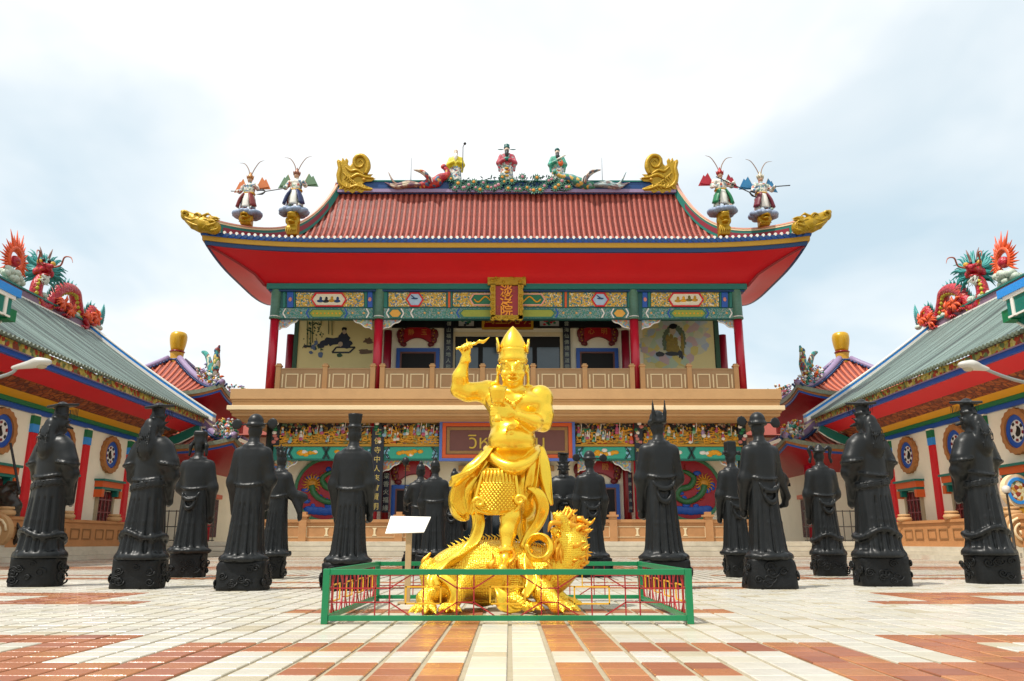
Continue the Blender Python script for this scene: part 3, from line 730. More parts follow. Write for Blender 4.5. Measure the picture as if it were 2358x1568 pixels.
M_sky=mat('painted_scene_blue','#a9c6dc',.6,var=.2,scale=5)
for sgn in(-1,1):
    f=lambda x: x if sgn<0 else 2*1168.6-x
    def rx(a,b): a,b=f(a),f(b); return min(a,b),max(a,b)
    for a,b,m in((652,658,M_teal),(662,676,M_blue),(677,680,M_teal),(840,845,M_teal),(847,858,M_blue),(884,892,M_teal),(1028,1031,M_teal),(1038,1041,M_teal)): strip(*rx(a,b),m)
    q=strip(*rx(1032,1037),M_orangep,th=.07)
    for a in(669,852):
        c=at(f(a),690,YM); MB().ball((c.x,YM-.07,c.z),(.1,.03,.13),10,6).build('boss',mat('salmon_paint','#d98a78',.5),q,smooth=True)
    panel(*rx(682,838),O_fret); panel(*rx(895,1027),O_fret); panel(*rx(1043,1168.6),O_fret)
    p=medal(*rx(720,796),677,704,M_scene,M_red,10)
    rr=random.Random(5+sgn); e=MB()
    for i in range(4):
        c=at(f(738+13*i),694-rr.uniform(0,4),YM); e.cur=i%3; e.ball((c.x,YM-.07,c.z-.02),(.19,.03,.09),8,5); e.ball((c.x+.02,YM-.07,c.z+.13),(.08,.03,.12),8,5)
    e.build('painted_figures',[M_dkblue,M_black,M_ochre] if sgn<0 else [M_ochre,mat('olive_paint','#6f6a24',.5),M_yellow],p,smooth=True,kind='stuff')
    p=medal(*rx(938,973),677,704,M_sky,M_red,10)
    c=at(f(955),688,YM); e=MB(); e.ball((c.x,YM-.07,c.z),(.2,.02,.05),8,5); e.bar((c.x-.2,YM-.07,c.z+.18),(c.x+.1,YM-.07,c.z-.05),.05); e.build('painted_bird',M_dkblue,p)
    p=medal(*rx(1084,1168.6),679,702,M_green,M_pink,9)
    e=MB(); cp=[at(f(1092+i*5),690+6*math.sin(i*.9),YM) for i in range(9)]; e.tube([(v.x,YM-.08,v.z) for v in smoothpath(cp,4)],.045,6); e.build('painted_dragon',M_yellow,p,smooth=True)
    # lower row
    p=poly(rect(*[v for v in (rx(641,858)[0],710,rx(641,858)[1],733)]),YM,.03).build('lower_panel',O_teal,hall)
    p2=poly(rect(rx(884,1168.6)[0],710,rx(884,1168.6)[1],733),YM,.03).build('lower_panel',O_teal,hall)
    def chev(x,d,m=M_whitep):
        e=MB(); a=at(f(x+d*6),711,YM); b=at(f(x),721.5,YM); c=at(f(x+d*6),732,YM)
        e.bar((a.x,YM-.04,a.z),(b.x,YM-.04,b.z),.05,.07); e.bar((b.x,YM-.04,b.z),(c.x,YM-.04,c.z),.05,.07); e.build('chevron',m,p)
    chev(652,1); chev(850,-1); chev(706,1,M_blue); chev(800,-1,M_blue); chev(890,1); chev(930,-1); chev(946,1); chev(1052,1,M_blue)
    m1=poly(hexp(*rx(713,792),713,731,9),YM,.05).build('lozenge',mat('olive_lozenge','#8f9a2e',.5,var=.2,scale=9),hall)
    e=MB()
    for i in range(8): c=at(f(722+8.7*i),722,YM); e.ball((c.x,YM-.055,c.z),(.055,.02,.055),8,4)
    e.build('bosses',M_yellow,m1,smooth=True,kind='stuff'); frame(hxz(hexp(*rx(711,794),712,732,9),YM),YM-.002,.05,.07).build('lozenge_rim',M_teal,m1)
    m1=poly(hexp(*rx(897,924),713,731,8),YM,.05).build('lozenge',mat('amber_lozenge','#dba33a',.5,var=.2,scale=9),hall); frame(hxz(hexp(*rx(894,927),711.5,732.5,8),YM),YM-.002,.05,.07).build('lozenge_rim',M_teal,m1)
    m1=poly(hexp(*rx(1060,1168.6),713,731,9),YM,.05).build('lozenge',mat('olive_lozenge','#8f9a2e',.5),hall); frame(hxz(hexp(*rx(1058,1168.6),712,732,9),YM),YM-.002,.05,.07).build('lozenge_rim',M_teal,m1)
    for x in(978,1010,1040,664,694,812,838):
        c=at(f(x),721,YM); MB().ball((c.x,YM-.04,c.z),(.07,.03,.07),8,4).build('boss',mat('apricot_paint','#d9a860',.5),p2,smooth=True)
for x,s in((644,1),(858,-1),(881,1),(1452,-1),(1477,1),(1694,-1)): bracket(x,736,44,24,YM+.25,s,O_brk)
# name plaque under the eave
YP=43.5
pl=thing('name_plaque','upright red name plaque in carved gilt frame with three gold Chinese characters','sign',tuple(at(1167,690,YP)))
def P_(x,y): v=at(x,y,YP); return (v.x,v.z)
b=MB(); b.xz([P_(1139,658),P_(1195,658),P_(1195,736),P_(1139,736)],YP,YP+.1); b.build('face',mat('plaque_red','#971a1c',.35,var=.15),pl)
def wavy(x0,y0,x1,y1,amp,n,nx,ny):
    return [(x0+(x1-x0)*i/n+nx*amp*math.sin(i*2.1),y0+(y1-y0)*i/n+ny*amp*math.sin(i*2.1)) for i in range(n+1)]
def band(outer,inner):
    e=MB(); n=len(outer)
    for i in range(n-1): e.xz([P_(*outer[i]),P_(*outer[i+1]),P_(*inner[i+1]),P_(*inner[i])],YP-.14,YP+.05)
    return e
n=14
for o_,i_ in((wavy(1129,655,1130,736,1.6,n,1,0),[(1141,655+81*i/n) for i in range(n+1)]),([(1193,655+81*i/n) for i in range(n+1)],wavy(1205,655,1204,736,1.6,n,1,0)),
             ([(1130+74*i/n,727) for i in range(n+1)],wavy(1130,738,1204,738,2,n,0,1)),(wavy(1123,636,1211,636,1.5,n,0,1),[(1123+88*i/n,657) for i in range(n+1)])):
    band(o_,i_).build('carved_frame',M_gilt,pl)
e=MB()
for i in range(60):
    sd_=i%4; u=random.random(); x,y={0:(1135,660+u*74),1:(1199,660+u*74),2:(1135+u*64,732),3:(1127+u*80,646+random.uniform(-6,6))}[sd_]
    v=P_(x,y); e.ball((v[0],YP-.15,v[1]),(.06+.05*random.random(),.05,.06+.04*random.random()),7,4)
e.build('frame_carving',M_gilt,pl,smooth=True,kind='stuff')
INKG=mat('bright_gilt_letters','#e8951c',.35,metal=.2)
for ch,y in(('淡',671),('浮',694),('院',717)):
    v=P_(1166,y); text('character',ch,.74,(v[0],YP-.03,v[1]-.02),(PI/2,0,0),INKG,pl,.04,bold=.009)
for x,y,hh,s in((1182,667,4,'壬申'),(1146,712,8,'泰國春')):
    for i,ch in enumerate(s): v=P_(x,y+i*9-4); text('character',ch,.2,(v[0],YP-.02,v[1]),(PI/2,0,0),mat('faint_gilt','#b85a3a',.5),pl,.01)
# --- upper storey wall
YU=47.5
zu1=ZB1+.1
MB().box(BX-12.65,BX+12.65,YU,YU+.3,ZS1-.2,zu1).build('upper_wall',M_cream,hall)
for s in(-1,1): MB().box(BX+s*12.35,BX+s*12.68,YU+.3,53,ZS1-.2,zu1).build('upper_side_wall',M_cream,hall)
for s in(-1,1): MB().box(BX+s*12.69,BX+s*12.95,YU-.1,YU+.2,ZS1-.2,zu1).build('wall_end_board',mat('wall_end_green','#1d4a2a',.5),hall)
MB().box(BX-7.0,BX+7.0,YU-.25,YU-.002,zz(756,YU),zu1-.3).build('dark_lintel',M_black,hall)
doorway(914,803,1012,853,YU,ZS1); doorway(1326,803,1424,853,YU,ZS1)
fan_sign(962,776,96,48,YU,'red fan-shaped sign over the left balcony door',['静','玉']); fan_sign(1376,774,96,48,YU,'red fan-shaped sign over the right balcony door',['心','明'])
ca,cb_=at(1045,775,YU),at(1294,850,YU)
cen=MB().box(ca.x,cb_.x,YU-.03,YU-.003,ZS1,ca.z).build('balcony_glazing',M_dark,hall)
frame([(ca.x-.1,ca.z+.25),(cb_.x+.1,ca.z+.25),(cb_.x+.1,ZS1),(ca.x-.1,ZS1)],YU-.01,.2,.12).build('glazing_frame',M_inlay,cen)
for i in range(4):
    w=(cb_.x-ca.x)/4; MB().box(ca.x+i*w+.14,ca.x+(i+1)*w-.14,YU-.06,YU-.032,ZS1,zz(800,YU)).build('pane',mat('misty_glass','#3a4a50',.12,spec=.8,var=.15),cen)
couplet(1033,740,853,15,YU-.26,'black couplet board with pale characters left of the balcony glazing','嶺山福慧天地人和',M_black,M_board,INKW)
couplet(1305,740,853,15,YU-.26,'black couplet board with pale characters right of the balcony glazing','雲海仙佛德善道同',M_black,M_board,INKW)
hp=thing('horizontal_plaque','wide dark red plaque half hidden behind the upright name plaque','sign',tuple(at(1168,745,YU-.4)))
v0,v1=at(1112,722,YU-.4),at(1226,757,YU-.4)
MB().box(v0.x,v1.x,YU-.4,YU-.3,v1.z,v0.z).build('face',M_dkred,hp); frame([(v0.x-.06,v0.z),(v1.x+.06,v0.z),(v1.x+.06,v1.z-.06),(v0.x-.06,v1.z-.06)],YU-.4,.14,.08).build('frame',M_ochre,hp)
for i,ch in enumerate('萬里光明'): text('character',ch,.8,(v0.x+(i+.5)*(v1.x-v0.x)/4,YU-.41,zz(735,YU-.4)),(PI/2,0,0),M_ochre,hp,.02)
for x0,x1,lab,cm in((1054,1094,'small framed flower picture left of the wide red plaque',M_dkblue),(1240,1290,'small framed flower picture right of the wide red plaque',M_colred)):
    u0,u1=at(x0,722,YU-.3),at(x1,754,YU-.3); pc=thing('framed_picture',lab,'picture',tuple(u0),group='framed flower pictures on the balcony wall')
    MB().box(u0.x,u1.x,YU-.3,YU-.25,u1.z,u0.z).build('canvas',mat('picture_grey','#a9aaa6',.6),pc); frame([(u0.x-.05,u0.z),(u1.x+.05,u0.z),(u1.x+.05,u1.z-.05),(u0.x-.05,u1.z-.05)],YU-.3,.12,.06).build('frame',M_black,pc)
    e=MB(); rr=random.Random(x0)
    for i in range(14): e.cur=i%3; e.ball((rr.uniform(u0.x+.3,u1.x-.3),YU-.31,rr.uniform(u1.z+.15,u1.z+.6)),(.1,.02,.07),7,4)
    e.build('painted_flowers',[cm,M_green,M_black],pc,kind='stuff')
# murals
def mural(x0,x1,label):
    u0,u1=at(x0,735,YU),at(x1,853,YU); t=thing('wall_mural',label,'mural',((u0.x+u1.x)/2,YU,ZS1),group='painted murals on the balcony wall')
    MB().box(u0.x,u1.x,YU-.03,YU-.002,ZS1,zu1-.1).build('painted_ground',M_yelwall,t); return t
def blob(b,x,y,rx_,ry_,th=.02,n=14,jit=.12,seed=0):
    rr=random.Random(seed+int(x*7+y*13)); c=at(x,y,YU-.03); k=at(x+1,y,YU).x-c.x; pts=[]
    for i in range(n): q=1+rr.uniform(-jit,jit); pts.append((c.x+math.cos(2*PI*i/n)*rx_*k*q,c.z+math.sin(2*PI*i/n)*ry_*k*q))
    b.xz(pts,YU-.032-th-rr.uniform(0,.008),YU-.031)
def stroke(b,pts,w,th=.025):
    for i in range(len(pts)-1):
        a,c=at(*pts[i],YU),at(*pts[i+1],YU); b.bar((a.x,YU-.045,a.z),(c.x,YU-.045,c.z),th,w)
t=mural(690,862,'mural of a dark-robed sage on a couch among bamboo, left end of the balcony')
b=MB(); 
for x,y,a,c in((765,786,24,14),(790,778,18,18),(795,792,22,13),(748,790,14,9),(740,796,12,7)): blob(b,x,y,a,c,.02,jit=.25)
b.build('painted_robe',mat('painted_navy','#1b2538',.6,var=.3,scale=4),t,kind='stuff')
for q_ in((793,764,6,7),(784,793,7,8)): b=MB(); blob(b,*q_,.03); b.build('painted_face',mat('painted_flesh','#b8a58c',.6),t)
b=MB(); blob(b,793,758,8,6,.035); stroke(b,[(765,812),(805,812),(818,800),(775,800),(765,812)],.1); stroke(b,[(700,797),(725,799)],.12); b.build('painted_couch',M_black,t,kind='stuff')
b=MB()
for x,y0,y1 in((757,735,770),(765,735,772),(740,735,750),(720,735,790),(708,735,800),(715,760,800)): stroke(b,[(x,y0),(x,y1)],.13)
rr=random.Random(3)
for i in range(46):
    x=rr.uniform(698,745); y=rr.uniform(740,805); stroke(b,[(x,y),(x+rr.uniform(-7,7),y+rr.uniform(1,6))],.07)
blob(b,782,818,9,6); b.build('painted_bamboo',mat('painted_green','#2a4f33',.6,var=.4,scale=6),t,kind='stuff')
b=MB()
for x,y,a,c in((722,800,8,9),(738,818,9,8),(716,812,7,5),(728,790,6,8)): blob(b,x,y,a,c,.03,jit=.3)
b.build('painted_attendants',mat('painted_blue_grey','#566a8a',.6,var=.5,scale=8),t,kind='stuff')
b=MB(); blob(b,842,810,18,8,.02,jit=.3); blob(b,848,785,14,9,.02,jit=.3); blob(b,704,798,6,6,.02); b.build('painted_rocks',mat('painted_brown','#6b543f',.6,var=.4,scale=6),t,kind='stuff')
t=mural(1478,1648,'mural of a seated deity inside a glowing cloud, right end of the balcony')
b=MB()
for x,y,a,c in((1550,790,52,46),(1515,800,35,16),(1590,775,34,30),(1540,822,40,18),(1575,750,40,22),(1510,770,20,10),(1600,800,22,14)): blob(b,x,y,a,c,.01,n=40,jit=.2)
b.build('painted_cloud',O_cloud,t,kind='stuff')
b=MB(); rr=random.Random(8)
for i in range(34):
    a=PI*(-.15+1.3*i/33); blob(b,1552+20*math.cos(a)*(1+.2*(i%2)),786-30*math.sin(a)*(1+.15*(i%2)),3.4,4.2,.025,n=8,jit=.3)
b.build('painted_halo',mat('painted_halo_green','#5a6a52',.6,var=.6,scale=8),t,kind='stuff')
b=MB(); [blob(b,1548+rr.uniform(-11,11),786+rr.uniform(-14,22),rr.uniform(2.5,5),rr.uniform(2.5,6),.04,n=8,jit=.3) for i in range(34)]; blob(b,1549,806,13,6,.045); blob(b,1572,795,3,22,.035,jit=.4); b.build('painted_deity',mat('painted_gold_robe','#8f7a30',.6,var=.6,scale=7),t,kind='stuff')
b=MB(); blob(b,1549,762,6,8,.05); b.build('painted_face',mat('painted_flesh','#b8a58c',.6),t)
b=MB(); blob(b,1549,752,8,5,.05); blob(b,1549,815,14,4,.05); blob(b,1520,815,8,5,.03,jit=.3); blob(b,1568,816,6,9,.03,jit=.4); b.build('painted_outlines',M_black,t,kind='stuff')
# ================================================================ hall roof
HA,HB,YC=16.64,6.0,47.0; YE=YC-HB; ZE=zz(550,YE)+.05
def rz(t): return ZE+1.6*t+3.85*t**4.5
def upt(x,y,a=HA,b=HB):
    """upturn towards the corners"""
    u=max(0,(abs(x)-9.5)/(a-9.5)); v=max(0,(abs(y)-1.5)/(b-1.5)); return .42*(min(u,1.1)**2.2)*(min(v,1.1)**2.2)
roof=mkobj('roof',None,hall) if False else None
def surf(x,t,side='f'):
    """front slope point at lateral x and run t"""
    y=-(HB-HB*t); return Vector((BX+x,YC+y,rz(t)+upt(x,y)))
pan=MB()
NX,NT=64,14
for s in(-1,1):
    def fr(u,v):
        t=v; half=HA-HB*t; x=(2*u-1)*half; p=surf(x,t); return (p.x,YC+s*(YC-p.y)*-1 if s>0 else p.y,p.z-.06)
    pan.grid(fr,NX,NT)
for s in(-1,1):
    def sd(u,v):
        t=v; hy=HB*(1-t); y=(2*u-1)*hy; x=s*(HA-HB*t); return (BX+x,YC+y,rz(t)+upt(x,y)-.06)
    pan.grid(sd,20,NT)
roof=pan.build('roof',M_pan,hall)
full=None; PITCH=.333; nrow=int(HA/PITCH)
endm=None
def rowmesh(path):
    b=MB(); rings=[]
    L_=0; pts=[]
    for i in range(len(path)-1):
        for k in range(4): pts.append(path[i].lerp(path[i+1],k/4))
    pts.append(path[-1])
    for i,p in enumerate(pts):
        for q in ((1.0,) if i in(0,len(pts)-1) else ((.84,1.12) if i%2==0 else (1.0,))):
            rings.append([(p.x+.085*q*math.cos(a),p.y,p.z+.095*q*math.sin(a)-.04) for a in np.linspace(0,PI,7)])
    b.loft(rings,False,False); return b
for i in range(-nrow,nrow+1):
    x=i*PITCH; te=1.0 if abs(x)<HA-HB else (HA-abs(x))/HB
    if te<.02: continue
    n=4 if te<.3 else 12
    path=[surf(x,te*k/n) for k in range(n+1)]
    if abs(x)<9.4:
        if full is None:
            full=rowmesh([Vector((p.x-BX-x,p.y,p.z)) for p in path]).mesh('tile_row',M_terra,Vector((0,OFF[roof].y,0)),True)
        o=mkobj('tile_row',full,roof); o.location=(x,0,0)
    else: o=rowmesh(path).build('tile_row',M_terra,roof,smooth=True)
    p=path[0]
    if endm is None:
        b=MB(); b.loft([[(.085*math.cos(a),dy,.09*math.sin(a)) for a in np.linspace(0,2*PI,10,False)] for dy in(-.05,.03)]); endm=b.mesh('tile_end',M_whitep,Vector((0,0,0)))
        b=MB(); b.xz([(-.13,.05),(.13,.05),(.1,-.08),(0,-.17),(-.1,-.08)],-.03,.03); dripm=b.mesh('drip_tile',M_dkblue)
    e=mkobj('tile_end',endm,roof); e.location=(p.x-BX,p.y-46,p.z+.02)
    if i<nrow:
        q=surf(x+PITCH/2,0); e=mkobj('drip_tile',dripm,roof); e.location=(q.x-BX,q.y-46-.02,q.z-.06)
# eave layers all round
def loop(inset,dz,nx=40,ny=14):
    a,b=HA-inset,HB-inset; P=[]
    for i in range(nx): x=-a+2*a*i/nx; P.append((x,-b))
    for i in range(ny): y=-b+2*b*i/ny; P.append((a,y))
    for i in range(nx): x=a-2*a*i/nx; P.append((x,b))
    for i in range(ny): y=b-2*b*i/ny; P.append((-a,y))
    return [Vector((BX+x,YC+y,ZE+dz+upt(x*HA/a,y*HB/b))) for x,y in P]
def eave(name,i0,z0,i1,z1,m,th=.12):
    b=MB(); b.loft([loop(i0,z0),loop(i1,z1),loop(i1+th,z1),loop(i0+th,z0),loop(i0,z0)],False); return b.build(name,m,hall)
zf=lambda y: zz(y,YE)-ZE
eave('eave_blue_band',-.03,-.06,.02,zf(557.5),M_blue,.3)
eave('eave_gold_band',.07,zf(557.6),.09,zf(568),M_ochre,.3)
eave('eave_navy_band',.18,zf(568.1),.22,zf(577),M_dkblue,.3)
prof=[(.3,zf(577)+.02),(.9,zf(577)-.12),(1.6,zf(577)-.36),(2.3,zf(577)-.66),(2.75,ZB1-ZE-.02),(3.3,ZB1-ZE-.05)]
b=MB(); b.loft([loop(i,z) if k==0 else [Vector((p.x,p.y,p.z*(1-k/5)+(ZE+z)*(k/5))) if False else p for p in loop(i,z)] for k,(i,z) in enumerate(prof)],False)
# flatten the upturn towards the beam
b=MB(); rings=[]
for k,(i,z) in enumerate(prof):
    a,bb=HA-i,HB-i; L_=loop(i,0); w=(1-k/(len(prof)-1))
    rings.append([Vector((p.x,p.y,ZE+z+(p.z-ZE)*w)) for p in L_])
b.loft(rings,False); so_=b.build('soffit',M_red,hall,smooth=True)
for s in(-1,1):
    pts=[]
    for k,(i,z) in enumerate(prof): pts.append((BX+s*(HA-i-.05),YC-(HB-i-.05),ZE+z-.03+.42*(1-k/5)))
    MB().tube(pts,.09,6).build('soffit_corner_rib',mat('soffit_rib','#8f1420',.45),hall,smooth=True)
MB().box(BX-13.5,BX+13.5,44.3,50,ZB1-.25,ZB1-.2).build('balcony_ceiling',mat('ceiling_green','#1c3a2a',.6),hall)
# hip ridges
for sx in(-1,1):
    for sy in(-1,1):
        P=[]
        for k in range(25):
            t=.015+.975*k/24; x=sx*(HA-HB*t); y=sy*(HB-HB*t); tt=max(t,0); P.append(Vector((BX+x,YC+y,rz(tt)+upt(x,y)+ (.25*(-t)/.05 if t<0 else 0))))
        dv=Vector((sy*sx,-1,0)).normalized() if False else Vector((sy,sx*-1,0)).normalized()
        def hipband(z0,z1,w,P=P,dv=dv,a=0,b_=25):
            m=MB(); m.loft([[p-dv*w+Vector((0,0,z0)),p+dv*w+Vector((0,0,z0)),p+dv*w+Vector((0,0,z1)),p-dv*w+Vector((0,0,z1))] for p in P[a:b_]]); return m
        h=hipband(-.1,.72,.17).build('hip_ridge',M_teal,hall)
        hipband(.721,.8,.2).build('hip_ridge_cap',M_pink,h); hipband(.62,.7,.19).build('hip_ridge_trim',M_stripe if sy<0 else M_ochre,h)
        hipband(.12,.46,.185,a=3,b_=23).build('hip_ridge_inset',mat('maroon_inset','#84142a',.4),h)
# main ridge
ZR=rz(1)
RX=HA-HB
rd=MB().box(BX-RX-.1,BX+RX+.1,YC-.2,YC+.2,ZR-.2,ZR+.68).build('main_ridge',mat('ridge_deep_blue','#0e3f78',.4,var=.25,scale=3),hall)
MB().box(BX-RX,BX+RX,YC-.34,YC+.34,ZR-.16,ZR+.06).build('ridge_moulding',M_mauve,rd)
MB().box(BX-RX,BX+RX,YC-.3,YC+.3,ZR+.06,ZR+.16).build('ridge_moulding',M_dkblue,rd)
MB().box(BX-RX,BX+RX,YC-.26,YC+.26,ZR+.6,ZR+.69).build('ridge_moulding',M_teal,rd)
ridge_z=ZR+.69
# ================================================================ side wings
def wing(sx):
    side='left' if sx<0 else 'right'
    w=thing('side_wing','long cream side wing with grey-green tiled roof along the %s of the courtyard'%side,'building',(sx*22,36,0))
    X=lambda v: sx*v
    YA,YZ=20.0,44.9
    def bx(n,x0,x1,y0,y1,z0,z1,m,par=w,**k): return MB().box(X(x0),X(x1),y0,y1,z0,z1).build(n,m,par,**k)
    wall=bx('wall',20,27.5,YA,YZ,.5,6.9,M_cream)
    bx('blue_band',19.88,20.1,YA,YZ+.05,5.92,6.12,M_blue); bx('green_band',19.74,20.1,YA,YZ+.1,6.121,6.3,M_green)
    def slope(n,x0,z0,x1,z1,m,th=.12,y1=45.6):
        b=MB(); b.prism([(x0,z0),(x1,z1),(x1,z1+th),(x0,z0+th)],lambda u,v:(X(u),YA,v),lambda u,v:(X(u),y1,v)); return b.build(n,m,w)
    slope('yellow_cove',19.76,6.3,19.35,6.5,M_yellow,y1=45.1); slope('relief_cove',19.35,6.5,18.7,6.8,O_brnrel,y1=45.3); slope('red_soffit',18.7,6.8,17.75,7.2,M_red)
    bx('blue_fascia',17.62,17.8,YA,45.75,7.12,7.3,M_blue); bx('floral_fascia',17.5,17.7,YA,45.8,7.302,7.6,O_flor); bx('fascia_trim',17.48,17.6,YA,45.8,7.29,7.301,M_mauve)
    rz_=lambda u:7.66+.62*u+.009*u*u
    pan=MB(); pan.grid(lambda u,v:(X(17.35+7.65*u),YA+(46.0-YA)*v,rz_(7.65*u)-.05),16,2)
    pan.grid(lambda u,v:(X(32.65-7.65*u),YA+(46.0-YA)*v,rz_(7.65*u)-.05),4,2)
    roof=pan.build('roof',mat('grey_pan_gap','#26312d',.45),w)
    b=MB(); b.loft([[(X(17.35+7.65*u),.075*math.cos(a),rz_(7.65*u)+.1*math.sin(a)-.04) for a in np.linspace(0,PI,6)] for u in np.linspace(0,1,14)],False,False)
    rms=[b.mesh('tile_row',mat('grey_green_tile_%d'%qi,qc,.3,var=.3,scale=9,dirt=.2),Vector((sx*22,0,0)),True) for qi,qc in enumerate(('#62756e','#4e5f59','#374541','#70837c'))]  # mixed tones: the dark ones put row-side shade into the tile colour
    b=MB(); b.loft([[(X(17.3+dx),.085*math.cos(a),rz_(0)+.085*math.sin(a)-.03) for a in np.linspace(0,2*PI,8,False)] for dx in(-.03,.05)]); em=b.mesh('tile_end',mat('grey_tile_end','#5f6a5a',.5),Vector((sx*22,0,0)))
    n=int((45.6-24.5)/.25)
    for i in range(n):
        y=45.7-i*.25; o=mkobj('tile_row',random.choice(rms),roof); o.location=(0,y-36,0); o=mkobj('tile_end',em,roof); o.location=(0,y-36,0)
    # ridge
    rid=bx('ridge',24.75,25.25,YA,46.1,12.75,13.15,mat('ridge_mauve','#7a5f74',.5,var=.3,scale=4)); bx('ridge_cap',24.68,25.32,YA,46.15,13.151,13.24,M_teal,rid); bx('ridge_base',24.6,25.4,YA,46.1,12.62,12.749,M_whitep,rid)
    # far verge
    def verge(n,z0,z1,y0,y1,m):
        b=MB()
        us=np.linspace(-.04,1,14); b.loft([[(X(17.35+7.65*u),y0,rz_(7.65*u)+z0),(X(17.35+7.65*u),y1,rz_(7.65*u)+z0),(X(17.35+7.65*u),y1,rz_(7.65*u)+z1),(X(17.35+7.65*u),y0,rz_(7.65*u)+z1)] for u in us]); return b.build(n,m,w)
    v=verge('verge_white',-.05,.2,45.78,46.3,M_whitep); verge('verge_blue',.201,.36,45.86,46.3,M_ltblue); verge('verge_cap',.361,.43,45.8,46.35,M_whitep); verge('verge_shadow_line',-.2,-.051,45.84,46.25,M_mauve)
    # eave end bracket (teal, curved)
    b=MB(); pts=[(17.7,7.2),(17.6,6.85),(18.1,6.5),(18.8,6.15),(19.6,5.95),(19.8,6.1),(19.3,6.45),(18.7,6.72)]
    b.prism(pts,lambda u,vv:(X(u),45.5,vv),lambda u,vv:(X(u),45.75,vv)); q=b.build('end_bracket',M_teal,w)
    MB().tube([(X(u),45.62,vv) for u,vv in smoothpath([(17.6,6.85,0),(18.1,6.5,0),(18.8,6.15,0),(19.6,5.95,0)],4) ] if False else [(X(p.x),45.62,p.y) for p in smoothpath([(17.6,6.85,0),(18.1,6.5,0),(18.8,6.15,0),(19.6,5.95,0)],4)],.05,6).build('bracket_edge',M_whitep,q,smooth=True)
    # pilasters
    for y in(29.2,33.6,37.95,42.35):
        p=bx('pilaster',19.86,20.05,y-.23,y+.23,.5,5.15,M_red,bevel=.03)
        bx('pilaster_blue',19.85,20.05,y-.24,y+.24,5.152,5.5,M_ltblue,p); bx('pilaster_green',19.84,20.05,y-.24,y+.24,5.502,5.85,M_green,p); bx('pilaster_cap',19.84,20.05,y-.22,y+.22,5.852,5.918,M_cream,p)
    # round trigram windows and lattice windows
    for y in(27.0,31.4,35.85,40.3):
        zc=4.93; c=mkobj('round_window',None,w) if False else None
        n=36; b=MB()
        def ring(r0,r1,x0,x1,scal=0):
            b=MB()
            for i in range(n):
                a0,a1=2*PI*i/n,2*PI*(i+1)/n; s0=1+scal*math.cos(a0*18); s1=1+scal*math.cos(a1*18)
                P=[(y+math.cos(a0)*r0,zc+math.sin(a0)*r0),(y+math.cos(a0)*r1*s0,zc+math.sin(a0)*r1*s0),(y+math.cos(a1)*r1*s1,zc+math.sin(a1)*r1*s1),(y+math.cos(a1)*r0,zc+math.sin(a1)*r0)]
                if r0==0: P=P[1:3]+[(y,zc)]
                b.yz(P,X(x0),X(x1))
            return b
        rw=ring(.66,.9,19.8,19.99,.03).build('round_window',mat('carved_ochre_ring','#a8703c',.6,var=.3,scale=6,bump=.6,bscale=10),w)
        ring(.45,.66,19.88,19.99).build('blue_ring',M_blue,rw); ring(0,.45,19.92,19.99).build('white_disc',M_whitep,rw)
        for i in range(8):
            a=2*PI*i/8+.2; b=MB(); b.yz([(y+.35*math.cos(a+d)*q,zc+.35*math.sin(a+d)*q) for d,q in((-.2,.86),(.2,.86),(.17,1.14),(-.17,1.14))],X(19.89),X(19.925)); b.build('trigram',M_black if i%2 else M_dkred,rw)
        b=MB(); b.yz([(y+.21*math.cos(a),zc+.21*math.sin(a)) for a in np.linspace(PI/2,1.5*PI,14)]+[(y-.0+.105*math.cos(a),zc-.105+.105*math.sin(a)) for a in np.linspace(-PI/2,PI/2,6)][1:-1]+[(y-.105*math.cos(a),zc+.105-.105*math.sin(a)) for a in np.linspace(PI/2,-PI/2,6)][1:-1][::-1],X(19.89),X(19.925)); b.build('half_circle_emblem',M_black,rw)
        wn=bx('window',19.93,20.02,y-.72,y+.72,.9,3.12,O_lat)
        for q in(-1,1): bx('window_jamb',19.86,20.0,y+q*.78-.07,y+q*.78+.07,.9,3.14,mat('jamb_stone','#a9997c',.8),wn)
        for q in(-.36,0,.36): bx('glazing_bar',19.9,19.95,y+q-.03,y+q+.03,.9,3.1,M_dkred,wn)
        for q in(1.5,2.1,2.7): bx('glazing_bar',19.895,19.945,y-.7,y+.7,q,q+.05,M_dkred,wn)
        ln=bx('lintel',19.6,20.02,y-1.05,y+1.05,3.3,3.58,M_orangep); bx('lintel_top',19.5,20.02,y-1.12,y+1.12,3.582,3.68,M_teal,ln); bx('lintel_bottom',19.64,20.02,y-1.0,y+1.0,3.18,3.298,M_teal,ln)
        for q in(-1,1):
            bx('lintel_end',19.6,20.0,y+q*.92-.12,y+q*.92+.12,2.82,3.178,M_orangep,ln); bx('lintel_bracket',19.66,20.0,y+q*.72-.08,y+q*.72+.08,2.9,3.178,M_teal,ln)
    # terrace, steps, low wall
    bx('terrace_edge',18.25,20,YA,43.0,0,.52,M_stone)
    for i in range(2): bx('step',17.75+.25*i-.0,18.25,YA,43.0,.0 if i==0 else .175,.17+.17*i,M_stone)
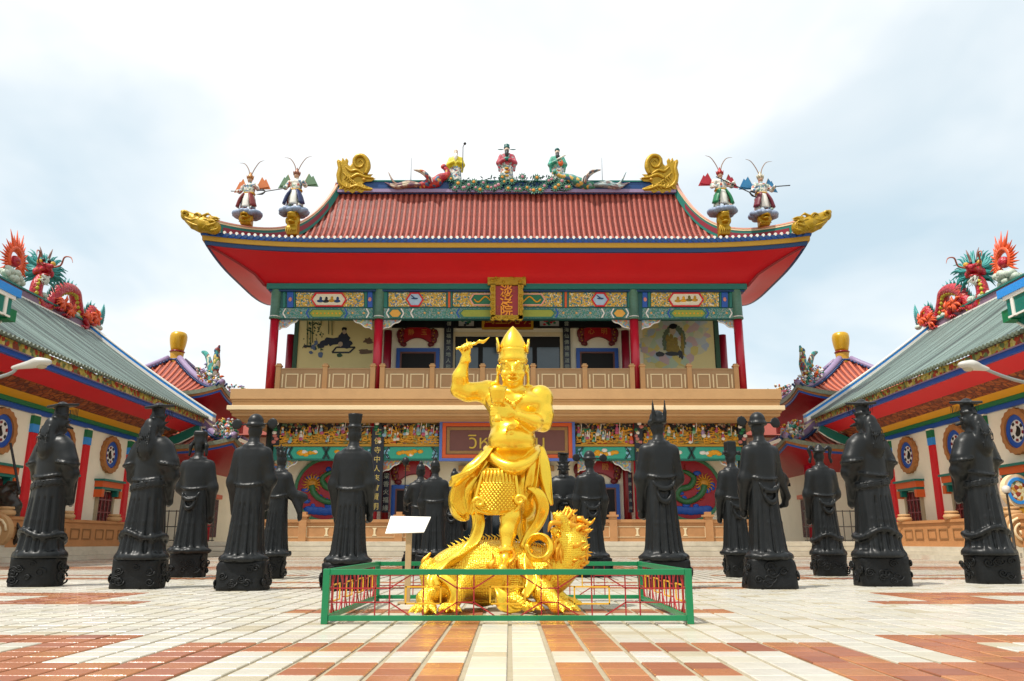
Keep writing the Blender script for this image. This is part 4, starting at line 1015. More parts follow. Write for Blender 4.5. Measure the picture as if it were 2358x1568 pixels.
    for k in range(9):
        y0=22.0+k*2.1
        if y0>40.5: break
        p=bx('low_wall_panel',18.5,18.75,y0,y0+2.1,.52,1.52,M_orange); bx('low_wall_coping',18.44,18.81,y0,y0+2.1,1.522,1.64,M_orange,p)
        for u in(.1,.56):
            yy0,yy1=y0+2.1*u,y0+2.1*(u+.34)
            for q in((yy0,yy1,.82,.87),(yy0,yy1,1.22,1.27),(yy0,yy0+.05,.872,1.218),(yy1-.05,yy1,.872,1.218)): bx('groove_moulding',18.47,18.5,*q,mat('groove_ochre','#8a6238',.8),p)
        if k%2==0: MB().lathe([(.12,1.64),(.3,1.66),(.34,1.75),(.3,1.84),(.2,1.86),(.28,1.9),(.26,1.98),(.05,1.99)],(X(18.63),y0,0),14).build('coping_finial',M_tan,p,smooth=True)
    # porch gable edge near the camera
    pr=bx('porch_edge_board',16.6,17.4,20,25.7,7.95,8.55,M_teal)
    bx('porch_edge_white',16.55,17.4,20,25.8,8.552,8.68,M_whitep,pr); bx('porch_edge_blue',16.5,17.4,20,26.0,8.682,8.95,M_ltblue,pr)
    bx('porch_edge_end',16.7,17.3,25.72,26.2,7.9,8.3,M_green,pr); bx('porch_edge_line',16.58,16.62,20,25.7,7.93,7.99,M_whitep,pr); bx('porch_edge_post',16.56,16.66,25.3,25.44,7.93,8.55,M_whitep,pr)
    b=MB(); P=smoothpath([(25.9,7.85,0),(25.1,7.3,0),(24.3,6.95,0),(23.4,6.8,0),(22.2,6.7,0)],4); Q=[(p.x,p.y) for p in P]; Q2=[(p.x-.3,p.y+.75) for p in P][::-1]
    for i in range(len(Q)-1): b.yz([Q[i],Q[i+1],(P[i+1].x-.2,P[i+1].y+.7),(P[i].x-.2,P[i].y+.25 if i==0 else P[i].y+.7)],X(17.0),X(17.25))
    bb=b.build('porch_bargeboard',M_teal,w); MB().tube([(X(17.0),p.x,p.y) for p in P],.05,6).build('bargeboard_edge',M_whitep,bb,smooth=True)
    return w
wing(-1); wing(1)

# ---------------------------------------------------------------- ridge dragons of the wings
M_drg=ornament('dragon_scales',['#b01226','#a00f20','#b8203a','#9a1020','#b8401c','#b01226'],9,rough=.4,bump=.6)
M_bel=mat('dragon_belly','#b3a428',.45,var=.15); M_drt=mat('dragon_teal','#2c8a86',.45,var=.3,scale=6); M_flm=mat('dragon_flame','#dd5522',.45,var=.35,scale=6); M_rose=mat('dragon_pale','#cfd0c4',.5,var=.2,scale=8)
def wing_dragon(sx,mir,label):
    Yp=36.35
    def T(x,y,dx=0):
        v=atX(x,y,-25.0); Y=v.y if not mir else 2*Yp-v.y; return Vector((sx*(25-dx),Y,v.z+.02))
    t=thing('ridge_dragon',label,'dragon statue',tuple(T(130,735)),group='dragons on the wing ridges')
    body=[(96,640),(86,655),(82,680),(90,703),(104,706),(118,690),(132,671),(153,665),(171,675),(176,700),(183,730),(194,740),(203,722),(211,713),(220,728),(227,752)]
    P=smoothpath([T(*p) for p in body],6); R=[.26,.3,.32,.32,.32,.33,.34,.34,.34,.33,.31,.3,.28,.26,.22,.1]
    MB().tube(P,R,12,up=(1,0,0)).build('body',M_drg,t,smooth=True)
    n=len(P); Rr=lerpl(R,n)
    # belly bands and dorsal fins (fins on the outside of the curve, away from the centre of curvature)
    be=MB(); fi=MB()
    for i in range(3,n-6,2):
        d=(P[i+1]-P[i-1]).normalized(); up=Vector((0,d.z,-d.y)); 
        if mir: up=-up
        r=Rr[i]; be.tube([P[i]+up*r*.55-d*.06+Vector((-sx*.2,0,0)),P[i]+up*r*.75+Vector((-sx*.16,0,0)),P[i]+up*r*.55+d*.06+Vector((-sx*.2,0,0))],.1,6)
        b0=P[i]-up*r*.9; fi.tube([b0-d*.05,b0-up*.16+d*.02,b0-up*.3+d*.14],[.09,.05,.008],5,flat=(1,.35))
    be.build('belly_bands',M_bel,t,smooth=True,kind='stuff'); fi.build('dorsal_fins',M_drt,t,smooth=True,kind='stuff')
    # head
    S=SDF((-1.2,-.9,-1.1),(1.2,1.3,1.2),.045)
    S.ell((0,0,.0),(.38,.42,.36),.1); S.ell((0,-.42,-.12),(.3,.34,.2),.12); S.ell((0,-.68,-.02),(.22,.14,.16),.08); S.ell((0,-.4,-.42),(.24,.36,.1),.06)
    for q in(-1,1): S.ell((q*.26,-.22,.25),.16,.05); S.ell((q*.16,-.78,.06),.09,.04); S.ell((q*.36,.05,-.15),(.14,.2,.2),.06)
    S.ell((0,-.62,-.28),(.3,.3,.06),.03,sub=True)
    me=S.mesh('head',M_drg)
    c=T(101,622); fl=1 if not mir else -1
    h=mkobj('head',me,t); h.location=c-OFF[t]; OFF[h]=Vector((0,0,0)); h.rotation_euler=(0,0,-sx*.75*fl+(PI if mir else 0)); h.scale=(1.05,1.05,1.05)
    for q in(-1,1):
        MB().ball((q*.3,-.3,.3),(.14,.1,.14),10,6).build('eye',M_ochre,h,smooth=True); 
        MB().tube(smoothpath([(q*.12,0,.3),(q*.16,.15,.6),(q*.22,.1,.95),(q*.3,.2,1.25)],4),[.09,.07,.05,.01],6).build('horn',mat('horn_brown','#7a5548',.5),h,smooth=True)
        MB().tube(smoothpath([(q*.2,-.7,0),(q*.5,-1.0,.1),(q*.55,-1.35,.45),(q*.75,-1.7,.4),(q*.8,-2.0,.05)],5),[.05,.045,.04,.03,.01],6).build('whisker',mat('whisker_red','#a3543f',.5),h,smooth=True)
    b=MB()
    for q in range(80):
        a=random.uniform(-.9,4.04); r0=.34; dz=math.sin(a); dx=math.cos(a); y0=random.uniform(.0,.25); L_=random.uniform(.6,1.1)
        b.tube(smoothpath([(dx*r0,y0,dz*r0),(dx*(r0+L_*.35),y0+L_*.15,dz*(r0+L_*.35)),(dx*(r0+L_*.6),y0+L_*.25,dz*(r0+L_*.6)+.1),(dx*(r0+L_*.9),y0+L_*.4,dz*(r0+L_*.9))],3),[.09,.07,.045,.01],5)
    b.build('mane',M_drt,h,smooth=True,kind='stuff')
    b=MB()
    for q in range(12):
        a=random.uniform(0,2*PI); b.ball((.3*math.cos(a),-.1+random.uniform(-.2,.2),.25+.2*math.sin(a)),.1,7,5)
    b.build('brow_curls',M_black,h,smooth=True,kind='stuff')
    b=MB()
    for q in range(9): b.tube([(random.uniform(-.2,.2),-.5+random.uniform(-.2,.2),-.45),(random.uniform(-.25,.25),-.6,-.7),(random.uniform(-.25,.25),-.55,-.95)],[.06,.04,.01],5)
    b.build('beard',M_rose,h,smooth=True,kind='stuff')
    # legs with claws, flames and tail fan
    for (x,y) in((128,700),(146,716),(206,735),(186,742)):
        b=MB(); p=T(x,y); s0=-sx*.18
        b.tube(smoothpath([p+Vector((0,0,.35)),p+Vector((s0*1.6,-.25,.15)),p+Vector((s0*2,.1,-.25)),p+Vector((s0*2,-.25,-.42))],4),[.2,.18,.13,.1],8)
        for q in range(4): b.tube([p+Vector((s0*2,-.25,-.42)),p+Vector((s0*2+(q-1.5)*.1,-.5,-.35)),p+Vector((s0*2+(q-1.5)*.14,-.68,-.5))],[.06,.05,.01],5)
        lg=b.build('leg',M_drg,t,smooth=True)
        b=MB()
        for q in range(9):
            a=random.uniform(0,2*PI); b.tube([p+Vector((s0*2.2,.1,.1)),p+Vector((s0*2.6,.35*math.cos(a),.1+.35*math.sin(a))),p+Vector((s0*2.2,.7*math.cos(a+.3),.1+.55*math.sin(a+.3)))],[.12,.09,.01],5)
        b.build('flame',M_flm,lg,smooth=True,kind='stuff')
    b=MB(); p=P[-1]
    for q in range(13):
        a=-.9+q*.17; b.tube([p,p+Vector((0,.35*math.cos(a)*(-1 if mir else 1),.35+.3*math.sin(a)+.3)),p+Vector((0,(.5*math.cos(a)+.1)*(-1 if mir else 1),.5+.8*math.sin(a)+.3))],[.12,.09,.01],5)
    b.build('tail_fan',M_drt,t,smooth=True,kind='stuff')
    b=MB()
    for q in range(26):
        i=random.randrange(n); b.ball((sx*25+random.uniform(-.2,.2),P[i].y+random.uniform(-.3,.3),13.3+random.uniform(-.05,.2)),(.2,.25,.16),7,5)
    b.build('cloud_base',mat('cloud_white_green','#b9c4b4',.5,var=.3,scale=7),t,smooth=True,kind='stuff')
def pearl(sx,label):
    c=atX(33,602,-25.0); c=Vector((sx*25,c.y,c.z)); t=thing('flaming_pearl',label,'ornament',(c.x,c.y,13.2),group='flaming pearls on the wing ridges')
    MB().ball(c,(.3,.3,.3),14,10).build('pearl',M_drg,t,smooth=True)
    b=MB()
    for i in range(26):
        a=-.6+i/25*(PI+1.2); d=Vector((0,math.cos(a),math.sin(a))); L_=.75 if i%2 else .55; L_*=1.5 if abs(a-PI/2)<.5 else 1
        b.tube([c+d*.5,c+d*(.5+L_*.5)+Vector((0,.08,0)),c+d*(.5+L_)],[.1,.07,.01],5)
    b.tube([c+Vector((0,.52*math.cos(a),.6*math.sin(a)+.1)) for a in np.linspace(-.8,PI+.8,22)],.13,6,up=(1,0,0))
    b.build('flame_ring',M_flm,t,smooth=True)
    b=MB()
    for i in range(22): b.ball((c.x+random.uniform(-.2,.2),c.y+random.uniform(-.7,.7),13.35+random.random()*max(.05,(c.z-13.9))),(.22,.26,.2),7,5)
    b.build('cloud_pedestal',mat('cloud_white_green','#b9c4b4',.5),t,smooth=True,kind='stuff')
    b=MB(); b.tube(smoothpath([c+Vector((0,.2,-.5)),c+Vector((0,-.3,-.7)),c+Vector((0,.3,-.95)),c+Vector((0,.55,-.7))],4),.13,6); b.build('wave_curl',M_drt,t,smooth=True)
wing_dragon(-1,False,'red dragon facing the flaming pearl, near tail to the hall, on the left wing ridge')
wing_dragon(1,False,'red dragon facing the flaming pearl, near tail to the hall, on the right wing ridge')
wing_dragon(-1,True,'red dragon cut off by the left edge of the photo on the left wing ridge')
wing_dragon(1,True,'red dragon cut off by the right edge of the photo on the right wing ridge')
pearl(-1,'flaming red pearl between the two dragons on the left wing ridge'); pearl(1,'flaming red pearl between the two dragons on the right wing ridge')

# ================================================================ corner pavilions
def pavilion(sx):
    side='left' if sx<0 else 'right'
    cx,cy=sx*22.1,52.0
    p=thing('corner_pavilion','two-tiered corner pavilion with gold vase finial behind the %s wing'%side,'pavilion',(cx,cy,0))
    MB().box(cx-4.2,cx+4.2,cy-4.2,cy+4.2,.3,7.4).build('wall',M_cream,p)
    MB().box(cx-3.4,cx+3.4,cy-3.4,cy+3.4,7.0,9.2).build('upper_wall',M_cream,p)
    for q in(-1,1):
        for u in(-1,1): MB().lathe([(.22,.3),(.22,5.9)],(cx+q*4.7,cy+u*4.7,0),14).build('column',M_colred,p,smooth=True)
    bw=MB().box(cx-.6,cx+.6,cy-4.27,cy-4.2,1.0,3.2).build('window',O_lat,p); MB().box(cx-.85,cx+.85,cy-4.4,cy-4.2,3.25,3.5).build('window_lintel',M_orangep,bw)
    bw=MB().box(cx-sx*4.2,cx-sx*4.27,cy-3.4,cy-1.8,1.0,3.2).build('window',O_lat,p); MB().box(cx-sx*4.2,cx-sx*4.4,cy-3.6,cy-1.6,3.25,3.5).build('window_lintel',M_orangep,bw)
    def tier(h0,h1,ze,zt,nm):
        up=lambda x,y: .5*(max(0,(abs(x)/h0-.45)/.55)**2)*(max(0,(abs(y)/h0-.45)/.55)**2)
        zf=lambda t: ze+(zt-ze)*(.55*t+.45*t*t)
        def pt(k,u,t):
            h=h0+(h1-h0)*t; a=(2*u-1)*h; x,y={0:(a,-h),1:(h,a),2:(-a,h),3:(-h,-a)}[k]
            return Vector((cx+x,cy+y,zf(t)+up(x,y)*(1-t)**2))
        b=MB()
        for k in range(4): b.grid(lambda u,v,k=k:tuple(pt(k,u,v)-Vector((0,0,.05))),20,8)
        r=b.build(nm,M_pan,p)
        N=int(2*h0/.4)
        for k in ([0,1] if sx<0 else [0,3]):
            for i in range(1,N):
                x=-h0+2*h0*i/N; te=1 if abs(x)<=h1 else (h0-abs(x))/(h0-h1)
                if te<.06: continue
                path=[]
                for q in range(7):
                    t=te*q/6; h=h0+(h1-h0)*t; u=(x/h+1)/2; path.append(pt(k,min(max(u,0),1),t))
                b=MB(); lat=Vector((1,0,0)) if k==0 else Vector((0,1,0))
                b.loft([[pp+lat*(.09*math.cos(a))+Vector((0,0,.1*math.sin(a)-.03)) for a in np.linspace(0,PI,6)] for pp in path],False,False); b.build('tile_row',mat('orange_tile','#c0664a',.35,var=.2,scale=6),r,smooth=True)
        def ring(hh,dz,n=16):
            P=[]
            for k in range(4):
                for i in range(n):
                    u=i/n; a=(2*u-1)*hh; x,y={0:(a,-hh),1:(hh,a),2:(-a,hh),3:(-hh,-a)}[k]; s=h0/hh; P.append(Vector((cx+x,cy+y,ze+dz+up(x*s,y*s))))
            return P
        def band(n_,a,za,b_,zb,m,th=.2): MB().loft([ring(a,za),ring(b_,zb),ring(b_-th,zb),ring(a-th,za),ring(a,za)],False).build(n_,m,p)
        band('tile_end_band',h0+.04,.04,h0+.02,-.2,mat('beaded_tile_ends','#7d8470',.5,var=.5,scale=9,bump=.5,bscale=9)); band('orange_band',h0-.04,-.202,h0-.06,-.34,mat('eave_orange','#a3622c',.5)); band('blue_line',h0-.1,-.342,h0-.12,-.46,M_blue)
        b=MB(); rg=[]
        for j,(hh,dz) in enumerate(((h0-.15,-.44),(h0-.7,-.6),(h0-1.4,-1.0),(h1+.55 if h1>1 else 3.6,-1.35))):
            w=1-j/3; rg.append([Vector((q.x,q.y,ze+dz+(q.z-ze-dz)*w)) for q in ring(hh,dz)])
        b.loft(rg,False); b.build('soffit',mat('pavilion_soffit_red','#a30e1c',.4,var=.1),p,smooth=True)
        for k,(ax,ay) in enumerate(((1,-1),(-1,-1),(1,1),(-1,1))):
            P=[]
            for q in range(12):
                t=q/11; h=h0+(h1-h0)*t; P.append(Vector((cx+ax*h,cy+ay*h,zf(t)+up(ax*h,ay*h)*(1-t)**2+.12)))
            MB().tube(P,.2,8).build('hip_ridge',M_mauve,p,smooth=True)
            hb=MB()
            for q in range(0,34):
                t=q/33; h=h0+(h1-h0)*t; z=zf(t)+up(ax*h,ay*h)*(1-t)**2-.02
                for dd in(-.26,.26): hb.ball((cx+ax*h+dd*.7*ay*ax*-1,cy+ay*h+dd*.7,z+.02),.085,6,4)
            hb.build('hip_beads',M_dkblue,p,smooth=True,kind='stuff')
            if ay<0 or True:
                # painted rockery and curled fin near the hip end
                c0=P[2]; b=MB(); rr=random.Random(k+int(ze*10))
                cols=[M_rose,M_drt,M_ochre,mat('rock_lilac','#a9a0c0',.6),M_whitep,M_orangep,M_green]
                for q in range(150):
                    u=rr.random(); c=P[int(1+u*5)]+Vector((rr.uniform(-.3,.3),rr.uniform(-.3,.3),rr.uniform(0,1.2)*(1-abs(u-.6)))); b.cur=rr.choice((0,0,0,1,2,3,3,4,5,6)); a=rr.uniform(0,6.28); d=Vector((math.cos(a)*.6,math.sin(a)*.6,rr.uniform(-.2,1))).normalized()*rr.uniform(.1,.3); b.tube([c-d*.5,c,c+d*.6],[.02,rr.uniform(.05,.12),.012],5)
                for q in range(20):
                    c=P[1]+Vector((rr.uniform(-.25,.25),rr.uniform(-.25,.25),rr.uniform(0,.35))); b.cur=rr.choice((2,6,4,5)); b.ball(c,(.08,.08,.12),6,4)
                b.build('hip_rockery',cols,p,smooth=True,kind='stuff')
                if ze>8 and ay<0:
                    dv=Vector((ax,ay,0)).normalized(); base=P[4]+Vector((0,0,.6))
                    b=MB(); b.tube(smoothpath([base-dv*.9+Vector((0,0,1.5)),base-dv*.2+Vector((0,0,1.2)),base+dv*.4+Vector((0,0,.5)),base+dv*.8+Vector((0,0,-.5)),base+dv*1.2+Vector((0,0,-.3))],6),[.06,.2,.32,.3,.08],8,flat=(.35,1)); b.build('curled_fin',ornament('fin_mosaic',['#2c8a86','#1f6a70','#c9c4a8','#2c8a86','#7a4a3a','#3a9a8a'],5,bump=.5),p,smooth=True)
                    b=MB(); b.tube(smoothpath([base+dv*1.1+Vector((0,0,-.4)),base+dv*1.35+Vector((0,0,.3)),base+dv*1.3+Vector((0,0,.9)),base+dv*1.55+Vector((0,0,1.5))],5),[.2,.26,.2,.05],8); b.ball(base+dv*1.3+Vector((0,0,1.2)),.2,8,6); b.build('rider_figure',ornament('rider_mosaic',['#3f9aa0','#c9b45a','#8a3a3a','#d0ccc0','#2a5a7a','#6a8a4a'],6,bump=.6),p,smooth=True)
    tier(5.0,.35,9.35,12.35,'upper_roof'); tier(6.5,3.5,6.0,7.6,'lower_roof')
    fz=lambda y: at(412,y,52).z
    fin=MB().lathe([(.5,fz(845)),(.46,fz(832)),(.43,fz(827)),(.41,fz(820)),(.44,fz(813)),(.4,fz(811))],(cx,cy,0),24).build('finial_base',M_ochre,p,smooth=True)
    MB().lathe([(.44,fz(833)),(.5,fz(830.5)),(.44,fz(828))],(cx,cy,0),24).build('finial_blue_ring',M_dkblue,fin,smooth=True)
    MB().lathe([(.42,fz(813)),(.5,fz(810.5)),(.42,fz(808))],(cx,cy,0),24).build('finial_red_ring',M_dkred,fin,smooth=True)
    MB().lathe([(.4,fz(809)),(.44,fz(803)),(.51,fz(793)),(.55,fz(782)),(.55,fz(775)),(.5,fz(769)),(.4,fz(766)),(.2,fz(764.5)),(.02,fz(764))],(cx,cy,0),28).build('finial_vase',mat('finial_gold','#c79a1a',.3,metal=.2,var=.12),fin,smooth=True)
pavilion(-1); pavilion(1)
# long red ridge with phoenix fin between pavilion and hall
for sx in(-1,1):
    t=thing('gatehouse_ridge','low red-tiled gatehouse roof ridge with curled horn beyond the %s end of the hall'%('left' if sx<0 else 'right'),'roof',(sx*18,62,0))
    MB().box(sx*13,sx*22,60,66,0,8.4).build('wall',M_cream,t)
    b=MB(); b.prism([(58.5,8.3),(63,11.3),(67.5,8.3)],lambda u,v:(sx*12.5,u,v),lambda u,v:(sx*22.5,u,v)); b.build('roof',mat('gatehouse_roof','#8a4034',.85,var=.2,scale=5),t)
    MB().tube(smoothpath([(sx*22.3,63,12.3),(sx*19,63,11.7),(sx*16.6,63,11.35)],5),.28,8).build('ridge',mat('maroon_ridge','#7a2430',.5,var=.3),t,smooth=True)
    MB().tube(smoothpath([(sx*16.4,63,11.3),(sx*16.2,63,12.0),(sx*16.9,63,12.9),(sx*17.6,63,13.3)],5),[.45,.4,.22,.04],8,flat=(1,.5)).build('curled_horn',mat('horn_maroon','#8f2a26',.5,var=.3),t,smooth=True)
    b=MB(); b.ball((sx*15.2,63,11.6),(.4,.25,.3),8,6); 
    for q in range(7): a=q*.9; b.tube([(sx*15.2,63,11.6),(sx*15.2+.5*math.cos(a),63,11.7+.4*abs(math.sin(a))),(sx*15.2+.9*math.cos(a),63,11.7+.6*abs(math.sin(a)))],[.15,.1,.02],5)
    b.build('ridge_flower',mat('ridge_flower_red','#a8482c',.5,var=.4),t,smooth=True)
# ---------------------------------------------------------------- low stone wall of the hall terrace
M_cwall=mat('terrace_wall_stone','#b48354',.75,var=.12,scale=2,dirt=.2)
for sx in(-1,1):
    t=thing('terrace_wall','low orange stone wall with pale inlay before the hall, %s of the centre stairs'%('left' if sx<0 else 'right'),'wall',(sx*9,43.1,.74),group='terrace walls before the hall')
    x=3.1
    xs=[3.1,5.6,8.1,10.6,13.1]
    for i in range(len(xs)-1):
        X0,X1=sorted((BX+sx*xs[i],BX+sx*xs[i+1])); p=MB().box(X0,X1,43.05,43.3,.742,1.7).build('wall_panel',M_cwall,t); MB().box(X0,X1,42.98,43.37,1.702,1.86).build('coping',M_cwall,p)
        frame([(X0+.2,.95),(X1-.2,.95),(X1-.2,1.5),(X0+.2,1.5)],43.05,.025,.02).build('inlay_frame',M_inlay,p)
        c=(X0+X1)/2; MB().xz([(c-.12,1.02),(c+.12,1.02),(c+.05,1.12),(c+.05,1.33),(c+.12,1.43),(c-.12,1.43),(c-.05,1.33),(c-.05,1.12)],43.02,43.05).build('inlay_mark',M_inlay,p)
        for q in(X0+.08,X1-.14): MB().box(q,q+.05,43.02,43.05,1.0,1.45).build('inlay_mark',M_inlay,p)
    for u in xs:
        X0=BX+sx*u; MB().box(X0-.2,X0+.2,42.95,43.4,.742,2.0).box(X0-.28,X0+.28,42.9,43.45,2.0,2.1).box(X0-.15,X0+.15,43.0,43.35,2.1,2.25).build('wall_post',M_cwall,t)
    MB().box(BX+sx*3.0,BX+sx*2.2,40.9,43.0,0,.8).build('stair_cheek',M_stone,t)
MB().box(BX-2.2,BX+2.2,41.2,42.09,0,.25).build('centre_step',M_stone,terr)
# ================================================================ black bronze statues
M_brz=mat('black_bronze',(.0032,.0036,.0036),.4,metal=.0,var=.5,scale=4,bump=.3,bscale=18,spec=.3,col2='#1d2021')
M_brz2=mat('black_stone_plinth',(.003,.0032,.0032),.5,spec=.25,var=.5,col2='#191b1c',scale=7,bump=.45,bscale=22)
def plinth_mesh(w,d,h,seed,flare):
    rr=random.Random(seed); rs=np.random.RandomState(seed); n=40; ph=rs.rand(6)*6.28
    b=MB(); rings=[]
    for k,u in enumerate((0,.04,.15,.35,.55,.75,.9,.97,1)):
        s=1+flare*(u-.5)*2+ (-.03 if u in(0,) else 0)+(-.04 if u==1 else 0); rg=[]
        for j in range(n):
            a=2*PI*j/n; c,s_=math.cos(a),math.sin(a); q=(abs(c)**5+abs(s_)**5)**(-1/5)
            q*=s*(1+.018*math.sin(3*a+ph[0]+u*4)+.012*math.sin(7*a+ph[1]-u*6)+.008*math.sin(13*a+ph[2]+u*9))
            rg.append((c*q*w/2,s_*q*d/2,u*h+(.012*math.sin(5*a+ph[3]) if u>.9 else 0)))
        rings.append(rg)
    b.loft(rings); return b
def swirls(w,d,h,seed,flare):
    rr=random.Random(seed+5); b=MB()
    for side in range(4):
        for q in range(7):
            r0=rr.uniform(.05,.11); u=rr.uniform(-.4,.4); z=rr.uniform(.2,.8)*h; tw=rr.choice((-1,1)); turns=rr.uniform(1.3,2.1); P=[]
            for i in range(18):
                a=tw*i/17*turns*2*PI; r=r0*(1-.85*i/17); uu=u*(w if side%2==0 else d)+r*math.cos(a); zz_=z+r*math.sin(a)*.85
                f=1+flare*(zz_/h-.5)*2
                P.append({0:(uu,-d/2*f-.002,zz_),1:(w/2*f+.002,uu,zz_),2:(uu,d/2*f,zz_),3:(-w/2*f-.002,uu,zz_)}[side])
            b.tube(P,[.016,.014,.01],5)
    return b
def sword(a,b): return
def bronze(name,label,cx,bw,yb,yt0,ytop,hat,arms='front',rz=0,flare=.0,seed=1,hatfrac=.1,drape=True,group='black bronze statues standing in the courtyard',hem='flare',depth=.7,extra=None,fat=1.0,Ycen=None):
    """cx,bw: plinth centre and width in photograph px; yb plinth bottom, yt0 plinth top, ytop top of hat"""
    g=gnd(cx,yb); W_=at(cx+bw/2,yb,g.y).x-at(cx-bw/2,yb,g.y).x; D_=W_*depth; Y=g.y+D_/2
    Xp=g.x; Wv=W_
    for _ in range(12):
        D_=Wv*depth; ex=[pj((Xp+q*Wv/2,yy,0))[0] for q in(-1,1) for yy in(g.y,g.y+D_)]; mn,mx_=min(ex),max(ex); Wv*=(bw/(mx_-mn))**.8; Xp+=(cx-(mn+mx_)/2)*g.y/FPX
    W_=Wv; D_=W_*depth; Y=g.y+D_/2
    hp=at(cx,yt0,g.y).z; H=at(cx,ytop,Y).z-hp
    X=Xp
    t=thing(name,label,'statue',(X,Y,0),0,group,local=True)
    plinth_mesh(W_,D_,hp,seed,flare).build('plinth',M_brz2,t,smooth=True)
    pl_=t.children[-1]; autosmooth(pl_,50); swirls(W_,D_,hp,seed,flare).build('cloud_relief',M_brz2,pl_,smooth=True,kind='stuff')
    rr=random.Random(seed); f=1.0
    S=SDF((-.34,-.30,-.01),(.34,.32,1.0+hatfrac+.02),.0076)
    ph=rr.uniform(0,6); B=1.0   # body height 1 to top of head; hat above
    nf=rr.choice((9,10,11))
    def folds(th,z):
        lowz=np.clip((.62-z)/.6,0,1); s1=1-2*np.abs(np.sin(.5*(nf*th+ph+2*z)))**.7; return lowz*(.05*s1+.022*np.sin((nf*2-3)*th+ph*2-3*z))+(1-lowz)*.012*np.sin(6*th+ph+9*z)
    fw=fat
    S.robe([(.0,.168*fw,.15,0,0),(.03,.164*fw,.146,0,0),(.1,.148*fw,.13,0,0),(.22,.136*fw,.118,0,0),(.42,.124*fw,.1,0,0),(.54,.12*fw,.093,0,0),(.66,.128*fw,.093,0,0),(.74,.134*fw,.088,0,0),(.785,.122*fw,.08,0,0),(.815,.085,.066,0,0),(.84,.052,.05,0,0),(.86,.04,.04,0,0)],.03,folds,power=2.2)
    # back of the neck, head, collar
    S.cap((0,0,.8),(0,.008,.9),.037,.04,.02); S.ell((0,.012,.93),(.052,.062,.07),.02); S.path([(.075*math.cos(a),.06*math.sin(a),.817+.01*math.sin(a)) for a in np.linspace(0,2*PI,12)],.013,.012)
    for q in(-1,1): S.ell((q*.052,.01,.92),(.01,.018,.024),.01)
    # face on the far side
    S.cap((0,.07,.935),(0,.082,.915),.008,.011,.01); S.ell((0,.05,.885),(.03,.03,.025),.02); S.path([(-.035,.06,.948),(0,.072,.945),(.035,.06,.948)],.008,.01)
    for q in(-1,1): S.ell((q*.022,.066,.93),(.009,.007,.006),.004)
    S.ell((0,.078,.893),(.014,.012,.004),.004,sub=True)
    # arms
    def hand(p,d):
        p=np.array(p); d=np.array(d)/np.linalg.norm(d); S.ell(p,(.02,.02,.022),.008)
        sd_=np.cross(d,(0,0,1)); sd_=sd_/max(np.linalg.norm(sd_),1e-6)
        for i in range(4):
            o=p+sd_*(.012*(i-1.5)); S.cap(o,o+d*.03+np.array((0,0,-.006)),.006,.0055,.004); S.cap(o+d*.03+np.array((0,0,-.006)),o+d*.035+np.array((0,0,-.024)),.0055,.005,.004)
        S.cap(p+np.array((0,0,.012)),p+d*.02+np.array((0,0,.026)),.006,.005,.004)
    def arm(q,mode):
        sh=(q*.118*fw,0,.752)
        if mode=='front': el=(q*.158*fw,.03,.57); wr=(q*.05,.155,.585)
        elif mode=='low': el=(q*.162*fw,.01,.56); wr=(q*.12,.13,.47)
        elif mode=='out': el=(q*.165*fw,.04,.6); wr=(q*.28,.1,.56)
        elif mode=='up': el=(q*.18*fw,.05,.62); wr=(q*.17,.16,.74)
        else: el=(q*.165*fw,-.01,.55); wr=(q*.15,.04,.4)
        S.cap(sh,el,.052,.05,.035); S.cap(el,wr,.05,.034,.03)
        S.path([np.array(wr)+np.array((.036*math.cos(a),0,.036*math.sin(a))) for a in np.linspace(0,2*PI,9)],.007,.006)
        d=np.array(wr)-np.array(el); hand(np.array(wr)+d/np.linalg.norm(d)*.02,d)
        # hanging sleeve
        m=(np.array(el)*.35+np.array(wr)*.65); lo=m+np.array((q*.012,.0,-rr.uniform(.17,.23)))
        S.cap(m,lo,.04,.026,.03); S.cap(el,lo+np.array((q*.012,-.03,.05)),.042,.024,.03); S.cap(lo,lo+np.array((-q*.03,.03,-.02)),.022,.016,.015)
        for i in range(3):   # sleeve folds
            a=np.array(sh)*.5+np.array(el)*.5+np.array((q*.02,-.04+.02*i,0)); S.path([a,np.array(el)+np.array((q*.03,-.03+.015*i,-.03)),lo+np.array((q*.014,-.02,.06))],.008,.012)
    am=arms if isinstance(arms,tuple) else (arms,arms)
    arm(-1,am[0]); arm(1,am[1])
    # back details: belt, drape, seams
    bz=rr.uniform(.53,.58)
    S.path([(.128*fw*math.cos(a),.1*math.sin(a),bz+.01*math.cos(2*a)) for a in np.linspace(0,2*PI,26)],.0085,.007)
    if drape:
        for i in range(2):
            w=.1-.02*i; dep=.1+.075*i+rr.uniform(-.01,.02); P=[(-w*math.cos(PI*k/18),-(.088+.028*math.sin(PI*k/18)+.05*(dep/.5)*math.sin(PI*k/18)*.25),bz+.005-dep*math.sin(PI*k/18)) for k in range(2,17)]
            S.path(P,[.003,.008,.011,.008,.003],.022)
    for q in(-1,1):
        S.path([(q*.06,-.112,bz-.05),(q*.066,-.125,.3),(q*.07,-.142,.06)],.006,.008,sub=True)
        S.path([(q*.07,-.088,.74),(q*.078,-.098,.64),(q*.075,-.104,bz)],.005,.008,sub=True)
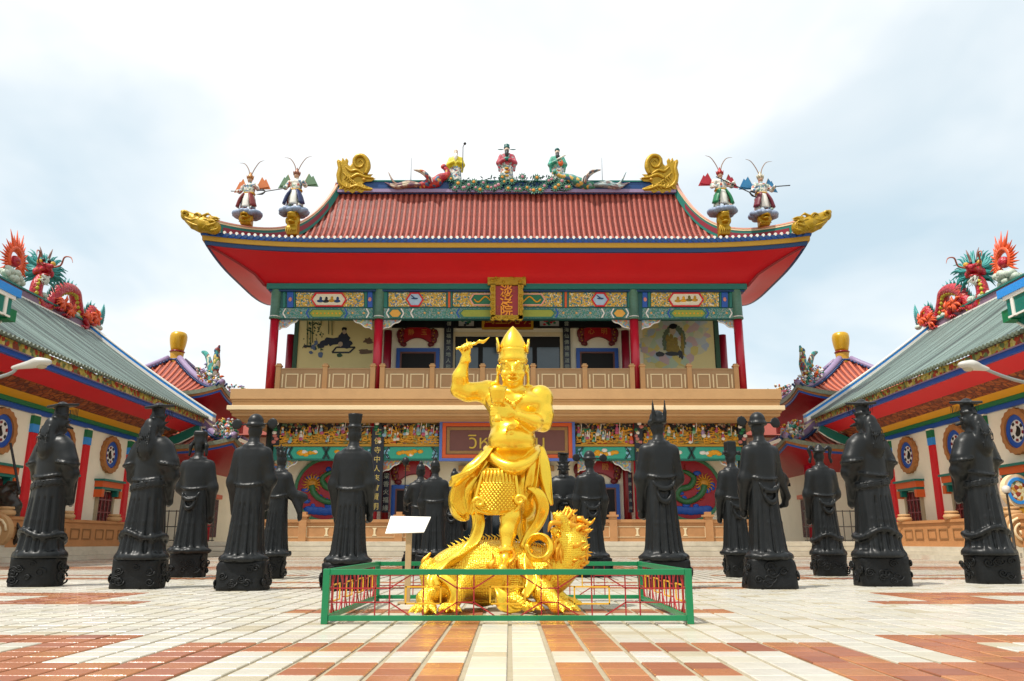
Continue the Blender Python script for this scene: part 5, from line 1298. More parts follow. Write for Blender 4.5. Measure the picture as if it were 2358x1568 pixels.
    if hem=='flare':
        for i in range(9):
            a=-PI+PI*i/8; r=.165; S.ell((r*fw*math.cos(a),.148*math.sin(a),.02),(.045,.045,.02+.01*(i%2)),.03)
        for q in(-1,1): S.ell((q*.07,.155,.012),(.03,.05,.016),.01); S.ell((q*.07,.185,.03),(.025,.015,.022),.012)
    elif hem=='tunic':
        S.path([(.158*fw*math.cos(a),.138*math.sin(a),.14+.02*math.sin(3*a+1)-.025*math.sin(a)) for a in np.linspace(0,2*PI,30)],.014,.02)
        S.path([(.163*fw*math.cos(a),.143*math.sin(a),.012) for a in np.linspace(0,2*PI,24)],.02,.03)
    zt=.985
    for i in range(5):
        x_=-.1+.05*i+rr.uniform(-.015,.015); ey=lambda u,rx,ry: -ry*math.sqrt(max(.05,1-min(.95,(u/(rx*fw))**2)))+.004; zt0=.44+rr.uniform(-.05,.1); S.path([(x_*.8*fw,ey(x_*.8*fw,.123,.1),zt0),(x_*fw,ey(x_*fw,.134,.116),.25),(x_*1.2*fw,ey(x_*1.2*fw,.162,.145),.03)],[.003,.010,.015],.014); x2=x_+.024; S.path([(x2*.85*fw,ey(x2*.85*fw,.124,.101),.4),(x2*1.2*fw,ey(x2*1.2*fw,.162,.145),.04)],[.004,.009],.01,sub=True)
    if hat=='board':
        # loose hair over the back, short cape, rope belts, flat mortar board with bead strings
        S.ell((0,-.062,.885),(.058,.045,.085),.03); S.ell((0,-.085,.79),(.075,.03,.1),.03); S.ell((.012,-.1,.74),(.05,.022,.06),.02)
        for i in range(7): S.path([(-.04+.013*i,-.1,.9),(-.05+.017*i,-.125,.82),(-.045+.016*i,-.118,.72)],.005,.006)
        for q in(-1,1):
            S.cap((q*.085,-.01,.78),(q*.15*fw,0,.655),.06,.07,.03); S.path([np.array((q*.15*fw,0,.645))+np.array((.066*math.cos(a),.078*math.sin(a),-q*0+.012*math.cos(a)*-q)) for a in np.linspace(0,2*PI,14)],.01,.008)
            S.cap((q*.05,.02,.975),(q*.078,.02,1.0),.013,.006,.008); S.cap((q*.055,.03,.94),(q*.085,.04,.955),.011,.004,.006)
            S.cap((q*.05,.05,.91),(q*.07,.075,.9),.014,.008,.008)
        for i in range(3): S.path([(.134*fw*math.cos(a),.108*math.sin(a),.478+.015*i+.02*math.cos(a)) for a in np.linspace(0,2*PI,26)],.0065,.005)
        S.cap((0,.01,.97),(0,.015,1.045),.05,.047,.015); S.path([(.05*math.cos(a),.012+.05*math.sin(a),.985) for a in np.linspace(0,2*PI,14)],.009,.006)
        S.box((0,.02,1.062),(.066,.098,.0095),.008,.004,Euler((rad(8),rad(-5),0)))
        S.cap((-.02,-.105,.665),(.02,-.105,.665),.005,.005,.004,sub=True)
        for i in range(7):
            for yy in(.135,-.09): S.cap((-.048+.016*i,yy*.72+.02,1.05),(-.048+.016*i,yy*.72+.02,.985),.0045,.004,.003)
    elif hat=='flaps':
        S.box((0,.01,1.0),(.056,.055,.05),.02,.02); S.box((0,.0,1.045),(.06,.05,.022),.015,.018)
        for q in(-1,1): S.cap((q*.055,-.01,.98),(q*.085,-.02,.93),.014,.02,.01); S.cap((q*.085,-.02,.93),(q*.09,-.02,.85),.02,.014,.01)
    elif hat in('roundwings','horns'):
        S.ell((0,.008,.99),(.066,.068,.062),.015); S.path([(.066*math.cos(a),.008+.068*math.sin(a),.965) for a in np.linspace(0,2*PI,20)],.012,.01)
        if hat=='roundwings':
            for q in(-1,1): S.cap((q*.06,-.005,.975),(q*.13,-.012,.97),.007,.006,.005); S.ell((q*.16,-.012,.975),(.048,.008,.042),.006)
        else:
            for q in(-1,1): S.cap((q*.045,-.05,.98),(q*.05,-.055,1.03),.018,.015,.012); S.cap((q*.05,-.055,1.03),(q*.052,-.05,1.12),.015,.005,.008)
            S.ell((-.06,.02,.96),(.02,.03,.02),.01)
    elif hat=='tallwings':
        S.robe([(.955,.055,.058,0,.008),(.99,.054,.056,0,.008),(1.0,.05,.052,0,.008),(1.085,.064,.062,0,.008)],.008); S.path([(.055*math.cos(a),.008+.058*math.sin(a),.985) for a in np.linspace(0,2*PI,16)],.009,.006)
        for q in(-1,1): S.cap((q*.05,-.01,.985),(q*.2,-.015,.982),.0065,.005,.004)
    elif hat=='tall':
        S.box((0,.01,1.02),(.058,.05,.07),.02,.012); 
        for q in(-1,1): S.cap((q*.05,-.01,.97),(q*.09,-.02,.975),.012,.02,.008); S.cap((q*.09,-.02,.975),(q*.12,-.03,.95),.02,.006,.008)
    elif hat=='curl':
        S.ell((0,.0,.985),(.058,.06,.045),.015); S.ell((0,-.01,1.02),(.03,.03,.025),.015); S.path([(.06*math.cos(a),.06*math.sin(a),.972) for a in np.linspace(0,2*PI,16)],.011,.008)
        for q in(-1,1): S.path([np.array(p) for p in smoothpath([(q*.055,-.01,.985),(q*.1,-.015,1.01),(q*.125,-.02,.985),(q*.115,-.02,.95),(q*.11,-.02,.91),(q*.125,-.02,.88),(q*.118,-.02,.86)],3)],[.012,.02,.02,.016,.013,.016,.008],.006)
    elif hat=='crown':
        S.ell((0,.0,.98),(.05,.052,.04),.015)
        for i in range(7): a=PI*i/6+PI if False else 2*PI*i/7; S.cap((.045*math.cos(a),.045*math.sin(a),.98),(.062*math.cos(a),.062*math.sin(a),1.06),.014,.004,.006); S.ell((.064*math.cos(a),.064*math.sin(a),1.05),.013,.004)
        S.cap((0,-.01,1.0),(0,-.02,1.08),.02,.008,.01)
    elif hat=='bun':
        S.ell((0,-.005,.975),(.058,.062,.05),.02); S.ell((0,-.02,1.03),(.028,.028,.026),.012); S.path([(.056*math.cos(a),-.003+.06*math.sin(a),.955) for a in np.linspace(0,2*PI,16)],.008,.006)
    if extra: extra(S)
    sc=H/(1+hatfrac)
    o=mkobj('figure',S.mesh('figure',M_brz,iters=1),t); o.location=(0,0.02*W_,hp-.008); wsc=.94 if hat=='board' else .86; o.scale=(sc*wsc,sc*wsc,sc); o.rotation_euler=(0,0,rz)
    return t,o,sc,hp
FT='back view'
bronze('bronze_statue','black emperor statue with flat board hat at the far left edge of the courtyard',80,148,1352,1283,928,'board',rz=rad(-22),seed=1,hatfrac=.075,drape=False,hem='tunic',fat=1.05,flare=.01)
bronze('bronze_statue','black emperor statue with flat board hat beside the statue with hanging hat flaps',316,145,1357,1287,930,'board',rz=rad(-16),seed=2,hatfrac=.075,drape=False,hem='tunic',fat=1.05)
bronze('bronze_statue','black robed statue whose square hat has two hanging side flaps',430,97,1330,1273,993,'flaps',('front','low'),rz=rad(-4),seed=3,hatfrac=.06,fat=1.1)
bronze('bronze_statue','black official statue with domed cap and round side paddles, left of the golden statue',556,134,1361,1293,950,'roundwings',('low','front'),rz=rad(-8),seed=4,hatfrac=.055,flare=-.03,drape=False)
bronze('bronze_statue','small black statue with spiked crown and outstretched arms behind the domed-cap statue',628,60,1333,1280,1022,'crown',('front','out'),rz=rad(-20),seed=5,hatfrac=.085,flare=.06,drape=False,depth=.85,fat=.92)
bronze('bronze_statue','black official statue with tall flared hat and thin rod wings beside the fence',797,126,1361,1297,950,'tallwings',('low','low'),rz=rad(-6),seed=6,hatfrac=.09,drape=False,fat=.98)
bronze('bronze_statue','black official statue whose cap carries two upright horns, right of the fence',1533,128,1357,1290,920,'horns',('low','front'),rz=rad(6),seed=7,hatfrac=.125,flare=-.02)
bronze('bronze_statue','black statue with tall square hat half hidden behind the right domed-cap statue',1702,70,1330,1277,1015,'tall',('low','front'),rz=rad(12),seed=8,hatfrac=.09,flare=.05,depth=.85)
bronze('bronze_statue','black official statue with domed cap and round side paddles, right of the golden statue',1776,137,1357,1288,946,'roundwings',('low','out'),rz=rad(14),seed=9,hatfrac=.055,flare=-.06)
bronze('bronze_statue','black robed statue whose cap has curled side wings, on the right',1913,90,1327,1277,1020,'curl',('low','front'),rz=rad(4),seed=10,hatfrac=.05,flare=.03,hem='tunic',fat=1.05)
bronze('bronze_statue','black emperor statue with flat board hat next to the curled-wing statue',2034,150,1351,1282,922,'board',rz=rad(18),seed=11,hatfrac=.075,drape=False,hem='tunic',fat=1.05,flare=-.02)
bronze('bronze_statue','black emperor statue with flat board hat at the far right edge of the courtyard',2290,148,1345,1277,920,'board',rz=rad(22),seed=12,hatfrac=.075,drape=False,hem='tunic',fat=1.05)
bronze('bronze_statue','black back-turned statue with domed cap and one round paddle behind the golden dragon head',1365,94,1330,1285,1035,'roundwings',('low','low'),rz=rad(6),seed=13,hatfrac=.055,flare=.02)
bronze('bronze_statue','black statue facing the camera with flat board hat behind the golden dragon head',1302,84,1322,1278,1045,'board',rz=rad(176),seed=14,hatfrac=.075,drape=False,hem='tunic')
bronze('bronze_statue','black hunched back-turned statue with hair bun behind the white notice board',996,84,1322,1278,1053,'bun',('low','front'),rz=rad(-6),seed=15,hatfrac=.05,drape=False,fat=1.05)
def orbstaff(S):
    S.cap((-.2,.12,.5),(-.2,.12,1.02),.009,.009,.006); S.ell((-.2,.12,1.06),(.045,.045,.05),.01)
    for i in range(8): a=2*PI*i/8; S.ell((-.2+.04*math.cos(a),.12,1.06+.045*math.sin(a)),.014,.006)
bronze('bronze_statue','black statue holding up a staff with a round head behind the white notice board',962,74,1316,1276,1052,'bun',('up','front'),rz=rad(10),seed=16,hatfrac=.1,drape=False,extra=orbstaff,fat=.92)
bronze('bronze_statue','black statue close behind the golden cloak, left of the golden leg',1043,74,1316,1276,1078,'bun',('low','low'),rz=rad(-14),seed=17,hatfrac=.05)
bronze('bronze_statue','black statue seen between the golden cloak and the golden leg',1112,70,1308,1272,1078,'tall',('low','front'),rz=rad(4),seed=18,hatfrac=.09)
bronze('bronze_statue','black statue seen between the golden leg and the golden dragon head',1232,72,1310,1274,1085,'flaps',('front','front'),rz=rad(170),seed=19,hatfrac=.06)
# ================================================================ golden figure and golden dragon
def gold(name,bump=0,bscale=30,kind=None,col=(.97,.62,.055),rough=.27):
    m=mat(name,col,rough,metal=.82,var=.10,scale=5,bump=bump,bscale=bscale,kind=None); return m
M_gold=gold('gold_leaf_paint',.05,50); M_gold2=gold('gold_cloth',.12,22)
def scalemat(name,sc,st):
    m=gold(name); n=m.node_tree.nodes; l=m.node_tree.links; p=n['Principled BSDF']
    t=n.new('ShaderNodeTexCoord'); v=n.new('ShaderNodeTexVoronoi'); v.inputs['Scale'].default_value=sc; v.inputs['Randomness'].default_value=.45; l.new(t.outputs['Object'],v.inputs['Vector'])
    b=n.new('ShaderNodeBump'); b.inputs['Strength'].default_value=st; b.inputs['Distance'].default_value=.02; b.invert=True; l.new(v.outputs['Distance'],b.inputs['Height']); l.new(b.outputs[0],p.inputs['Normal']); return m
M_gscale=scalemat('gold_scales',52,.55); M_gmane=gold('gold_mane',.3,16,col=(.86,.42,.035),rough=.36)
YG=8.95
def g(x,y,dy=0): return np.array(at(x,y,YG+dy))
gs=thing('golden_statue','golden bare-chested guardian statue with tall crown, raised brush and cup','statue',(0,YG,float(g(1165,1300)[2])))
lo=np.minimum.reduce([g(1025,1320),g(1025,740)])-.05; hi=np.maximum.reduce([g(1290,740),g(1290,1320)])+.05
S=SDF((lo[0],YG-.75,lo[2]-.02),(hi[0],YG+.7,hi[2]),.0115)
# trunk
S.ell(g(1186,928,.02),(.35,.2,.17),.05); S.ell(g(1182,965,.0),(.27,.2,.24),.08); S.ell(g(1179,1015,-.05),(.265,.25,.21),.08); S.ell(g(1180,1062,0),(.25,.2,.14),.06)
for x,y in((1150,922),(1214,926)): S.ell(g(x,y,-.12),(.15,.09,.095),.05); S.ell(g(x-3 if x<1180 else x+6,y+10,-.205),.011,.01)
S.path([g(1140,1036,-.22),g(1160,1043,-.285),g(1180,1046,-.3),g(1202,1043,-.285),g(1220,1036,-.22)],.014,.03,sub=True)
S.ell(g(1177,997,-.30),(.018,.03,.014),.02,sub=True)
S.path([g(1181,908,-.2),g(1181,945,-.24)],.008,.03,sub=True)
S.ell(g(1182,905,.04),(.25,.12,.09),.06)
# neck and head
S.cap(g(1181,912,0),g(1181,872,-.02),.115,.105,.05); S.ell(g(1181,848,-.03),(.15,.165,.185),.04); S.ell(g(1181,874,-.09),(.115,.1,.075),.05)
for q in(-1,1):
    S.ell(g(1181+q*17,861,-.14),(.055,.045,.045),.03); S.path([g(1181+q*4,843,-.19),g(1181+q*14,834,-.185),g(1181+q*27,832,-.13)],[.018,.022,.014],.015)
    S.ell(g(1181+q*14,844,-.172),(.03,.018,.019),.008); S.ell(g(1181+q*14,844,-.188),.008,.004,sub=True); S.path([g(1181+q*6,847,-.178),g(1181+q*14,850,-.182),g(1181+q*24,847,-.155)],.007,.008)
    S.ell(g(1181+q*7,859,-.208),(.022,.02,.018),.012); S.path([g(1181+q*10,862,-.2),g(1181+q*22,872,-.165),g(1181+q*22,884,-.13)],.009,.015,sub=True)
    S.ell(g(1181+q*34,852,.0),(.022,.05,.07),.012); S.ell(g(1181+q*35,874,.0),(.02,.03,.075),.014); S.ell(g(1181+q*36,852,-.03),(.01,.03,.035),.012,sub=True)
    S.path([np.array(g(1181+q*35,893,-.01))+np.array((.035*math.cos(a),0,.035*math.sin(a))) for a in np.linspace(0,2*PI,10)],.011,.006)
S.path([g(1181,840,-.19),g(1181,851,-.215),g(1181,857,-.228)],[.016,.021,.024],.012)
S.ell(g(1181,872,-.2),(.058,.05,.016),.008,sub=True)
S.path([g(1166,871,-.165),g(1174,867,-.195),g(1181,868,-.2),g(1188,867,-.195),g(1196,871,-.165)],.009,.01); S.path([g(1166,872,-.165),g(1174,877,-.19),g(1181,878,-.195),g(1188,877,-.19),g(1196,872,-.165)],.010,.01)
for q in range(6): S.ell(g(1173+q*3.2,870.5,-.175),(.006,.006,.009),.002)
S.ell(g(1181,886,-.14),(.05,.035,.028),.03)
# raised right arm
sh=g(1124,902,.03); el=g(1056,897,-.06); wr=g(1071,829,-.14)
S.ell(sh,(.13,.125,.13),.06); S.cap(g(1118,903,.02),g(1075,904,-.03),.108,.1,.06); S.ell(g(1098,892,-.03),(.1,.075,.055),.04); S.cap(g(1078,903,-.03),el,.098,.08,.05)
S.cap(el,g(1060,868,-.1),.084,.086,.05); S.cap(g(1060,868,-.1),wr,.084,.048,.05); S.cap(wr,g(1073,815,-.15),.046,.045,.03)
S.ell(g(1074,806,-.155),(.052,.034,.062),.03)
HB_=g(1079,796,-.2)
for i,(dx,dy) in enumerate(((1064,797),(1070,793),(1077,790),(1083,790))):
    a=g(dx,dy+7,-.14); b=g(dx+1,dy,-.19); c=g(dx+3,dy+4,-.235); S.cap(a,b,.017,.016,.012); S.cap(b,c,.016,.014,.008); S.cap(c,g(dx+3,dy+10,-.225),.014,.012,.008)
S.cap(g(1066,812,-.16),g(1058,803,-.2),.018,.016,.012); S.cap(g(1058,803,-.2),g(1066,798,-.23),.016,.012,.008)
S.cap(g(1078,797,-.14),g(1074,781,-.15),.014,.009,.01)
for y,r in((824,.052),(829,.055),(834,.057)): S.path([np.array(g(1072,y,-.145))+np.array((r*math.cos(a),r*.9*math.sin(a),.012*math.cos(a))) for a in np.linspace(0,2*PI,14)],.0105,.004)
# left arm across the body
sh2=g(1243,914,.02); el2=g(1250,975,-.06); wr2=g(1192,958,-.33)
S.ell(sh2,(.14,.135,.135),.06); S.cap(g(1247,918,.0),g(1252,955,-.04),.118,.105,.06); S.ell(g(1240,938,-.08),(.075,.06,.1),.04); S.cap(g(1252,955,-.04),el2,.104,.085,.05)
S.cap(el2,g(1228,972,-.2),.088,.084,.05); S.cap(g(1228,972,-.2),wr2,.082,.05,.05)
S.ell(g(1172,950,-.36),(.07,.04,.058),.03)
for i in range(4):
    y=937+i*6.5; a=g(1160,y+3,-.4); b=g(1145,y,-.445); c=g(1130,y-1,-.41); S.cap(g(1172,y+3,-.37),a,.019,.018,.012); S.cap(a,b,.018,.0165,.01); S.cap(b,c,.0165,.014,.008)
S.cap(g(1172,935,-.36),g(1158,927,-.42),.02,.017,.014); S.cap(g(1158,927,-.42),g(1150,927,-.43),.016,.012,.008)
for x in(1194,1199): S.path([np.array(g(x,958.5,-.32))+np.array((.012*math.cos(a),.048*math.cos(a),.055*math.sin(a))) for a in np.linspace(0,2*PI,14)],.0095,.004)
# hips, trousers, standing leg, trailing leg
S.ell(g(1150,1105,.02),(.19,.19,.2),.07); S.ell(g(1208,1110,.02),(.17,.19,.22),.07); S.ell(g(1132,1140,.05),(.16,.17,.2),.07); S.ell(g(1210,1150,.06),(.13,.16,.22),.06)
S.cap(g(1180,1125,0),g(1176,1190,-.16),.15,.12,.06); S.cap(g(1176,1188,-.16),g(1170,1222,-.2),.098,.09,.04); S.cap(g(1170,1222,-.2),g(1166,1266,-.26),.088,.054,.04)
S.cap(g(1205,1150,.08),g(1222,1195,.28),.14,.1,.06); S.cap(g(1222,1195,.28),g(1210,1245,.48),.09,.055,.05)
S.cap(g(1166,1266,-.26),g(1164,1286,-.28),.056,.066,.03); S.cap(g(1164,1290,-.28),g(1158,1308,-.42),.066,.05,.03)
for i in range(5): S.cap(g(1151+i*4.2,1309,-.41),g(1149+i*4.6,1313,-.475+.012*i),.021-.002*i,.017-.0015*i,.01)
for y,r in((1262,.07),(1268,.076)): S.path([np.array(g(1166,y,-.26))+np.array((r*math.cos(a),r*math.sin(a),.01*math.sin(3*a))) for a in np.linspace(0,2*PI,16)],.016,.008)
for i in range(8): S.path([g(1112+i*5,1085,-.12-.03*math.sin(i/7*PI)),g(1106+i*5,1130,-.13-.05*math.sin(i/7*PI)),g(1112+i*4,1180,-.1)],.009,.02)
for i in range(6): S.path([g(1200+i*6,1085,-.14+.02*i),g(1208+i*5,1130,-.1+.02*i),g(1206+i*4,1185,-.04+.02*i)],.009,.02)
# sash round the hips
S.path([np.array(q) for q in smoothpath([g(1119,1032,.08),g(1128,1048,-.12),g(1150,1066,-.25),g(1180,1076,-.31),g(1210,1066,-.25),g(1232,1046,-.12),g(1240,1030,.08)],5)],[.03,.045,.055,.06,.055,.045,.03],.03)
S.ell(g(1180,1083,-.25),(.13,.09,.06),.04)
S.path([np.array(q) for q in smoothpath([g(1120,1028,.1),g(1125,1040,-.1),g(1140,1052,-.22),g(1160,1078,-.27)],4)],.022,.01)
body=S.build('figure',M_gold,gs)
# necklace
nk=smoothpath([g(1146,893,-.02),g(1156,908,-.15),g(1170,922,-.225),g(1182,928,-.245),g(1194,921,-.225),g(1208,908,-.15),g(1218,893,-.02)],5)
MB().tube(nk,.012,6).build('necklace',M_gold,gs,smooth=True)
b=MB()
for p in nk[::2]: b.ball(p+Vector((0,-.012,0)),.017,7,5)
b.ball(nk[15]+Vector((0,-.02,-.03)),(.03,.02,.04),8,6); b.build('necklace_beads',M_gold,gs,smooth=True,kind='stuff')
# crown
cr_=MB(); c0=Vector(g(1181,822,-.03)); zt=lambda y: g(1181,y,-.03)[2]
cr_.lathe([(.155,zt(838)),(.168,zt(834)),(.172,zt(829)),(.163,zt(825)),(.16,zt(812)),(.166,zt(808)),(.15,zt(806))],(c0.x,c0.y,0),32,1,1.05); cr_.build('crown_band',M_gold,gs,smooth=True)
b=MB(); b.lathe([(.158,zt(812)),(.155,zt(800)),(.135,zt(788)),(.1,zt(774)),(.062,zt(763)),(.025,zt(755)),(.004,zt(751))],(c0.x,c0.y,0),28,1,.9); b.build('crown_peak',M_gold,gs,smooth=True)
for i in(1,2,5,6):
    a=2*PI*i/8-PI/2+PI/8+(.2 if i in(1,5) else -.2); d=Vector((math.cos(a),math.sin(a)*1.05,0)); s=Vector((-math.sin(a),math.cos(a),0)); hgt=(zt(783)-zt(812))*(1.15 if i in(3,7,2,6) else .8)
    b=MB(); rings=[]
    for u,wd in((0,.065),(.3,.07),(.6,.05),(.85,.02),(1,.003)):
        c=Vector((c0.x,c0.y,zt(812)))+d*(.168+.018*u*u)+Vector((0,0,hgt*u)); rings.append([c-s*wd,c-s*wd*.5+d*.012,c+s*wd*.5+d*.012,c+s*wd,c+s*wd*.5-d*.012,c-s*wd*.5-d*.012])
    b.loft(rings); b.build('crown_petal',M_gold,gs,smooth=True)
# brush and cup
br=smoothpath([g(1050,803,-.205),g(1076,796,-.21),g(1098,790,-.22)],4)
t_=MB(); t_.tube(br,[.014,.016,.017],8); t_.build('brush_handle',M_gold,gs,smooth=True)
MB().tube(smoothpath([g(1097,790,-.22),g(1104,786,-.22),g(1112,787,-.22),g(1119,783,-.22),g(1127,776,-.22)],4),[.014,.034,.036,.02,.003],8,flat=(1,.6)).build('brush_tip',M_gold,gs,smooth=True)
cc_=g(1146,925,-.43); cz=lambda y: g(1146,y,-.43)[2]
MB().lathe([(.02,cz(972)),(.06,cz(970)),(.045,cz(962)),(.022,cz(952)),(.022,cz(935)),(.05,cz(929)),(.066,cz(927)),(.076,cz(918)),(.092,cz(903)),(.104,cz(892)),(.094,cz(892)),(.08,cz(906)),(.05,cz(922)),(.004,cz(922))],(cc_[0],cc_[1],0),28).build('cup',M_gold,gs,smooth=True)
# apron with rows of scales and scrolled hem
def apron_pt(u,v,o=0):
    y=1078+104*v; wdt=(34+20*v**.8)*(1 if v<.82 else math.sqrt(max(0,1-((v-.82)/.19)**2))*.92+.08); x=1149+(-6)*v+ (u*2-1)*wdt
    return Vector(g(x,y,-.31+.07*(u*2-1)**2-.02*math.sin(v*PI)-o+.01*v))
b=MB(); N1,N2=18,26
b.grid(lambda u,v:apron_pt(u,v),N1,N2); b.grid(lambda u,v:apron_pt(u,v,-.03),N1,N2); ap=b.build('apron',M_gold2,gs,smooth=True)
b=MB()
for r in range(13):
    v=.34+.048*r
    for c in range(11):
        u=(c+.5+(.5 if r%2 else 0))/11.5
        if .05<u<.96: b.ball(apron_pt(u,v,.004),(.018,.008,.015),6,4)
b.build('apron_scales',M_gold,ap,smooth=True,kind='stuff')
b=MB()
for i in range(9): b.tube([apron_pt(.06+.11*i,.02,.01),apron_pt(.06+.11*i,.15,.015),apron_pt(.1+.1*i,.3,.01)],[.012,.016,.006],5)
b.build('apron_pleats',M_gold2,ap,smooth=True,kind='stuff')
edge=[apron_pt(0,v,.012) for v in np.linspace(.05,.82,12)]+[apron_pt(0,v,.012) for v in np.linspace(.84,1,6)]+[apron_pt(1,v,.012) for v in np.linspace(1,.84,6)]+[apron_pt(1,v,.012) for v in np.linspace(.82,.05,12)]
MB().tube(edge,.021,8).build('apron_hem',M_gold,ap,smooth=True)
for q,cx_,cy_ in((-1,1103,1157),(1,1197,1152)):
    P=[Vector(g(cx_+q*(13-11.5*k/26)*math.cos(k*.36)*1.0,cy_-(13-11.5*k/26)*math.sin(k*.36)*.9,-.3)) for k in range(27)]
    MB().tube(P,[.024,.022,.014],8).build('hem_scroll',M_gold,ap,smooth=True); MB().ball(g(cx_,cy_,-.29),(.055,.02,.05),12,8).build('scroll_plate',M_gold,ap,smooth=True)
# flying cloth: cloak on the left, sash on the right, long ribbons
def cloth(name,pts,w,wv,th=.03,n=6,waves=0):
    P=smoothpath([Vector(g(*p)) for p in pts],n); m=len(P); Wd=lerpl(w,m); b=MB(); K=9; rings=[]
    for i in range(m):
        d=(P[min(i+1,m-1)]-P[max(i-1,0)]).normalized(); x=Vector(wv(i/(m-1)) if callable(wv) else wv); x=(x-d*x.dot(d)).normalized(); y=d.cross(x); a=Wd[i]/2
        top=[];bot=[]
        for k in range(K):
            u=k/(K-1)*2-1; off=.18*Wd[i]*math.sin(u*3.6+i*.16+waves)+.04*Wd[i]*math.sin(u*9+i*.3)
            c=P[i]+x*a*u+y*off; e=th/2*(1-.5*abs(u)); top.append(c+y*e); bot.append(c-y*e)
        rings.append(top+bot[::-1])
    b.loft(rings); return b.build(name,M_gold2,gs,smooth=True)
cloth('cloak_fold',[(1128,1030,0),(1112,1052,-.1),(1086,1080,-.16),(1066,1115,-.14),(1060,1150,-.1),(1076,1182,-.06)],[.12,.2,.27,.3,.26,.1],(.8,-.55,.3))
cloth('cloak_fold',[(1132,1034,-.12),(1110,1062,-.2),(1080,1092,-.24),(1052,1112,-.2),(1036,1116,-.14)],[.1,.15,.2,.18,.05],(.2,-.8,.5),waves=1)
cloth('cloak_fold',[(1134,1040,-.05),(1118,1075,-.14),(1100,1115,-.2),(1092,1150,-.18),(1084,1185,-.12)],[.1,.2,.25,.2,.04],(.9,-.4,.1),waves=2)
cloth('cloak_fold',[(1120,1045,.1),(1085,1090,.1),(1062,1135,.08),(1064,1175,.05),(1078,1196,0)],[.2,.32,.34,.26,.05],(.7,-.2,.5),waves=.6)
cloth('ribbon',[(1086,1150,-.12),(1098,1185,-.14),(1100,1212,-.12),(1088,1250,-.14),(1058,1280,-.24),(1020,1304,-.36),(998,1332,-.46),(1005,1352,-.5)],[.16,.13,.14,.15,.17,.17,.13,.12],(.9,-.3,.35))
cloth('ribbon',[(1012,1330,-.48),(1034,1345,-.52),(1046,1368,-.54),(1040,1392,-.55),(1025,1404,-.52)],[.12,.12,.11,.08,.02],(.8,-.3,.2),waves=1)
cloth('sash_tail',[(1236,1032,.02),(1242,1062,-.02),(1252,1100,-.04),(1262,1135,-.05),(1271,1163,-.06)],[.16,.2,.17,.1,.03],(.95,-.3,.1))
cloth('sash_fold',[(1232,1040,-.1),(1226,1075,-.16),(1222,1115,-.16),(1214,1150,-.12)],[.12,.16,.16,.1],(.9,-.4,.0),waves=2)
cloth('ribbon',[(1214,1125,-.16),(1236,1140,-.18),(1247,1168,-.16),(1240,1202,-.13),(1222,1232,-.12),(1208,1262,-.14)],[.06,.14,.16,.15,.15,.13],(.8,-.55,.2))
lp=[(1240+27*math.cos(a),1262+27*math.sin(a),-.2-.02*k) for k,a in enumerate(np.linspace(PI*1.02,PI*3.1,13))]
cloth('ribbon_loop',lp,[.14,.13,.13,.12,.12,.06],(.1,-1,.05),n=3,waves=.5)
cloth('ribbon',[(1213,1262,-.18),(1208,1290,-.24),(1214,1318,-.32),(1222,1345,-.4),(1210,1372,-.5)],[.13,.15,.16,.15,.1],(.9,-.4,.1))
cloth('ribbon',[(1140,1352,-.5),(1150,1372,-.56),(1158,1392,-.58),(1178,1402,-.55),(1200,1400,-.5)],[.02,.15,.14,.1,.05],(.8,-.3,.6),waves=1)
cloth('ribbon',[(1204,1180,.05),(1200,1215,.08),(1206,1250,.06),(1196,1275,0)],[.1,.12,.1,.05],(.9,-.3,.1))

# ---- golden dragon under the feet
gd=thing('golden_dragon','golden scaled dragon crouching under the golden guardian inside the fence','dragon statue',(.0,YG,0))
S=SDF((g(945,1300)[0]-.1,YG-.95,-.02),(g(1370,1300)[0]+.08,YG+.75,g(1300,1165)[2]+.1),.0135)
sp=smoothpath([g(1008,1345,-.1),g(1035,1322,-.02),g(1085,1308,.0),(g(1150,1306,.0)),g(1215,1316,.0),g(1262,1318,-.03),g(1296,1288,-.06),g(1312,1255,-.08)],5)
S.path([np.array(p) for p in sp],[.16,.23,.27,.27,.26,.23,.2,.19],.04)
S.ell(g(1120,1345,0),(.42,.22,.16),.06)
# hind quarters and legs with clawed paws
def paw(c,dirx,diry,r=.075):
    c=np.array(c); S.ell(c,(r*1.15,r*1.15,r*.8),.03)
    base=math.atan2(diry,dirx)
    for i in range(4):
        a=base+(i-1.5)*.48; d=np.array((math.cos(a),math.sin(a),0)); k1=c+d*r*1.1+np.array((0,0,r*.25)); k2=c+d*r*2.0+np.array((0,0,-r*.1)); S.cap(c,k1,r*.55,r*.45,.02); S.cap(k1,k2,r*.45,r*.36,.012); S.cap(k2,k2+d*r*.75+np.array((0,0,-r*.42)),r*.3,r*.06,.008)
S.ell(g(1012,1342,-.24),(.19,.17,.21),.06); S.cap(g(1010,1355,-.34),g(978,1378,-.48),.12,.085,.04); S.cap(g(978,1378,-.48),g(985,1398,-.62),.08,.066,.03); paw((g(985,1398,-.62)[0],YG-.64,.075),-.25,-1,.082)
S.ell(g(1062,1340,-.2),(.17,.14,.18),.05); S.cap(g(1062,1345,-.25),g(1045,1385,-.42),.12,.075,.04); paw((g(1032,1400,-.5)[0],YG-.56,.07),.25,-1,.07)
S.cap(g(1085,1350,.2),g(1100,1378,.3),.13,.075,.04); paw((g(1110,1385,.3)[0],YG+.3,.07),1,-.15,.075); S.cap(g(1060,1375,.25),g(1120,1385,.22),.06,.05,.03)
S.cap(g(1225,1330,-.15),g(1250,1362,-.38),.15,.11,.05); S.cap(g(1250,1362,-.38),g(1280,1388,-.5),.105,.075,.04); paw((g(1285,1398,-.52)[0],YG-.54,.08),.75,-.6,.085)
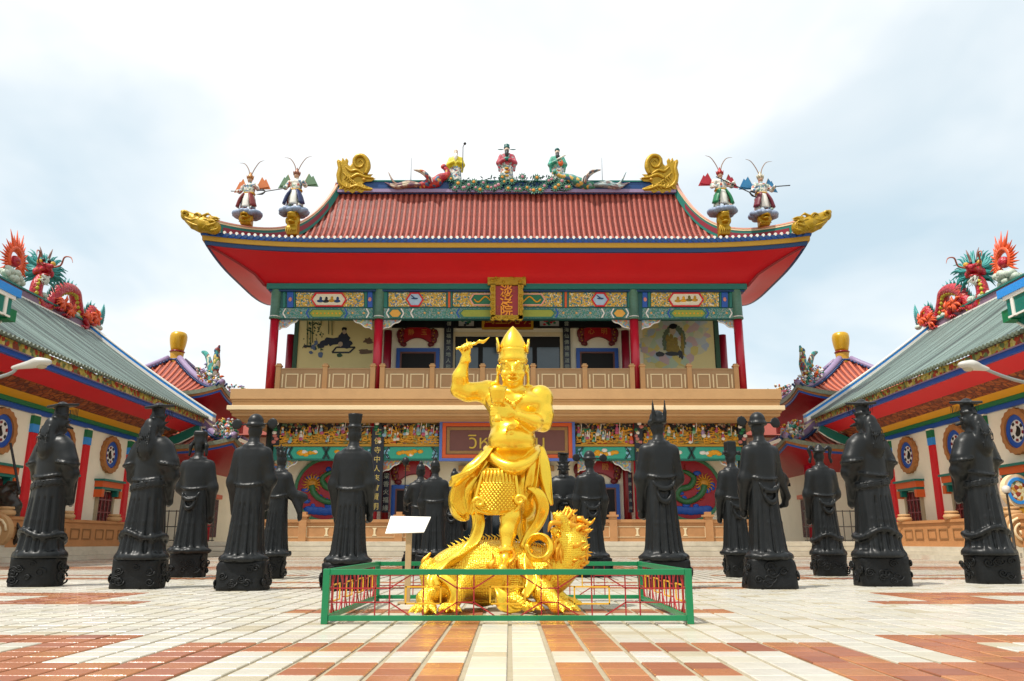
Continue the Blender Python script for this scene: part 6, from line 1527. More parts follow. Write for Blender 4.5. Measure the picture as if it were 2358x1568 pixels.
S.cap(g(1185,1350,-.2),g(1178,1378,-.34),.12,.085,.04); S.cap(g(1178,1378,-.34),g(1210,1392,-.42),.08,.06,.03); paw((g(1218,1398,-.45)[0],YG-.45,.07),.8,-.5,.065)
S.cap(g(1240,1340,.2),g(1300,1385,.2),.12,.07,.04); paw((g(1305,1390,.2)[0],YG+.2,.07),1,-.3,.07)
# tail
S.path([np.array(p) for p in smoothpath([g(1005,1335,-.05),g(988,1330,-.2),g(980,1310,-.25),g(990,1295,-.24),g(1000,1302,-.22),g(997,1312,-.2)],4)],[.12,.085,.06,.045,.03,.02],.02)
# head: upturned muzzle, open jaws
S.ell(g(1312,1246,-.1),(.15,.16,.16),.05); S.cap(g(1306,1228,-.14),g(1290,1196,-.22),.105,.075,.04); S.ell(g(1286,1190,-.24),(.06,.06,.045),.03)
S.cap(g(1292,1250,-.2),g(1276,1222,-.3),.07,.04,.03); S.ell(g(1284,1230,-.26),(.03,.06,.05),.02,sub=True)
for q in(-1,1):
    S.ell(g(1308,1222,-.14)+np.array((q*.07,-.05,.03)),.036,.012); S.ell(g(1284,1188,-.25)+np.array((q*.035,-.02,.02)),.026,.012)
    S.cap(g(1312,1222,-.1)+np.array((q*.06,0,.05)),g(1300,1180,-.02)+np.array((q*.1,.1,.0)),.032,.012,.015)
for i in range(5): S.cap(g(1280+i*5,1215+i*4,-.26),g(1277+i*5,1221+i*4,-.27),.012,.004,.004)
S.build('body',M_gscale,gd)
rr=random.Random(9)
b=MB()
for i in range(150):      # flame-like mane running back and down from the head
    u=rr.random(); c=Vector(g(1296+26*rr.random(),1200+85*u,-.2+.3*rr.random())); ang=rr.uniform(-.5,.5); L_=rr.uniform(.12,.23)
    d=Vector((.55+.4*rr.random(),rr.uniform(-.5,.4),-.7+.5*(1-u)+.3*ang)).normalized(); s=Vector((rr.uniform(-1,1),rr.uniform(-1,1),rr.uniform(-1,1)))*.05
    b.tube(smoothpath([c,c+d*L_*.4+s,c+d*L_*.75-s*.6,c+d*L_+Vector((.02,0,.05))],3),[.036,.034,.022,.003],6)
b.build('mane',M_gmane,gd,smooth=True,kind='stuff')
b=MB()
for i in range(26): 
    c=Vector(g(1276+18*rr.random(),1230+28*rr.random(),-.3+.16*rr.random())); b.tube(smoothpath([c,c+Vector((rr.uniform(-.05,.03),-.03,-.09)),c+Vector((rr.uniform(-.08,.05),-.02,-.18))],3),[.025,.022,.003],5)
for i in range(20):
    c=Vector(g(1284+30*rr.random(),1188+22*rr.random(),-.2+.1*rr.random())); b.tube(smoothpath([c,c+Vector((rr.uniform(-.02,.06),.03,.05)),c+Vector((rr.uniform(.0,.12),.05,.11))],3),[.022,.018,.003],5)
b.build('beard_and_brow_tufts',M_gmane,gd,smooth=True,kind='stuff')
b=MB()
for i in range(5,27):
    p=Vector(sp[i]); r=lerpl([.16,.23,.27,.27,.26,.23,.2,.19],len(sp))[i]; q=p+Vector((0,0,r*.97)); b.tube([q,q+Vector((.015,0,.05)),q+Vector((-.035,0,.085))],[.034,.024,.003],6,flat=(1,.45))
    m=p+(Vector(sp[i+1])-p)*.5 if i<len(sp)-1 else p; q=m+Vector((0,0,r*.97)); b.tube([q,q+Vector((.012,0,.04)),q+Vector((-.03,0,.07))],[.03,.02,.003],6,flat=(1,.45))
b.build('back_spines',M_gold,gd,smooth=True,kind='stuff')
for pts in(((1135,1318,-.3),(1128,1302,-.33),(1138,1288,-.33),(1132,1272,-.34)),((1176,1322,-.32),(1168,1300,-.34),(1184,1282,-.35),(1178,1262,-.35)),((1200,1315,-.3),(1192,1298,-.32),(1198,1282,-.33)),((1262,1335,-.3),(1268,1310,-.32),(1258,1290,-.33))):
    MB().tube(smoothpath([Vector(g(*p)) for p in pts],5),[.05,.045,.03,.004],8,flat=(1,.5)).build('flame_lick',M_gmane,gd,smooth=True)
for pts in(((985,1310,-.25),(975,1295,-.26),(984,1282,-.26),(992,1272,-.25)),((1290,1205,-.3),(1270,1205,-.36),(1262,1225,-.36)),((1318,1228,-.1),(1338,1240,-.1),(1346,1236,-.1)),((1322,1262,-.12),(1348,1275,-.14),(1352,1292,-.14))):
    MB().tube(smoothpath([Vector(g(*p)) for p in pts],5),[.034,.028,.004],6).build('curled_lock',M_gmane,gd,smooth=True)

# ================================================================ fence round the golden statue
M_fgreen=mat('fence_green_enamel','#0b7a49',.35,var=.1,scale=4,dirt=.08); M_fred=mat('fence_red_enamel','#a01c22',.42,var=.12); M_fyel=mat('fence_yellow_enamel','#dba616',.42,var=.1)
fe=thing('low_fence','low green fence with red bars and yellow squares round the golden statue','fence',(0,8.92,0))
ZT=at(1170,1310,7.49).z; FX,FY0,FY1=1.615,7.49,10.35; R_=.05
cn=[(-FX-.02,FY0),(FX-.02,FY0),(FX,FY1),(-FX-.02,FY1)]
for x,y in cn: MB().box(x-.03,x+.03,y-.03,y+.03,0,ZT+.002).build('post',M_fgreen,fe,bevel=.004)
for i in range(4):
    a,b_=cn[i],cn[(i+1)%4]; A,B=Vector((a[0],a[1],0)),Vector((b_[0],b_[1],0)); d=(B-A); L_=d.length; d.normalize(); c=(A+B)/2
    e0,e1=A+d*.03,B-d*.03
    side=MB().bar(e0+Vector((0,0,ZT-.026)),e1+Vector((0,0,ZT-.026)),.05).build('top_rail',M_fgreen,fe,bevel=.004)
    MB().bar(e0+Vector((0,0,.05)),e1+Vector((0,0,.05)),.045).build('bottom_rail',M_fgreen,fe,bevel=.004)
    z0,z1=.07,ZT-.052; zm=(z0+z1)/2; r=.006
    def rod(u0,za,u1,zb,m=M_fred,n='bar',w=.011):
        MB().bar(c+d*u0+Vector((0,0,za)),c+d*u1+Vector((0,0,zb)),w).build(n,m,fe)
    nU=3 if L_>2.6 else 2
    cs=[(k-(nU-1)/2)*.75 for k in range(nU)]
    if i in(1,3): cs=[-.95,-.32,.32,.95]; 
    hw=.3 if i not in(1,3) else .24
    for u in cs:
        for q in(-1,1):
            rod(u+q*hw,z0,u+q*hw,z1); rod(u+q*hw,zm+.06,u+q*.115,z1); rod(u+q*hw,zm-.06,u+q*.115,z0)
        rod(u,z0,u,z1)
        for za,zb,ua,ub in((zm-.072,zm-.072,-.16,.16),(zm+.072,zm+.072,-.16,.16),(zm-.078,zm+.078,-.155,-.155),(zm-.078,zm+.078,.155,.155)):
            off=Vector((d.y,-d.x,0))*.008; MB().bar(c+d*(u+ua)+off+Vector((0,0,za)),c+d*(u+ub)+off+Vector((0,0,zb)),.0125).build('yellow_square_bar',M_fyel,fe)
    for k in range(len(cs)+1):
        ua=cs[k-1]+hw if k>0 else -L_/2+.03; ub=cs[k]-hw if k<len(cs) else L_/2-.03
        if ub-ua>.02:
            rod(ua,zm+.06,ub,zm+.06); rod(ua,zm-.06,ub,zm-.06)
            if k in(0,len(cs)): rod((ua+ub)/2+(.14 if k==0 else -.14),z0,(ua+ub)/2+(.14 if k==0 else -.14),z1)
# white notice board on a post
gp=gnd(937,1390); nb=thing('notice_board','blank white tilted notice board on a pale post inside the fence','sign',(gp.x,gp.y,0))
yb_=gp.y
def q_(x,y,dy): return at(x,y,yb_+dy)
b=MB(); A=[q_(887,1228,-.06),q_(976,1225,-.06),q_(992,1190,.08),q_(900,1188,.08)]; nrm=(A[1]-A[0]).cross(A[3]-A[0]).normalized()
b.add([p for p in A]+[p-nrm*.014 for p in A],[(0,1,2,3),(7,6,5,4),(0,4,5,1),(1,5,6,2),(2,6,7,3),(3,7,4,0)]); b.build('board',mat('white_board','#eceae4',.45,var=.02),nb)
zt_=q_(937,1222,0).z
MB().box(gp.x-.035,gp.x+.035,yb_-.02,yb_+.02,0,zt_).build('post',mat('pale_wood_post','#b59a72',.7,var=.2,scale=9),nb,bevel=.004)
MB().box(gp.x-.1,gp.x+.1,yb_-.09,yb_+.09,0,.02).build('foot',mat('pale_wood_post','#b59a72',.7),nb)
# thin pole behind
# ================================================================ street lamps
for sx,(x,y),tip in((-1,(60,842),(113,832)),(1,(2245,845),(2212,838))):
    a=at(x,y,22); e=at(*tip,22); o=at(0 if sx<0 else 2358,868 if sx<0 else 880,22)
    t=thing('street_lamp','grey street lamp head reaching in over the %s wing'%('left' if sx<0 else 'right'),'street lamp',(sx*17.2,22,0),group='street lamps at the edges')
    MB().lathe([(.16,0),(.16,.4),(.1,.5),(.07,4.2)],(sx*17.2,22,0),14).build('pole',mat('galvanised_steel','#8f9494',.4,metal=.5),t,smooth=True)
    MB().tube(smoothpath([(sx*17.2,22,4.15),(sx*16.8,22,4.55),(o.x,22,o.z),(a.x-sx*-.25,22,a.z-.05)],6),[.07,.06,.05,.045],10).build('arm',mat('galvanised_steel','#8f9494',.4,metal=.5),t,smooth=True)
    S=SDF((min(a.x,e.x)-.9,21.6,a.z-.5),(max(a.x,e.x)+.9,22.4,a.z+.5),.03)
    S.cap((a.x+sx*.35,22,a.z-.06),(e.x+sx*.3,22,e.z-.04),.06,.15,.05); S.ell((e.x+sx*.22,22,e.z-.02),(.3,.17,.12),.06)
    S.build('lamp_head',mat('lamp_white_shell','#b9b7b0',.4,var=.1),t)
    MB().ball((e.x+sx*.2,22,e.z-.12),(.16,.12,.1),12,8).build('lens',mat('lamp_lens','#a39a84',.15),t,smooth=True)
# ================================================================ ornaments on the hall roof
O_arm=ornament('painted_armour',['#c9c6bc','#dedad0','#7d9a86','#b9b4ac','#a8503a','#d8d4c8','#5f7f9a'],9,bump=.3)
def prox(y0,Y): return zz(y0,Y)
# gilded ridge-end dragons
for sgn in(-1,1):
    f=lambda x: x if sgn<0 else 2337.5-x
    def c(x,y,dy=0): return np.array(at(f(x),y,YC+dy))
    t=thing('ridge_end_dragon','gilded curled ridge-end dragon on the %s end of the hall ridge'%('left' if sgn<0 else 'right'),'roof ornament',(at(f(818),440,YC).x,YC,ridge_z),group='gilded ridge-end dragons')
    OUT=[(775,372),(778,386),(774,402),(776,419),(783,430),(778,437),(790,436),(794,444),(802,440),(812,446),(820,440),(832,445),(840,440),(854,440),(860,434),(847,429),(835,424),(840,419),(855,418),(866,411),(852,408),(860,401),(845,401),(837,399),(847,386),(851,374),(846,361),(836,354),(821,355),(812,364),(811,376),(806,382),(801,379),(803,370),(797,363),(794,370),(789,362),(786,371),(778,366)]
    b=MB(); b.prism(OUT,lambda u,v:tuple(c(u,v,.36)),lambda u,v:tuple(c(u,v,-.36))); b.build('body',M_gilt,t,bevel=.1)
    r=MB()
    def line(pts,w): r.tube(smoothpath([Vector(c(x_,y_,-.38)) for x_,y_ in pts],5),w,7)
    line([(842,400),(848,386),(846,370),(836,359),(822,360),(816,371),(821,383),(832,384),(837,375),(830,368),(825,373)],[.12,.16,.15,.14,.13,.11,.09,.08,.06,.05,.03])
    line([(780,372),(783,390),(780,410),(788,426),(806,434)],[.06,.1,.12,.1,.05]); line([(796,384),(808,394),(822,392),(838,402)],[.05,.1,.1,.06]); line([(808,410),(824,402),(842,408),(860,410)],[.1,.12,.1,.05]); line([(806,432),(822,428),(840,434),(856,436)],[.1,.1,.09,.04])
    for q in range(7): line([(790+q*4,398+q*4.5),(797+q*4.5,404+q*3.5),(793+q*5,413+q*3.4)],[.03,.07,.03])
    for q in range(6): line([(786+q*9,436),(790+q*9,430),(788+q*9,423)],[.03,.08,.02])
    r.build('carved_relief',M_gilt,t,smooth=True,kind='stuff')
    for dy in(-.44,.44): MB().ball(c(838,413,dy),(.11,.08,.1),8,6).build('eye',M_ochre,t,smooth=True)
# gilded dragon heads at the eave corners
for sgn in(-1,1):
    f=lambda x: x if sgn<0 else 2331-x
    YK=YE-.35
    def c(x,y,dy=0): return np.array(at(f(x),y,YK+dy+ (x-498)*-.004))
    t=thing('eave_dragon_head','gilded dragon head on the %s upturned eave corner of the hall'%('left' if sgn<0 else 'right'),'roof ornament',tuple(c(480,530)),group='gilded dragon heads on the eave corners')
    a=c(405,550); b=c(510,470); lo=np.minimum(a,b)-.2; hi=np.maximum(a,b)+.2
    S=SDF((lo[0],YK-1,lo[2]),(hi[0],YK+1.2,hi[2]),.034)
    S.path([c(492,524),c(470,517),c(450,508),c(432,498)],[.38,.42,.36,.28],.1); S.ell(c(427,496),(.24,.26,.28),.08); S.ell(c(423,489),(.16,.2,.14),.06); S.path([c(462,528),c(445,521),c(430,509)],[.2,.16,.1],.06)
    for q in(-1,1):
        S.ell(c(452,498,q*.25),.13,.04); S.ell(c(424,488,q*.12),.08,.03); S.path([c(462,500,q*.2),c(478,492,q*.25),c(486,496,q*.25)],[.1,.07,.03],.03)
        for k in range(7): S.cap(c(478+2*k,508+3.5*k,q*.3),c(492+1.5*k,502+5*k,q*.36),.09,.02,.04)
    for k in range(4): S.cap(c(455+k*8,500+k*3),c(461+k*8,492+k*3.5),.09,.02,.04)
    S.build('head',M_gilt,t)
    r=MB(); rr=random.Random(3)
    for k in range(34):
        x_=478+rr.uniform(-6,10); y_=505+rr.uniform(0,26); dy=rr.uniform(-.42,.42); r.tube(smoothpath([Vector(c(x_,y_,dy)),Vector(c(x_+9,y_-4+rr.uniform(-5,4),dy*1.1)),Vector(c(x_+rr.uniform(14,22),y_+rr.uniform(-9,5),dy*1.15))],3),[.09,.07,.008],5)
    r.build('mane',M_gilt,t,smooth=True,kind='stuff')
    r=MB()
    for pts in(((425,500),(440,506),(456,505),(470,511)),((430,509),(446,517),(464,521)),((447,494),(455,491),(462,496),(458,503),(450,503)),((420,492),(425,486),(432,489),(429,496)),((462,512),(472,505),(484,509)),((466,526),(476,518),(488,521))):
        for dy in(-.36,): r.tube(smoothpath([Vector(c(x_,y_,dy)) for x_,y_ in pts],4),[.05,.075,.04],6)
    r.build('carved_relief',M_gilt,t,smooth=True,kind='stuff')
# warriors on cloud bases
FLAG={0:('#c06a32','orange'),1:('#5a7a5a','green'),2:('#a8182c','red'),3:('#2a78a8','blue')}
def warrior(k,cx,yh,yb,yped,Y,label,rz,skirt,weapon):
    t=thing('roof_warrior',label,'statue',tuple(at(cx,yped,Y)),0,'painted warriors on the hall roof')
    z0=at(cx,yb,Y); H=at(cx,yh,Y).z-z0.z; x0=z0.x; s=H/2.2
    def c(x,y,z): cs,sn=math.cos(rz),math.sin(rz); return np.array((x0+(x*cs-y*sn)*s,Y+(x*sn+y*cs)*s,z0.z+z*s))
    def sdf(h=.04): return SDF((x0-1.3*s,Y-1.1*s,z0.z-.1),(x0+1.3*s,Y+1.1*s,z0.z+2.6*s),h)
    S=sdf(); 
    S.cap(c(-.28,0,.1),c(-.2,0,.65),.16*s,.2*s,.05); S.cap(c(.3,-.05,.12),c(.18,0,.65),.16*s,.2*s,.05); S.cap(c(-.28,0,.1),c(-.3,-.25,.08),.12*s,.08*s,.05); S.cap(c(.3,-.05,.12),c(.34,-.28,.1),.12*s,.08*s,.05)
    S.ell(c(0,0,.85),(.3*s,.24*s,.25*s),.08); S.ell(c(0,0,1.2),(.3*s,.2*s,.34*s),.08); S.ell(c(0,0,1.45),(.36*s,.2*s,.14*s),.06)
    S.cap(c(-.33,0,1.45),c(-.5,-.1,1.12),.13*s,.11*s,.05); S.cap(c(-.5,-.1,1.12),c(-.4,-.42,1.0),.1*s,.08*s,.04); S.ell(c(-.4,-.44,1.0),.09*s,.03)
    S.cap(c(.33,0,1.45),c(.52,-.1,1.2),.13*s,.11*s,.05); S.cap(c(.52,-.1,1.2),c(.5,-.42,1.25),.1*s,.08*s,.04); S.ell(c(.5,-.44,1.25),.09*s,.03)
    S.cap(c(0,0,1.5),c(0,0,1.7),.1*s,.1*s,.03); S.build('figure',O_arm,t)
    S=sdf(); S.ell(c(0,-.02,1.78),(.13*s,.14*s,.16*s),.03); S.ell(c(0,-.15,1.76),(.03*s,.04*s,.03*s),.02); S.build('head',mat('warrior_face','#b08a70',.5,var=.3),t)
    b=MB(); b.lathe([(.15*s,0),(.17*s,.08*s),(.13*s,.2*s),(.06*s,.3*s),(.02*s,.42*s)],tuple(c(0,0,1.82)),12); 
    for i in range(5): a=-PI+PI*i/4; b.tube([c(.14*math.cos(a),.14*math.sin(a),1.86),c(.2*math.cos(a),.2*math.sin(a),2.02)],[.05*s,.01],5)
    b.build('helmet',mat('helmet_%d'%k,('#a8703a','#8a5a48','#a02a2a','#b8b09a')[k],.4,metal=.3,var=.3),t,smooth=True)
    for q in(-1,1): MB().tube(smoothpath([c(q*.06,0,2.1),c(q*.18,.05,2.45),c(q*.42,.05,2.78),c(q*.72,0,2.84)],5),[.03,.028,.022,.006],6).build('pheasant_plume',mat('plume_brown','#8a6a52',.6),t,smooth=True)
    fc=mat('flag_%d'%k,FLAG[k][0],.5,var=.15)
    for q in(-1,1):
        for w in(0,1):
            P=[c(q*.25,.2+.05*w,1.35),c(q*(.55+.2*w),.22+.05*w,2.0-.1*w),c(q*(.95+.1*w),.24+.05*w,1.42-.12*w)]; b=MB(); n_=np.array((0,.02,0)); b.add([p-n_ for p in P]+[p+n_ for p in P],[(0,1,2),(5,4,3),(0,3,4,1),(1,4,5,2),(2,5,3,0)]); b.build('back_flag',fc,t)
            if w==0: MB().tube([P[0],P[1]],.02,5).build('flag_pole',M_ochre,t)
    for i,(xx,mm) in enumerate(((-.34,skirt),(0,M_whitep),(.34,skirt))):
        b=MB(); b.tube(smoothpath([c(xx*.5,-.2,.95),c(xx,-.26,.6),c(xx*1.35,-.26,.2)],4),[.14*s,.2*s,.22*s],10,flat=(1,.4)); b.build('skirt_panel',mm,t,smooth=True)
    MB().tube([c(.3*math.cos(a),.23*math.sin(a),.98) for a in np.linspace(0,2*PI,16)],.05*s,6).build('belt',M_ochre,t,smooth=True)
    MB().ball(c(0,-.27,.35),(.1*s,.05*s,.12*s),8,6).build('apron_disc',M_orangep,t,smooth=True)
    if weapon: 
        MB().tube([c(*weapon[0]),c(*weapon[1])],.03,6).build('weapon_shaft',M_black,t)
        d=(c(*weapon[1])-c(*weapon[0])); d/=np.linalg.norm(d)
        for q in((-1,1) if k in(1,2) else ()): MB().tube(smoothpath([c(*weapon[1]),c(*weapon[1])+d*.18+np.array((0,0,q*.12)),c(*weapon[1])+d*.5+np.array((0,0,q*.1))],4),[.03,.06,.01],6).build('weapon_fork',M_black,t,smooth=True)
    # cloud slab and gilded dragon-head pedestal
    b=MB(); rr=random.Random(k)
    zc=z0.z-.18
    for i in range(18): a=2*PI*i/18; b.ball((x0+.62*math.cos(a),Y+.5*math.sin(a),zc+rr.uniform(-.05,.05)),(.26,.24,.17),8,6)
    b.ball((x0,Y,zc),(.6,.5,.17),14,8); b.build('cloud_base',mat('cloud_blue_grey','#7f8fa8',.5,var=.3,scale=4),t,smooth=True)
    zb=at(cx,yped,Y).z
    S=SDF((x0-.75,Y-.95,zb-.1),(x0+.75,Y+.75,zc+.1),.04); hh=zc-zb
    S.box((x0,Y,zb+hh/2),(.3,.3,hh/2),.06,.08); S.ell((x0,Y-.3,zb+hh*.72),(.3,.32,.22),.08); S.ell((x0,Y-.52,zb+hh*.8),(.24,.18,.1),.06); S.ell((x0,Y-.45,zb+hh*.48),(.2,.24,.08),.05); S.ell((x0,Y-.6,zb+hh*.63),(.2,.24,.06),.03,sub=True)
    for q in(-1,1): S.ell((x0+q*.17,Y-.45,zb+hh*.92),.1,.04); S.ell((x0+q*.33,Y-.15,zb+hh*.6),(.08,.16,.2),.04)
    for i in range(6): S.cap((x0-.28+.11*i,Y-.3,zb+hh*.3),(x0-.3+.12*i,Y-.42,zb+.05),.06,.02,.03)
    S.build('dragon_head_pedestal',M_gilt,t)
NAVY=mat('warrior_navy','#24305a',.5,var=.3)
warrior(0,570,398,488,520,42.7,'roof warrior with orange flags, outer one on the left hip of the hall',rad(-12),mat('warrior_maroon','#7a2a2a',.5,var=.3),((-.4,-.44,1.0),(-.75,-.5,1.02)))
warrior(1,678,388,482,544,42.0,'roof warrior with green flags and fork, left side of the hall roof',rad(-6),NAVY,((-.35,-.44,.95),(-1.35,-.5,.8)))
warrior(2,1663,387,481,544,42.0,'roof warrior with red flags and fork, right side of the hall roof',rad(8),M_green,((-.4,-.44,1.5),(1.25,-.5,.75)))
warrior(3,1757,396,490,522,42.7,'roof warrior with blue flags, outer one on the right hip of the hall',rad(10),mat('warrior_wine','#6a1f30',.5,var=.3),((.5,-.44,1.25),(1.3,-.5,1.35)))
# three deities on the ridge
def deity(cx,ytop,label,m_rob,m_man,hat,beard,extra):
    Y=YC; z0=ridge_z-.05; x0=at(cx,ytop,Y).x; H=at(cx,ytop,Y).z-z0; t=thing('ridge_deity',label,'statue',(x0,Y,z0),0,'deity figures on the hall ridge',local=True); s=H
    S=SDF((-.34*s,-.3*s,-.02),(.34*s,.3*s,s*1.05),.018*s)
    S.robe([(0,.17*s,.14*s,0,0),(.3*s,.15*s,.12*s,0,0),(.55*s,.13*s,.1*s,0,0)],.02,lambda th,z:.05*np.sin(9*th)); S.build('robe',m_rob,t)
    S=SDF((-.34*s,-.3*s,-.02),(.34*s,.3*s,s*1.05),.018*s)
    S.robe([(.42*s,.15*s,.11*s,0,0),(.6*s,.16*s,.11*s,0,0),(.72*s,.14*s,.09*s,0,0),(.78*s,.07*s,.06*s,0,0)],.03)
    for q in(-1,1): S.cap((q*.14*s,0,.7*s),(q*.2*s,-.03*s,.5*s),.055*s,.06*s,.03*s); S.cap((q*.2*s,-.03*s,.5*s),(q*.07*s,-.15*s,.53*s),.06*s,.045*s,.03*s); S.cap((q*.19*s,-.03*s,.5*s),(q*.18*s,-.03*s,.3*s),.045*s,.03*s,.03*s)
    S.build('mantle',m_man,t)
    S=SDF((-.2*s,-.2*s,.7*s),(.2*s,.2*s,s*1.02),.014*s); S.ell((0,-.01*s,.86*s),(.06*s,.065*s,.08*s),.01); S.cap((0,0,.74*s),(0,0,.84*s),.04*s,.04*s,.02*s); S.ell((0,-.075*s,.86*s),(.014*s,.02*s,.016*s),.01*s); S.build('head',mat('deity_face','#c9b09a',.5),t)
    if beard: MB().tube([(0,-.07*s,.82*s),(0,-.1*s,.7*s),(0,-.11*s,.58*s)],[.045*s,.05*s,.01],8).build('beard',beard,t,smooth=True)
    extra(t,s)
    return t
def ex1(t,s):
    MB().tube([(.2*s,-.12*s,.3*s),(.2*s,-.12*s,1.0*s),(.24*s,-.12*s,1.1*s)],.012*s,6).build('staff',mat('staff_grey','#4a4a52',.5),t); MB().ball((.25*s,-.12*s,1.1*s),.04*s,8,6).build('staff_knob',M_black,t,smooth=True)
    MB().ball((0,.0,.92*s),(.058*s,.06*s,.06*s),10,8).build('bald_crown',mat('deity_face','#c9b09a',.5),t,smooth=True)
def ex2(t,s):
    MB().lathe([(.07*s,.9*s),(.075*s,.94*s),(.06*s,.95*s),(.07*s,1.0*s),(.04*s,1.02*s)],(0,0,0),12).build('hat',M_dkteal,t,smooth=True)
    for q in(-1,1): MB().ball((q*.15*s,0,.88*s),(.08*s,.012*s,.014*s),8,5).build('hat_wing',M_dkteal,t,smooth=True)
    MB().ball((0,-.15*s,.56*s),(.1*s,.04*s,.05*s),8,6).build('sceptre',M_teal,t,smooth=True)
    for i in range(3): MB().ball((0,-.13*s,(.12+.1*i)*s),(.06*s,.03*s,.03*s),8,5).build('robe_medallion',M_ochre,t,smooth=True)
def ex3(t,s):
    MB().lathe([(.065*s,.9*s),(.07*s,.95*s),(.04*s,.99*s)],(0,0,0),12).build('hat',M_dkteal,t,smooth=True)
    MB().tube([(-.02*s,-.14*s,.6*s),(.2*s,-.16*s,.72*s)],[.02*s,.03*s],6).build('scroll',M_whitep,t,smooth=True); MB().ball((.08*s,-.14*s,.5*s),(.07*s,.05*s,.09*s),8,6).build('bundle',M_orangep,t,smooth=True)
deity(1050,343,'ridge deity in yellow mantle with long white beard and staff',O_arm,mat('deity_yellow','#c9b818',.45,var=.15),0,M_whitep,ex1)
deity(1167,334,'ridge deity in red mantle with winged hat at the centre of the hall ridge',O_arm,ornament('deity_red_brocade',['#a8384a','#9a2a3a','#b8606a','#8a9a9a','#a8384a'],7,bump=.3),0,mat('black_beard','#1a1a1a',.5),ex2)
deity(1283,341,'ridge deity in green mantle holding a scroll',O_arm,ornament('deity_green_brocade',['#2a9478','#1f7a68','#4aa890','#2a8a78','#7a9a8a'],7,bump=.3),0,mat('black_beard','#1a1a1a',.5),ex3)
# phoenixes
for sgn in(-1,1):
    f=lambda x: x if sgn<0 else 2336-x
    def c(x,y,dy=0): return Vector(at(f(x),y,YC-.3+dy))
    red_=sgn<0
    t=thing('ridge_phoenix','%s phoenix with spread wings on the %s half of the hall ridge'%('red' if red_ else 'green and grey','left' if red_ else 'right'),'roof ornament',tuple(c(980,438)),group='phoenixes on the hall ridge')
    mb=ornament('phoenix_body_%d'%sgn,['#a8202c','#8f1a26','#c9a24a','#a8202c','#3a5a7a','#b8402c'] if red_ else ['#2f7a5a','#4a8a7a','#c9a24a','#2f6a5a','#8a9aa0','#3a5a7a'],5,bump=.5); mt=ornament('phoenix_tail_%d'%sgn,['#8a5a5a','#a08a7a','#6a4a5a','#b8a890','#8a6a5a'] if red_ else ['#8a9aa0','#6a8a8a','#b8b8b0','#7a6a6a','#9aa8a8'],4,bump=.5); mw=ornament('phoenix_wing_%d'%sgn,['#a8302a','#c9c0b0','#8a3a2a','#3a4a5a','#c98a4a'] if red_ else ['#8f8a8a','#c9c4b8','#5a6a7a','#3a4a5a','#9a7a6a'],4,bump=.5)
    MB().tube(smoothpath([c(965,428),c(985,424),c(1003,420),c(1015,410),c(1028,405),c(1030,395),c(1022,385)] if red_ else [c(965,428),c(985,426),c(1005,420),c(1020,412),c(1035,408),c(1050,402),c(1056,395)],5),[.18,.34,.36,.3,.24,.18,.12],10).build('body',mb,t,smooth=True)
    MB().ball(c(1022,384) if red_ else c(1057,396),(.2,.16,.18),8,6).build('head',mb,t,smooth=True); MB().tube([c(1024,384) if red_ else c(1058,396),c(1033,382) if red_ else c(1066,400)],[.09,.01],6).build('beak',M_yellow,t,smooth=True)
    for k,(y0,y1,dy) in enumerate(((428,420,0),(432,430,-.1),(425,412,.1))):
        MB().tube(smoothpath([c(970,427,dy),c(940,y0-4,dy),c(912,y0,dy),c(886+4*k,y1-8*k,dy)],6),[.2,.26,.2,.03],8,flat=(1,.5)).build('tail_feather',mt,t,smooth=True)
    for dy in(-.25,.3): MB().tube(smoothpath([c(990,424,dy),c(985,408,dy),c(972,396,dy),c(952,391,dy)],6),[.25,.42,.3,.03],8,flat=(1,.35)).build('wing',mw,t,smooth=True)
    for dy in(-.28,): MB().tube(smoothpath([c(996,420,dy),c(992,408,dy),c(980,398,dy)],5),[.12,.18,.03],8,flat=(1,.3)).build('wing_band',M_whitep,t,smooth=True)
# flower garland
gt=thing('flower_garland','garland of yellow-centred flowers along the middle of the hall ridge','garland',(BX,YC-.3,ZR))
rr=random.Random(4)
fl=MB()
for i in range(10):
    a=2*PI*i/10; fl.tube([(0,0,0),(.14*math.cos(a),-.02,.14*math.sin(a)),(.27*math.cos(a),-.08,.27*math.sin(a))],[.03,.06,.01],5)
flm=fl.mesh('flower',mat('flower_petal_jade','#4a7f68',.5,var=.4,scale=5)); fl=MB(); fl.ball((0,-.07,0),(.1,.06,.1),8,6); ctm=[fl.mesh('flower_centre',m_) for m_ in(mat('flower_centre_amber','#cc8a2a',.5),mat('flower_centre_rose','#b87a8a',.5))]
for i in range(34):
    x=1036+278*(i+.5)/34+rr.uniform(-3,3); y=rr.choice((410,420,430,435))+rr.uniform(-4,4); p=at(x,y,YC-.38)-OFF[gt]
    o=mkobj('flower',flm,gt); o.location=p; o.rotation_euler=(0,rr.uniform(0,6),0); s=rr.uniform(.8,1.15); o.scale=(s,)*3
    q=mkobj('flower_centre',rr.choice(ctm),o)
lf=MB()
for i in range(260):
    p=at(1032+286*rr.random(),408+32*rr.random(),YC-.3); a=rr.uniform(0,6.28); lf.tube([p,p+Vector((.1*math.cos(a),-.06,.1*math.sin(a))),p+Vector((.22*math.cos(a),-.08,.22*math.sin(a)))],[.02,.05,.005],4)
lf.build('leaves',mat('garland_leaf','#1f4a40',.5,var=.4),gt,kind='stuff')
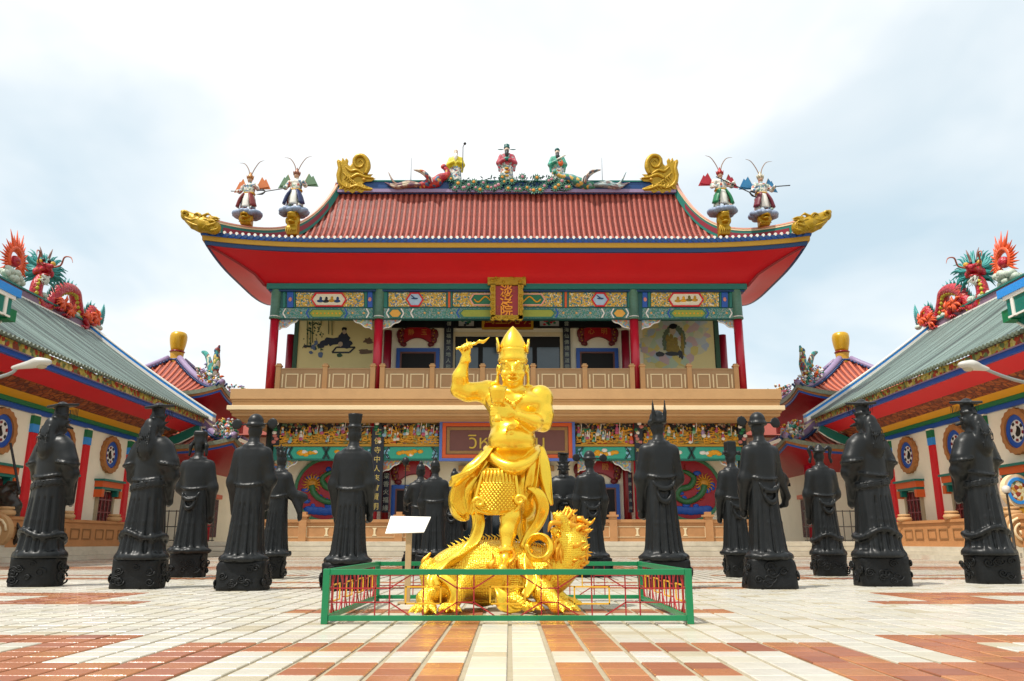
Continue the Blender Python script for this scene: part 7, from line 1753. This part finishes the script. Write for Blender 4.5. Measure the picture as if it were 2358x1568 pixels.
for x in(946,1387):
    a=at(x,412,YC); b_=at(x,363,YC); t=thing('lightning_rod','thin lightning rod on the %s half of the hall ridge'%('left' if x<1100 else 'right'),'lightning rod',(a.x,YC,ridge_z),group='lightning rods on the hall ridge')
    MB().tube([(a.x,YC,ridge_z-.02),(a.x,YC,b_.z)],[.03,.012],6).build('rod',mat('rod_steel','#8f9498',.4,metal=.6),t); MB().lathe([(.08,ridge_z-.01),(.06,ridge_z+.12)],(a.x,YC,0),8).build('base',mat('rod_steel','#8f9498',.4),t)
# ================================================================ things at the two edges of the photo
# bronze dragon vessel on a scrolled balustrade end, far left
Yl=31.0
t=thing('bronze_dragon','dark bronze dragon with a spear on the scrolled wall end at the left edge','statue',tuple(at(22,1200,Yl)))
def c(x,y,dy=0): return np.array(at(x,y,Yl+dy))
S=SDF(tuple(c(-45,1260)-np.array((.3,.8,.1))),tuple(c(60,1080)+np.array((.3,.8,.1))),.035)
S.path([c(-20,1190),c(5,1180),c(25,1185),c(35,1165),c(25,1145),c(10,1140)],[.3,.34,.28,.22,.22,.2],.1); S.ell(c(8,1132),(.24,.24,.24),.08); S.path([c(12,1130),c(22,1115),c(40,1112)],[.14,.12,.08],.06); S.ell(c(20,1150),(.3,.22,.2),.06)
for i in range(9): S.cap(c(-5+6*i,1125+5*(i%3)),c(-9+7*i,1112+4*(i%3)),.08,.02,.04)
S.path([c(25,1250),c(38,1242),c(46,1225),c(40,1205)],[.16,.12,.09,.05],.05); S.path([c(0,1200),c(10,1225),c(2,1250)],[.2,.16,.1],.06)
S.build('dragon_body',mat('brown_bronze',(.03,.024,.018),.28,metal=.3,var=.5,scale=5,bump=.3,bscale=14),t); MB().tube([c(24,1020,-.1),c(44,1128,-.1)],.045,6).build('spear',M_black,t)
for sgn,Yq,x0 in((-1,30.0,-12),(1,30.0,2350)):
    t=thing('scrolled_wall_end','cream scrolled stone wall end at the %s edge of the photo'%('left' if sgn<0 else 'right'),'wall',(at(x0,1280,Yq).x,Yq,0),group='scrolled stone wall ends')
    cz_=at(x0,1222,Yq); X0=cz_.x; b=MB(); R0=.62
    b.prism([(math.cos(a)*R0*q,math.sin(a)*R0*q) for a,q in zip(np.linspace(0,2*PI,32,False),[1]*32)],lambda u,v:(X0+u,Yq-.15,cz_.z+v),lambda u,v:(X0+u,Yq+.15,cz_.z+v)); b.build('scroll_disc',M_tan,t,bevel=.03)
    MB().tube([(X0+sgn*-1*(.5-.4*k/30)*math.cos(k*.42),Yq-.17,cz_.z+(.5-.4*k/30)*math.sin(k*.42)) for k in range(31)],.05,6).build('scroll_line',M_stripe,t,smooth=True)
    MB().box(X0-.9 if sgn<0 else X0-.35,X0+.35 if sgn<0 else X0+.9,Yq-.14,Yq+.14,0,cz_.z-.3).build('wall_foot',M_stone,t)
t=thing('painted_drum','round drum ornament with blue rim and flower pattern at the right edge','ornament',tuple(at(2345,1175,30.6)))
p=at(2345,1130,30.6); 
def dring(r0,r1,y0,m,nm):
    b=MB(); n=28
    for i in range(n):
        a0,a1=2*PI*i/n,2*PI*(i+1)/n; Q=[(p.x+math.cos(a)*q*.85,p.z+math.sin(a)*q) for q,a in((r0,a0),(r1,a0),(r1,a1),(r0,a1))]
        if r0==0: Q=Q[1:3]+[(p.x,p.z)]
        b.xz(Q,30.6-y0,30.9)
    b.build(nm,m,t)
dring(.5,.62,.0,M_stripe,'outer_rim'); dring(.38,.5,.05,M_ltblue,'blue_rim'); dring(0,.38,.02,ornament('drum_flower_paint',['#c9c49a','#b8862a','#8a3a2a','#5f8a6a','#d8d2b0'],7),'drum_face')
MB().box(p.x-.45,p.x+.45,30.6,30.95,p.z-.95,p.z-.6).build('stand',M_ochre,t); MB().box(p.x-.5,p.x+.5,30.55,31.0,p.z-1.1,p.z-.951).build('stand_foot',M_red,t)
t=thing('stone_ball_post','pale ball on a thin post beside the far right emperor statue','post',tuple(at(2318,1180,29)))
p=at(2317,1127,29); MB().ball(p,.15,16,10).build('ball',mat('pale_ball','#cfcac0',.3),t,smooth=True); MB().lathe([(.14,0),(.05,.1),(.035,p.z-.16),(.1,p.z-.13)],(p.x,29,0),12).build('post',mat('gate_steel','#4a4640',.5,metal=.4),t,smooth=True)
# steel gates between the hall and the pavilions
for sx in(-1,1):
    t=thing('metal_gate','thin steel gate between the hall terrace and the %s pavilion'%('left' if sx<0 else 'right'),'gate',(sx*17.3,43.4,.74),group='steel gates beside the hall')
    mg=mat('gate_steel','#4a4640',.5,metal=.4)
    for i in range(9): MB().box(sx*15.6+sx*.4*i-.02,sx*15.6+sx*.4*i+.02,43.38,43.42,.75,2.35).build('bar',mg,t)
    for z in(.8,1.5,2.3): MB().bar((sx*15.5,43.4,z),(sx*18.9,43.4,z),.05).build('rail',mg,t)
